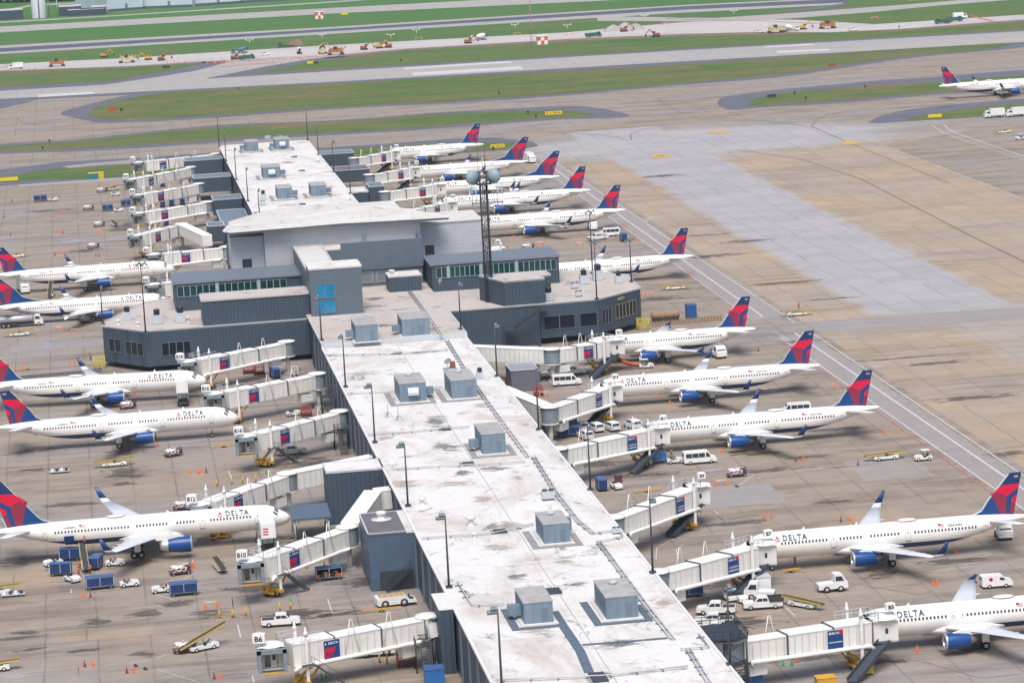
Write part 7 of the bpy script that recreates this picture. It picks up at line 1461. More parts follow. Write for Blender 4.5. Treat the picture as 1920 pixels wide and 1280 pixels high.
for (x, y, d, t) in ((338, 1076, 10, 'hose wagon boxed by painted lines below the foreground airliner'), (325, 855, 30, 'hose wagon beside the B14 stand, two cones near'), (347, 1222, 5, 'hose wagon touching a raised belt loader at the lower left'), (240-0, 992-60+60, 0, ''), (990, 468, 0, 'hose wagon on the empty stand beside the far building corner'), (1381, 893, 5, 'hose wagon by the orange blocks right of bridge B9'), (175, 466, 5, 'hose wagon above the rear west airliner fin'), (186, 425, 8, 'hose wagon beside a round dark crate, rear west apron'), (166, 394, 5, 'hose wagon left of a blue cart, rear west apron'), (191, 361, 5, 'hose wagon beside the yellow container'), (360-0, 0, 0, ''), (240, 766, 10, 'hose wagon half hidden behind the B16 airliner'), (163, 605, -5, 'hose wagon under the split wingtip airliner engine'), (343, 955, 0, 'hose wagon beneath gate box B12')):
    if t and y: put('wagon', x, y, d, t)
put('loader', 214, 874, 3, 'belt loader with tan deck on the open west stand'); put('loader', 36, 630, 4, 'belt loader parked below the silver tank truck'); put('loader', 30, 483, 3, 'belt loader behind the rear west airliner fin'); put('loaderup', 381, 1218, 24, 'yellow belt loader raised beside a hose wagon'); put('loader', -8, 1115, 3, 'tail of a loader entering at the left edge'); put('loader', -12, 1258, 3, 'loader cut by the lower left corner')
put('loader', 413, 1068, 98, 'narrow loader with purple seats seen end on')
put('tank', 40, 612, 0, 'silver tank truck behind the split wingtip airliner')
K['cater'].put((P(341, 745).x, 620.2, 0), R(88), 'white catering truck at the front door of the B18 airliner'); K['cater2'].put((P(494, 1000).x, 486.4, 0), R(90), 'white catering truck with red stripes at the foreground airliner')
put('silver', 545, 852, 0, 'silver pickup under the B14 bridge'); put('pickup', 527, 1172, -4, 'white pickup behind the B6 bridge cab'); put('push', 742, 1134, 6, 'low white tractor with tan deck at the tall blue block')
put('cartopen', 617, 1086, 2, 'blue cart open on the side with orange cargo'); put('push', 700, 1228, 180, 'white tractor under the B6 walkway')
put('tug', 551, 779, 10, 'small white tug near the B16 bridge column'); put('cart', 516, 708, 100, 'bright blue cart under the B18 bridge'); put('pavy', 545, 768, 0, 'yellow machine beneath the B16 bridge') if False else None
put('loaderup', 96, 556, 85, 'belt loader at the hold of the rear west airliner'); put('box', 44, 548, -80, 'dark fronted truck under the rear west airliner tail')
for (x, y, t) in ((76, 378, 'blue cart alone on the rear west apron'), (202, 396, 'blue cart behind the white tug, rear west apron'), (237, 387, 'blue cart at the third west bridge cab')): put('cartlong' if x < 100 else 'cart', x, y, 2, t)
put('tug', 100, 377, 5, 'white tug pulling the lone blue cart'); put('tug', 223, 397, 5, 'white tug with red seat between two blue carts'); put('tug', 217, 367, 5, 'white tug beside a dark loader, rear west apron'); put('loader', 212, 357, 40, 'short loader by the second west bridge cab'); put('loader', 215, 424, 100, 'short dark loader end on, rear west apron'); put('box', 182, 336, 180, 'yellow and teal box truck at the grass edge') if False else None
for (x, y, t) in ((305, 388, 'blue cart under the third west bridge, left one'), (322, 386, 'blue cart under the third west bridge, middle one'), (342, 384, 'blue cart under the third west bridge, right one'), (312, 425, 'blue cart under the fourth west bridge'), (305, 350, 'blue cart under the second west bridge')): put('cart', x, y, 90, t)
# containers and bins on the west
def bin_(px, py, w, d, h, m, lid, label, name='waste_bin', cat='bin', z0=.2):
    c = P(px, py); o = empty(name, tuple(c)); tag(o, label, cat); part(MB().box(c+Vector((0, 0, z0+h*.45)), (w, d, h*.9), m), 'body', o); part(MB().box(c+Vector((0, 0, z0+h*.95)), (w+.12, d+.12, h*.1), lid), 'lid', o)
    for k in (-1, 1): part(MB().b2(c.x+k*w*.35-.12, c.x+k*w*.35+.12, c.y-d/2, c.y+d/2, 0, z0, V_DK), 'skid', o)
    return o
YBOX = mat('container_yellow', (.62, .45, .03), .6); BBOX = mat('container_blue', (.02, .14, .40), .5); TEALB = mat('container_teal', (.02, .20, .25), .5)
bin_(176, 337, 3.6, 2.5, 2.2, TEALB, YBOX, 'teal container with yellow lid at the west grass edge', 'container', 'container'); bin_(190, 337, 1.8, 2.6, 2.4, YBOX, YBOX, 'yellow container end against a teal one, west grass edge', 'container', 'container')
bin_(815, 1281, 2.6, 2.2, 2.2, BBOX, V_BLT, 'blue bin at the bottom edge beside the near pier wall'); bin_(1296, 596, 2.2, 2.4, 3.0, mat('tank_deep_blue', (.015, .09, .26), .5), V_BLT, 'deep blue container at the fenced yard by the east wing', 'container', 'container')
bin_(506, 705, 2.3, 2.6, 2.6, BBOX, V_BLT, 'bright blue bin in shade under the B18 bridge') if False else None
# east side
put('van', 1312, 868, 0, 'long white passenger van between the B11 bridge and the B9 cab'); put('cartlight', 1231, 868, 4, 'sky blue cart with banner beside the long white van'); put('tug', 1266, 868, 0, 'white tug between the sky blue cart and the van')
put('pgreen', 1259, 858, 0, 'worker in yellow green vest beside the tug'); put('porange', 1189, 850, 0, 'worker in orange shirt under the B11 bridge'); put('porange', 1491, 1060, 0, 'worker in orange behind a yellow tow bar, B7 stand')
put('van', 1142, 443, 180, 'white van beneath an airliner tail behind the tower'); put('pickup', 1121, 450, 200, 'white pickup beside the white van, behind the tower'); put('van', 1491, 777, 175, 'white van behind the B11 airliner roof'); put('van', 1063, 722, -4, 'white van in front of the flatbed pickup under bridge B17')
put('flatpick', 1040, 706, 180, 'white flatbed pickup with brown deck under bridge B17'); put('pickup', 1072, 702, 0, 'white pickup beside the round bridge column, B17'); put('cargovan', 1868, 1100, -3, 'small white cargo van with red roundel at the right edge')
for (x, y, a, t) in ((1064, 792, 100, 'white car beside the yellow bollard under bridge B13'), (1088, 800, 105, 'leftmost white car of the row behind bridge B11'), (1116, 802, 105, 'second white car of the row behind bridge B11'), (1146, 800, 105, 'third white car of the row behind bridge B11'), (1186, 796, 105, 'last white car of the row, at the bridge B11 roof')): put('suv', x, y+6, a, t)
put('suv', 1098, 822, 100, 'white car just under the B11 bridge roof') ; put('cartlong', 1066, 818, 0, 'blue cart behind the grey shed, east side')
put('pickup', 1343, 1150, 165, 'white crew pickup, rearmost of three by the near roof'); put('pickup', 1338, 1172, 165, 'white pickup, middle of three by the near roof'); put('flatpick', 1345, 1188, 160, 'white pickup with a rack, nearest of three by the near roof')
put('flatpick', 1430, 1140, 175, 'white pickup with dark flatbed on the B7 stand'); put('tugc', 1368, 1125, 100, 'white tug with hoses beside the B7 stand trucks'); put('cabtug', 1425, 1122, 160, 'white cab tractor with a container behind'); put('cabtug', 1560, 1107, 0, 'lone white cab tractor with green trim'); put('tug', 1388, 1127, 280, 'second white tug facing the camera near the B7 stand')
bin_(1430, 1112, 2.2, 2.0, 2.0, V_W, U_PALE, 'white box container behind the cab tractor', 'container', 'container', .8)
put('loader', 1506, 1138, 130, 'belt loader end on between bridges B7 and B5'); put('cartlong', 1291, 1118, 0, 'blue cart at the roof edge under bridge B7'); put('cart', 1128, 918, 90, 'blue cart end on under bridge B9'); put('tug', 1156, 916, 280, 'white tug facing the camera under bridge B9')
put('loader', 1660, 862, 2, 'belt loader on the open stand, yellow rails, right of B9'); put('tugc', 1731, 863, 180, 'white roofed tug beside the belt loader, right of B9'); put('loader', 1494, 592, 180, 'belt loader crossing the taxilane mouth with a driver'); put('loader', 1266, 543, 180, 'belt loader on the stand above the east wing tip')
put('cabtug', 1347, 670, 280, 'white and yellow tractor behind the B17 airliner wing'); put('tugc', 1212, 690, 0, 'dark ground unit beside the B17 engine'); put('box', 993, 305, 280, 'white truck behind the second airliner tail'); put('box', 1111, 430, 265, 'dark fronted truck under the airliner tail behind the tower'); put('tug', 1054, 428, 0, 'white tug below the wingtip behind the tower')
put('cabtug', 1881, 1008, 265, 'dark truck behind the B7 airliner tail'); put('push', 700, 343, 0, 'low white tractor under the second east bridge'); put('push', 760, 374, 0, 'low white tractor under the third east bridge'); put('box', 1864, 221, 180, 'left white box truck by the far right grass'); put('box', 1905, 219, 180, 'right white box truck by the far right grass'); put('loader', 1882, 250, 3, 'belt loader on the far right stand'); put('tugc', 1912, 262, 180, 'white tug at the far right edge'); put('bar', 1169, 447, 90, 'blue ground cart beside the white van') if False else None
put('cart', 1169, 452, 90, 'small blue cart with white ends beside the white van'); put('loader', 1180, 515, 0, 'yellow loader behind the east wing corner') if False else None
# sheds between near roof and east bridges
plantroom('shed', P(960, 735).x, P(960, 735).x+5.6, P(960, 735).y, P(960, 735).y+8, .1, 4.4, 'grey shed with ribbed roof at the near roof edge', mat('shed_roof', (.27, .28, .32), .6), mat('shed_wall', (.13, .14, .18), .7))
plantroom('shed', P(1022, 812).x, P(1022, 812).x+6.2, P(1022, 812).y, P(1022, 812).y+5, .1, 3.0, 'low grey shed in front of the parked white cars', mat('shed_roof_pale', (.38, .40, .45), .6), mat('shed_wall', (.13, .14, .18), .7))
# cones and barriers
CL = {}
for x, y, k, t in ((156, 1120, 'cone', 'by the tow line left of the long cart'), (170, 1119, 'conedk', 'by the tow line left of the long cart'), (159, 1249, 'conedk', 'pair at the lower left'), (174, 1248, 'cone', 'pair at the lower left'), (238, 1261, 'conedk', 'pair with a black chock beside'), (251, 1260, 'cone', 'pair with a black chock beside'),
    (402, 1272, 'conedk', 'left of the B6 cab'), (413, 1271, 'cone', 'left of the B6 cab'), (357, 888, 'cone', 'row below the hose wagon at B14'), (371, 888, 'cone', 'middle of the row at B14'), (375, 887, 'cone', 'beside the middle one at B14'), (387, 886, 'conedk', 'end of the row at B14'), (297, 837, 'cone', 'behind the B16 engine'), (292, 822, 'cone', 'at the B16 airliner belly'), (253, 742, 'cone', 'in front of the B18 engine'), (242, 762, 'cone', 'between the B18 and B16 airliners'),
    (131, 682, 'cone', 'left one near the west wing tip'), (140, 682, 'cone', 'right one near the west wing tip'), (44, 690, 'cone', 'by the yellow kerb on the left'), (22, 378, 'conedk', 'alone on the rear west apron'), (8, 408, 'conedk', 'at the left edge, rear west apron'), (20, 442, 'conedk', 'left of pale puddles, rear west apron'), (106, 402, 'cone', 'first of three, rear west apron'), (111, 401, 'cone', 'second of three, rear west apron'), (116, 400, 'cone', 'third of three, rear west apron'), (106, 436, 'cone', 'by a fallen bar, rear west apron'), (111, 437, 'cone', 'next to a fallen bar, rear west apron'), (118, 438, 'conedk', 'dark one by a fallen bar, rear west apron'), (183, 439, 'cone', 'left of two under the hose wagon'), (188, 438, 'cone', 'right of two under the hose wagon'), (103, 480, 'conedk', 'left of the far wingtip'), (110, 474, 'cone', 'above the far wingtip'), (115, 474, 'cone', 'next above the far wingtip'), (123, 473, 'cone', 'right above the far wingtip'), (180, 481, 'conedk', 'left one above the rear airliner nose'), (186, 481, 'conedk', 'right one above the rear airliner nose'), (186, 387, 'cone', 'left of a blue cart'), (111, 370, 'conedk', 'beside the tug with the lone cart'), (193, 342, 'cone', 'left one below the yellow container'), (200, 342, 'cone', 'right one below the yellow container'),
    (1026, 845, 'cone', 'x'), (1256, 758, 'cone', 'between the B13 and B11 stands'), (1235, 740, 'cone', 'left one at the B13 nose wheel'), (1239, 741, 'cone', 'right one at the B13 nose wheel'), (1325, 822, 'cone', 'under the B11 belly'), (1352, 848, 'cone', 'below the B11 engine'), (1072, 772, 'cone', 'under the B13 duct'), (1298, 742+0, 'conegr', 'x'), (1565, 728, 'cone', 'behind the B11 fin line') , (1657, 812, 'cone', 'on the open stand left of the red line'), (1492, 865, 'conedk', 'left one of two on the open stand'), (1506, 864, 'cone', 'right one of two on the open stand'), (1609, 872, 'conedk', 'left of the belt loader on the open stand'), (1433, 972, 'cone', 'left of two right of bridge B9'), (1446, 971, 'cone', 'right of two right of bridge B9'), (1577, 978, 'conedk', 'behind the B7 airliner roof, left'), (1594, 977, 'cone', 'behind the B7 airliner roof, right'), (1541, 1042, 'cone', 'at the B7 belly'), (1573, 1075, 'cone', 'large one below the B7 engine'), (1792, 1037, 'cone', 'right of the B7 wingtip'), (1688, 1188, 'cone', 'at the B5 nose wheel'), (1720, 1222, 'cone', 'below the B5 engine, yellow box near'), (1750, 1098, 'cone', 'left one behind the B5 wing'), (1757, 1096, 'cone', 'right one behind the B5 wing'),
    (1252, 972, 'conegr', 'left of two under bridge B9'), (1268, 971, 'conegr', 'right of two under bridge B9'), (1468, 1248, 'conegr', 'left of two under bridge B5'), (1485, 1247, 'conegr', 'right of two under bridge B5'), (544, 1128, 'conegr', 'beside the B10 bogie'), (603, 1274, 'conegr', 'left of two at the B6 bogie'), (612, 1272, 'conegr', 'right of two at the B6 bogie'), (499, 887, 'conegr', 'beside the B14 bogie'), (1493, 1240, 'cone', 'small one right of the green pair'), (1203, 555, 'cone', 'first of three beside the east wing'), (1210, 554, 'cone', 'second of three beside the east wing'), (1219, 554, 'cone', 'third of three beside the east wing'), (1293, 517, 'cone', 'on the red line above the east wing'), (1422, 658, 'conedk', 'behind the B17 airliner tail'), (1197, 452, 'cone', 'right of the white van behind the tower'), (1174, 428, 'cone', 'above the white van behind the tower'), (953, 438, 'cone', 'near the engine behind the tower'), (963, 446, 'cone', 'right of the engine behind the tower'), (1565+0, 1050, 'cone', 'x')):
    if t == 'x': continue
    put(k, x, y, 0, {'cone': 'orange cone ', 'conedk': 'dark red cone ', 'conegr': 'green cone '}[k]+t)
for x, y, a, t in ((346, 1067, 2, 'orange cone barrier below the foreground engine'), (362, 1062, 90, 'orange barrier end on beside another'), (396, 1139, 2, 'orange barrier in front of the long blue cart'), (112, 620, 5, 'orange barrier left of the west wing tip'), (140, 624, 5, 'second orange barrier left of the west wing tip'), (1012, 460, 3, 'orange barrier on the stand behind the tower'), (1087, 461, 3, 'dark orange barrier on the stand behind the tower'), (1352, 910, 3, 'orange block barrier by the hose wagon at B9'), (1020, 743, 3, 'orange barrier beside the grey shed'), (600, 1282, 0, '')):
    if t: put('bar', x, y, a, t)
for x, y, t in ((255, 1248, 'black chock above the cone pair, lower left'), (273, 1254, 'black chock right of the cone pair, lower left'), (1382, 912, 'black chock right of the orange barrier at B9'), (1790, 574, '')):
    if t: put('chock', x, y, 10, t)
bl = ((412, 1158), (437, 1157), (461, 1154), (525, 1145), (545, 1142), (712, 1242), (726, 1245), (745, 1250), (771, 1245), (407, 912), (435, 908), (455, 906), (480, 903), (555, 998), (610, 990), (560, 980), (608, 1060), (640, 1062), (575, 1066), (187, 690), (410, 1010), (432, 1008), (455, 745))
for i, (x, y) in enumerate(bl): 
    t = 'yellow bollard in the row left of the white pickup' if y > 1140 and x < 560 else 'yellow bollard under the B6 bridge' if y > 1200 else 'yellow bollard in the row below the B14 bridge' if y < 915 and y > 850 else 'yellow bollard around the canopy and B10 bridge' if y > 915 else 'yellow bollard beside the west wing'
    put('boll', x, y, 0, t)
# towing bars and stacked pallets
def towbar(px, py, L, deg, label):
    c = P(px, py); o = empty('tow_bar', tuple(c), R(deg)); tag(o, label, 'tow bar', 'yellow tow bars'); MB().beam((-L/2, 0, .5), (L/2, 0, .45), .18, .18, YEL).build('bar', o); MB().b2(-.5, .5, -.45, .45, .3, .42, YEL).build('axle', o); [wheelpart(o, 0, y, .25, .12) for y in (-.5, .5)]
for a in ((660, 1216, 4, 25, 'yellow tow bar under the B6 passage'), (1010+0, 0, 0, 0, ''), (715, 1146, 6, 4, 'yellow tow bar in front of the low white tractor'), (1215, 922, 5, 8, 'yellow tow bar behind the B9 passage'), (52, 693, 7, 3, 'long yellow tow bar by the cones on the left'), (1484, 1072, 3, 10, 'yellow tow bar with chocks near the B7 stair'), (420, 838, 5, 12, 'yellow tow bar at the B16 nose wheel'), (400, 1012, 5, 3, 'yellow tow bar at the foreground nose wheel')):
    if a[1]: towbar(*a)
for i, (x, y, l) in enumerate(((112, 886, 'silver open trolley with crates, alone on the west stand'), (25, 1117, 'long silver trolley with crates at the left edge'))):
    c = P(x, y); o = empty('trolley', tuple(c)); tag(o, l, 'trolley'); part(MB().box(c+Vector((0, 0, .35)), (3.6, 1.4, .12), V_TRIM), 'deck', o)
    for k in range(4): part(MB().box(c+Vector((-1.3+k*.85, 0, .6)), (.5, .9, .35), V_DK if k % 2 else V_W), 'crate', o)
    part(MB().beam(c+Vector((-1.8, 0, .4)), c+Vector((-2.9, .1, 1.0)), .08, .08, V_TRIM), 'drawbar', o); [wheelpart(o, 0, 0, .2) and None for _ in ()]
o = empty('air_hose', tuple(P(1170, 675))); tag(o, 'fat orange air hose lying under the B17 airliner', 'hose'); part(MB().tube(spline3 if False else [P(1155, 668, .6), P(1163, 674, .35), P(1172, 679, .3), P(1182, 682, .3), P(1196, 683, .5)], .38, mat('hose_orange', (.62, .13, .05), .7), 10), 'hose', o)
# fenced yard and tank at the tip of the east wing
fy_ = empty('yard_fence', tuple(P(1230, 612))); tag(fy_, 'row of wooden posts and rail at the east wing yard', 'fence'); mb = MB()
pa, pb_ = P(1225, 613), P(1352, 600)
for k in range(22): q = pa.lerp(pb_, k/21); part(MB().box(q+Vector((0, 0, .6)), (.35, .35, 1.2), mat('weathered_wood', (.30, .20, .12), .9)), 'post', fy_)
mb.beam(pa+Vector((0, 0, .9)), pb_+Vector((0, 0, .9)), .1, .15, mat('weathered_wood', (.3, .2, .12))); part(mb, 'rail', fy_)
tk = empty('storage_tank', tuple(P(1248, 602))); tag(tk, 'rusty tan horizontal tank in the yard by the east wing', 'tank'); c = P(1248, 602); part(MB().lathe([(.01, -3.3), (.7, -3.2), (.9, -2.9), (.9, 2.9), (.7, 3.2), (.01, 3.3)][::-1], mat('rusty_tan', (.33, .22, .14), .8, vary=.4, scale=.7), 'x', (c.x, c.y, 1.5), 16), 'drum', tk); part(MB().b2(c.x-3, c.x+3, c.y-.7, c.y+.7, 0, .8, V_DK), 'cradle', tk)
for px, lab in ((1185+8, 'yellow steel cage at the foot of the east wing'), (187, 'yellow steel cage at the foot of the west wing')):
    c = P(px+12 if px > 1000 else px, 618 if px > 1000 else 690); o = empty('steel_cage', tuple(c)); tag(o, lab, 'cage'); mb = MB(); YF = mat('frame_yellow', (.62, .52, .04), .5)
    for (x, y) in ((-1.2, -1), (1.2, -1), (1.2, 1), (-1.2, 1)): part(MB().cyl(c+Vector((x, y, 0)), c+Vector((x, y, 2.6)), .09, YF, 6), 'post', o)
    for z in (.9, 1.8, 2.6): railing(mb, [tuple(c+Vector((x, y, z-1.0))) for x, y in ((-1.2, -1), (1.2, -1), (1.2, 1), (-1.2, 1), (-1.2, -1))], 1.0, YF, .05, 5)
    part(mb, 'rails', o)
# low dark wall beside the west wing
o = empty('low_wall', tuple(P(120, 706))); tag(o, 'low dark concrete wall left of the west wing', 'wall'); part(MB().beam(P(40, 710)+Vector((0, 0, .35)), P(192, 697)+Vector((0, 0, .35)), .5, .7, mat('dark_concrete', (.14, .14, .16), .9)), 'wall', o)
o = empty('low_wall', tuple(P(120, 343))); tag(o, 'low kerb wall at the rear edge of the west apron', 'wall'); part(MB().beam(P(34, 350)+Vector((0, 0, .3)), P(235, 336)+Vector((0, 0, .3)), .6, .6, M_conc), 'wall', o)

# ------------------------------------------------------------------ airfield signs and works
def sign(px, py, w, h, m, txt, label, tm=None):
    c = P(px, py); o = empty('airfield_sign', tuple(c)); tag(o, label, 'sign', 'airfield signs'); part(MB().b2(c.x-w/2, c.x+w/2, c.y-.15, c.y+.15, .35, .35+h, m), 'panel', o); [part(MB().cyl((c.x+k*w*.4, c.y, 0), (c.x+k*w*.4, c.y, .4), .08, V_DK, 6), 'leg', o) for k in (-1, 1)]
    if txt: mb = MB(); text_on(mb, txt, h*.85, tm or SIGNK, (c.x, c.y-.17, .35+h*.2), (1, 0, 0), (0, 0, 1), w*.85, .01); part(mb, 'lettering', o)
SY = mat('sign_yellow', (.75, .58, .02), .5); SR = mat('sign_red', (.60, .04, .03), .5)
sign(1038, 217, 6.5, 1.3, SY, 'A L F4 A', 'yellow sign in the grass tip beyond the east stands'); sign(933, 279, 5, 1.2, SY, 'SC 4N D', 'yellow sign on the grass behind the first airliner tail'); sign(1753, 222, 5, 1.1, SY, '', 'yellow sign at the far right grass tip'); sign(16, 341, 6.5, 1.2, SY, '', 'yellow sign at the left edge of the west apron'); sign(212, 209, 3.4, 1.0, SR, '', 'red sign in the large grass island'); sign(228, 209, 1.2, .9, V_DK, '', 'dark sign beside the red one'); sign(1560, 125, 3.5, 1.1, mat('sign_dull_red', (.30, .08, .05), .6), '', 'dull red sign on the long grass island'); sign(1447, 184, 3.5, 1.1, V_DK, '', 'black sign at the right grass island tip'); sign(312, 129, 3.5, 1.1, V_DK, '', 'black sign in the left grass field'); sign(583, 121, 3.5, 1.2, SY, '', 'yellow sign beside the concrete strip'); sign(592, 121, 2.2, 1.1, V_DK, '', 'black sign beside the yellow one on the strip'); sign(646, 29, 4, 1.2, SY, '', 'yellow sign between far runways'); sign(1715, 2, 6, 1.5, SY, '', 'yellow sign at the top right edge')
for i, (x, y, t) in enumerate(((93, 268, 'left small marker'), (80, 281, 'left lower small marker'), (447, 169, 'marker in the large island'), (936, 178, 'marker near the middle of the large island'), (990, 214, 'marker left of the yellow sign'), (1005, 222, 'marker below the yellow sign'), (752, 116, 'marker by the runway paint'), (1490, 178, 'marker at the right island'), (1511, 188, 'lower marker at the right island'), (1622, 166, 'marker far along the right island'), (1686, 54, 'marker near the dump trucks'), (925, 283, 'yellow footed marker by the grass sign'))):
    c = P(x, y); o = empty('airfield_light', tuple(c)); tag(o, 'dark '+t+' on the grass' if 'yellow foot' not in t else t, 'airfield light', 'small airfield lights'); part(MB().cyl(c, c+Vector((0, 0, .7)), .12, V_DK, 6), 'stake', o); part(MB().lathe([(.01, .7), (.4, .72), (.45, 1.1), (.25, 1.35), (.01, 1.4)][::-1], V_DK, 'z', tuple(c), 10), 'lamp', o)
# orange and white checked huts
def hut(px, py, w, h, label, m1=None):
    c = P(px, py); o = empty('checked_hut', tuple(c)); tag(o, label, 'hut'); mb = MB(); OR = mat('hut_red', (.70, .10, .07), .6)
    for i in range(3):
        for k in range(2): mb.b2(c.x-w/2+w*i/3, c.x-w/2+w*(i+1)/3, c.y, c.y+w*.8, h*k/2, h*(k+1)/2-.002, (OR if (i+k) % 2 else SIGNW))
    part(mb, 'wall', o); part(MB().b2(c.x-w/2-.2, c.x+w/2+.2, c.y-.2, c.y+w*.8+.2, h, h+.25, SIGNW), 'roof', o)
hut(1018, 84, 5, 4, 'red and white checked hut beside the construction strip'); hut(599, 36, 4.5, 4, 'red and white checked hut between the far runways')
o = empty('lattice_mast', tuple(P(997, 84))); tag(o, 'thin red and white lattice mast beside the checked hut', 'mast'); c = P(997, 84); mb = MB()
for k in range(3): t = 2.1*k; mb.tube([c+Vector((math.cos(t)*.5, math.sin(t)*.5, 0)), c+Vector((math.cos(t)*.35, math.sin(t)*.35, 24))], .07, mat('mast_red', (.40, .12, .10), .6), 5)
for i in range(12): mb.beam(c+Vector((.5, 0, i*2)), c+Vector((-.3, .4, i*2+2)), .08, .08, SIGNW)
part(mb, 'frame', o)
for (k, x, y, a, t) in (('box', 30, 130, 180, 'white truck on the strip at the left edge'), ('pav', 107, 125, 0, 'orange paving machine at the left end of the strip'), ('exc', 195, 108, 0, 'yellow excavator on the grass edge, left'), ('pavy', 238, 118, 0, 'pale paving machine on the strip, left'), ('exc', 278, 113, 180, 'yellow excavator left of the small orange ones'), ('excr', 303, 114, 0, 'orange machine beside the yellow excavator'), ('mixer', 449, 101, 180, 'teal mixer truck on the bright strip'), ('dump', 463, 112, 0, 'dark dump truck beside the teal mixer'), ('excr', 440, 112, 0, 'small red machine left of the dark dump truck'), ('suv', 498, 104, 0, 'dark green car on the bright strip'), ('flat', 536, 89, 180, 'green flatbed truck on the strip'), ('mixerw', 561, 101, 90, 'white mixer truck end on at the strip'), ('pav', 630, 103, 0, 'orange paving machine in the middle of the strip'), ('pavy', 605, 101, 90, 'tan machine left of the orange paver'), ('excr', 683, 94, 0, 'dark excavator right of the orange paver'), ('exc', 712, 91, 0, 'yellow excavator right of the dark one'), ('excr', 728, 90, 180, 'rust machine beside the yellow excavator'), ('excr', 878, 82, 0, 'small red machine by the white and orange truck'), ('mixerw', 897, 76, 180, 'white truck with orange drum on the strip'), ('dump', 1113, 70, 0, 'green dump truck on the strip beyond the mast'), ('excr', 1170, 60, 0, 'grey digger with a rubble pile'), ('excr', 1230, 70, 180, 'large rust excavator at the widest strip'), ('suv', 1424, 62, 0, 'white and blue car on the strip edge'), ('pavy', 1455, 62, 0, 'yellow machine left of a white truck'), ('mixerw', 1483, 59, 0, 'white truck between two yellow machines'), ('exc', 1505, 56, 0, 'yellow digger right of the white truck'), ('pav', 1552, 54, 0, 'tall orange paving machine near the strip end'), ('suv', 1600, 58, 0, 'dark car on the narrow strip'), ('dump', 1768, 45, 180, 'dark dump truck, left of two at the right end'), ('dump', 1790, 41, 0, 'dark truck under a white box, right end'), ('box', 1800, 36, 0, 'white box truck at the right end of the strip')):
    o = put(k, x, y, a, t); o['group'] = 'construction vehicles on the strip'
for i, (x, y) in enumerate(((60, 131), (320, 118), (340, 118), (395, 119), (410, 118), (430, 117), (475, 116), (505, 117), (540, 113), (570, 111), (600, 108), (1068, 66), (785, 74), (970, 66), (1248, 47), (608, 85), (1640, 36), (690, 99))):
    o = put('bar', x, y, 4, 'orange barrier of the row along the construction strip'); o['group'] = 'orange barriers of the construction strip'; o.scale = (1.8, 1.8, 1.1)
for (a, b) in (((0, 128), (40, 118)), ((410, 117), (620, 105)), ((1280, 37), (1440, 40)), ((1440, 40), (1560, 47)), ((1820, 30), (1862, 41)), ((395, 127), (520, 118))): stroke([a, b], 1.6, .12, mat('barrier_red', (.55, .10, .08), .7), True, 'marking')
for (x, y, s) in ((1150, 59, 1.6), (1172, 57, 1.9), (1190, 55, 1.4), (556, 84, 1.5), (1195, 58, 1.0)):
    c = P(x, y); mb = MB(); random.seed(int(x)); n = 14; vs = [(c.x, c.y, 2.2*s)]
    for rr, zz in ((.45, 1.4), (1, 0)):
        for k in range(n): t = 2*PI*k/n; q = rr*4*s*(1+random.uniform(-.2, .2)); vs.append((c.x+q*math.cos(t), c.y+q*math.sin(t)*.7, zz*s*random.uniform(.8, 1.2)))
    mb.add(vs, [(0, 1+k, 1+(k+1) % n) for k in range(n)]+[(1+k, 1+n+k, 1+n+(k+1) % n, 1+(k+1) % n) for k in range(n)], M_gravel if x != 556 else M_dirt); o = mb.build('rubble_heap'); tag(o, {1150: 'grey rubble heap left of the pair', 1172: 'largest grey rubble heap on the strip', 1190: 'grey rubble heap right of the largest', 556: 'dark soil heap beside the flatbed truck', 1195: 'smallest rubble heap by the strip'}[x], 'heap')
# approach light frames
for i, x_y in enumerate(((733, 74), (781, 65), (966, 55), (1064, 56), (1209, 38), (604, 74), (468, 84), (1376, 24+5))):
    c = P(*x_y); o = empty('approach_light_stand', tuple(c)); tag(o, ('first', 'second', 'fourth', 'fifth', 'sixth', 'short left', 'leftmost', 'last')[i]+' white light frame standing on the far grass', 'light frame', 'white light frames'); part(MB().cyl(c, c+Vector((0, 0, 2.4)), .12, SIGNW, 6), 'post', o); part(MB().beam(c+Vector((-2, 0, 2.4)), c+Vector((2, 0, 2.4)), .2, .2, SIGNW), 'crossbar', o); [part(MB().box(c+Vector((k, 0, 2.7)), (.6, .4, .5), SIGNW), 'lamp', o) for k in (-1.8, 1.8)]
# far hangars, silo and works at the top left
def hangar(px0, px1, py, h, d, label, m=None):
    a, b = P(px0, py[0]), P(px1, py[1]); o = empty('hangar', tuple(a)); tag(o, label, 'hangar', 'pale hangars beyond the airfield'); dv = (b-a).normalized(); nv = Vector((-dv.y, dv.x, 0)); mm = m or mat('hangar_pale', (.52, .60, .70), .6, vary=.12, scale=.05)
    pts = [a, b, b+nv*d, a+nv*d]; part(MB().prism([(p.x, p.y) for p in pts], 0, h, mm), 'wall', o); part(MB().prism([(p.x, p.y) for p in pts], h, h+1.2, mat('hangar_roof', (.5, .56, .62), .7)), 'roof', o)
    L = (b-a).length; n = max(1, int(L/22))
    for i in range(n): q = a+dv*((i+.5)*L/n)-nv*.15; part(MB().beam(q+Vector((0, 0, 2.2)), q+dv*1.6+Vector((0, 0, 2.2)), .25, 4.4, mat('hangar_door_dark', (.12, .2, .3), .6)), 'door', o)
    part(MB().beam(a-nv*.4+Vector((0, 0, .8)), b-nv*.4+Vector((0, 0, .8)), .4, 1.6, mat('hangar_base', (.08, .11, .14), .8)), 'plinth', o); return o
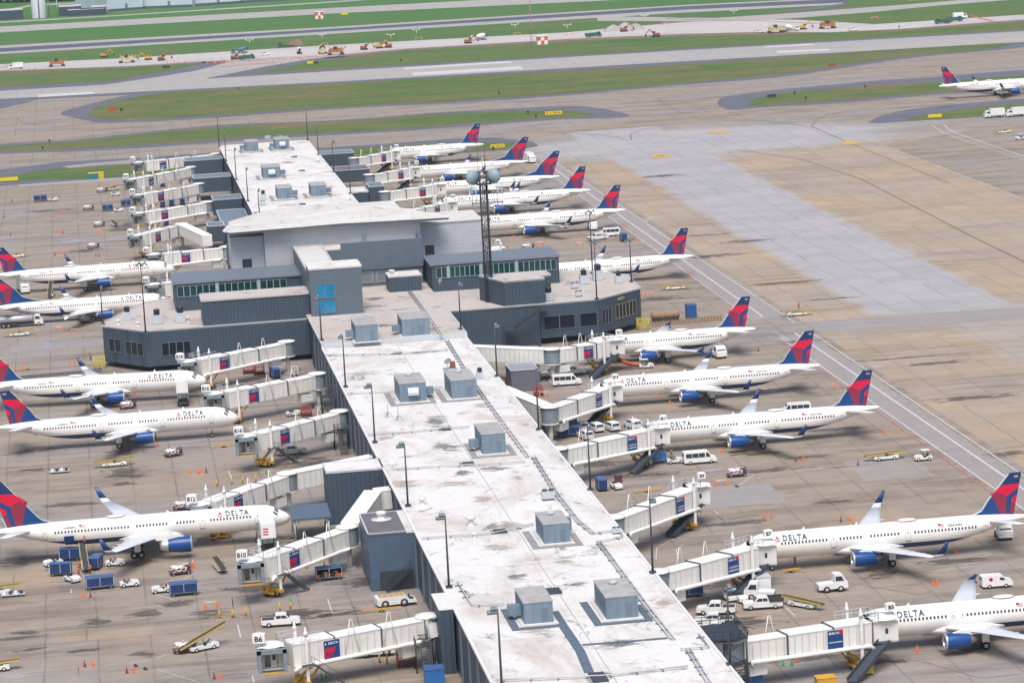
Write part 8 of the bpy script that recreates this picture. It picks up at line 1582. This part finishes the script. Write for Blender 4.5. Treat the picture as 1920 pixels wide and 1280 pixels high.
hangar(201, 269, (23, 17.5), 26, 60, 'tallest pale hangar at the top left edge'); hangar(269.5, 361, (17, 13.5), 24, 60, 'second pale hangar right of the tallest'); hangar(362, 452, (12.5, 6.5), 22, 60, 'third pale hangar along the top edge'); hangar(453, 540, (6, 1), 18, 50, 'last pale hangar touching the top edge')
o = empty('silo', tuple(P(74, 34))); c = P(74, 34); tag(o, 'white round silo at the top left', 'silo'); part(MB().lathe([(4.6, 0), (4.6, 19), (4.0, 20), (.01, 21)][::-1], mat('silo_white', (.58, .62, .66), .6), 'z', tuple(c), 20), 'tank', o); part(MB().cyl(c+Vector((0, -4.7, 0)), c+Vector((0, -4.7, 20)), .3, V_DK, 6), 'ladder', o)
for (x, y, w, h, t) in ((10, 38, 22, 6, 'low brick red shed at the top left corner'), (132, 30, 14, 6, 'small pale shed right of the silo'), (152, 30, 16, 4, 'first low tank shed left of the hangars'), (172, 29, 16, 4, 'second low tank shed left of the hangars'), (186, 28, 9, 5, 'narrow shed touching the hangars')):
    c = P(x, y); side_block('outbuilding', c.x-w/2, c.x+w/2, c.y, c.y+14, h, t, 0, mat('shed_pale', (.5, .52, .54)))
for i, x in enumerate((92, 108)): c = P(x, 31); o = empty('light_pole', tuple(c)); tag(o, ('left', 'right')[i]+' light pole near the silo', 'light pole'); part(MB().cyl(c, c+Vector((0, 0, 22-i*8)), .25, M_trim, 6), 'pole', o); part(MB().box(c+Vector((0, 0, 22-i*8)), (2, .6, .5), M_trim), 'lamp', o)
# far wood at the very top left
def tree(px, py, s, label):
    c = P(px, py); o = empty('tree', tuple(c)); tag(o, label, 'tree', 'dark trees beyond the airfield'); part(MB().tube([c, c+Vector((0, 0, 5*s))], [.5*s, .3*s], mat('bark', (.08, .06, .045), .9), 7), 'trunk', o)
    rnd = random.Random(int(px*7+py)); mb = MB(); M_lf = mat('leaves_dark', (.025, .075, .04), .9, vary=.5, scale=.4)
    for k in range(150):
        th, ph = rnd.uniform(0, 2*PI), math.acos(rnd.uniform(-.6, 1)); q = (rnd.random()**.4)*5.2*s; p = c+Vector((math.cos(th)*math.sin(ph)*q*1.2, math.sin(th)*math.sin(ph)*q*1.2, 6.5*s+math.cos(ph)*q*.8)); e = rnd.uniform(.6, 1.3)*s
        u = Vector((rnd.uniform(-1, 1), rnd.uniform(-1, 1), rnd.uniform(-.5, .5))).normalized()*e; v = u.cross(Vector((rnd.uniform(-1, 1), rnd.uniform(-1, 1), rnd.uniform(-1, 1)))).normalized()*e; mb.add([p-u, p-v, p+u, p+v], [(0, 1, 2, 3)], M_lf)
    part(mb, 'crown', o)
for i in range(16): tree(2+i*12.5, 6-i*.35-(i % 3)*1.2, 1.5+.35*(i % 2), 'dark tree of the row along the top left edge')

# ------------------------------------------------------------------ clutter close to the pier
def rack(px, py, w, d, h, m, label):
    c = P(px, py); o = empty('wire_rack', tuple(c)); tag(o, label, 'rack'); mb = MB()
    for (x, y) in ((-w/2, -d/2), (w/2, -d/2), (w/2, d/2), (-w/2, d/2)): mb.cyl(c+Vector((x, y, 0)), c+Vector((x, y, h)), .07, m, 6)
    for k in range(1, 4):
        z = h*k/3
        for a, b in (((-w/2, -d/2), (w/2, -d/2)), ((w/2, -d/2), (w/2, d/2)), ((w/2, d/2), (-w/2, d/2)), ((-w/2, d/2), (-w/2, -d/2))): mb.beam(c+Vector((*a, z)), c+Vector((*b, z)), .08, .12, m)
    n = int(w/.5)
    for k in range(1, n): mb.beam(c+Vector((-w/2+w*k/n, -d/2, 0)), c+Vector((-w/2+w*k/n, -d/2, h)), .06, .06, m)
    part(mb, 'frame', o); part(MB().box(c+Vector((0, 0, .35)), (w*.9, d*.8, .6), V_DK), 'load', o)
RACKR = mat('rack_red', (.40, .05, .04), .6); RACKW = mat('rack_white', (.6, .6, .58), .6)
rack(468, 700, 2.6, 1.6, 2.2, RACKR, 'red wire rack in the shade under the B18 bridge, left one'); rack(486, 702, 2.2, 1.6, 2.4, RACKR, 'red wire rack in the shade under the B18 bridge, right one'); rack(763, 1248, 2.6, 1.4, 2.2, RACKR, 'red wire rack under the B6 bridge by the bollards'); rack(640, 812, 1.4, 1.2, 2.6, RACKR, 'tall red rack below the B14 rotunda'); rack(553, 706, 1.4, 1.2, 2.2, RACKW, 'white stool shaped rack beside the west wing wall'); rack(575, 780, 2.0, 1.6, 1.8, RACKR, 'red rack beneath the B16 rotunda'); rack(1010, 742, 1.6, 1.6, 2.0, RACKR, 'red rack to the right of the grey shed')
def stair_tower(x, y, z, label, dx=-1):
    o = empty('outside_stair', (x, y, 0)); tag(o, label, 'stair')
    for (a, b) in ((0, 0), (2.6*dx, 0), (2.6*dx, -2.4), (0, -2.4)): part(MB().cyl((x+a, y+b, 0), (x+a, y+b, z+1.1), .1, MS, 6), 'post', o)
    mb = MB(); mb.b2(x, x+2.6*dx, y-2.4, y, z, z+.12, MS); part(mb, 'platform', o); mb = MB(); railing(mb, [(x, y, z+.1), (x+2.6*dx, y, z+.1), (x+2.6*dx, y-2.4, z+.1), (x, y-2.4, z+.1)], 1.1, MS, .04, .8); part(mb, 'railing', o)
    mb = MB(); steps(mb, (x+1.3*dx, y-2.4, z), (x+1.3*dx, y-2.4-z*1.25, .15), 1.3, MS, 14); part(mb, 'flight', o)
q = P(640, 722, 7.0); stair_tower(44.9, q.y, 5.2, 'black steel stair against the west roof edge by the B16 rotunda'); q = P(805, 1205, 3.5); stair_tower(42.6, q.y, 3.6, 'black steel stair under the B6 walkway')
q = P(655, 808, 3.0); stair_tower(44.9, q.y, 3.8, 'black steel stair below the B14 rotunda')
put('porange', 170, 676, 60, 'worker in orange left of the west wing, by the cones'); put('pgreen', 1430, 1136, 200, 'worker in yellow green vest among the B7 stand trucks'); put('porange', 1498, 588, 0, 'driver in red standing on the crossing belt loader', .9)
put('exc', 1188, 760, 30, 'x') if False else None
bin_(955, 722, 1.6, 1.6, 1.2, mat('crate_dark_red', (.2, .04, .04), .7), V_DK, 'dark red crate behind the grey shed', 'crate', 'crate'); bin_(1001, 716, 2.4, 2.0, 3.2, mat('shed_wall', (.13, .14, .18), .7), mat('shed_roof', (.27, .28, .32), .6), 'narrow dark cabinet right of the grey shed', 'cabinet', 'cabinet')
bin_(1160, 908, 1.2, 1.0, 1.4, mat('crate_maroon', (.14, .03, .05), .7), V_DK, 'maroon crate behind the tug under bridge B9', 'crate', 'crate'); bin_(1628, 1263, 1.2, 1.0, 1.3, YBOX, YBOX, 'yellow box below the B5 stair', 'box', 'box'); bin_(1548, 1283, 2.6, 1.8, 1.0, YEL, YEL, 'yellow machine at the bottom edge beneath bridge B5', 'machine', 'machine'); bin_(1412, 1284, 2.4, 1.6, 1.2, BBOX, V_BLT, 'blue cart roof at the bottom edge by the stair frame', 'crate', 'crate')
# ------------------------------------------------------------------ the air between
hz = MB(); hz.box((700, 4400, 62), (12000, 9200, 126), bpy.data.materials.new('haze')); ho = hz.build('haze'); tag(ho, 'thin pale haze', None, None, 'stuff')
hm = hz.mats[0]; hm.use_nodes = True; hn = hm.node_tree; hn.nodes.clear(); ov = hn.nodes.new('ShaderNodeOutputMaterial'); pv = hn.nodes.new('ShaderNodeVolumePrincipled')
pv.inputs['Color'].default_value = (.88, .93, 1, 1); pv.inputs['Density'].default_value = .000045; pv.inputs['Anisotropy'].default_value = .2; hn.links.new(pv.outputs[0], ov.inputs['Volume'])
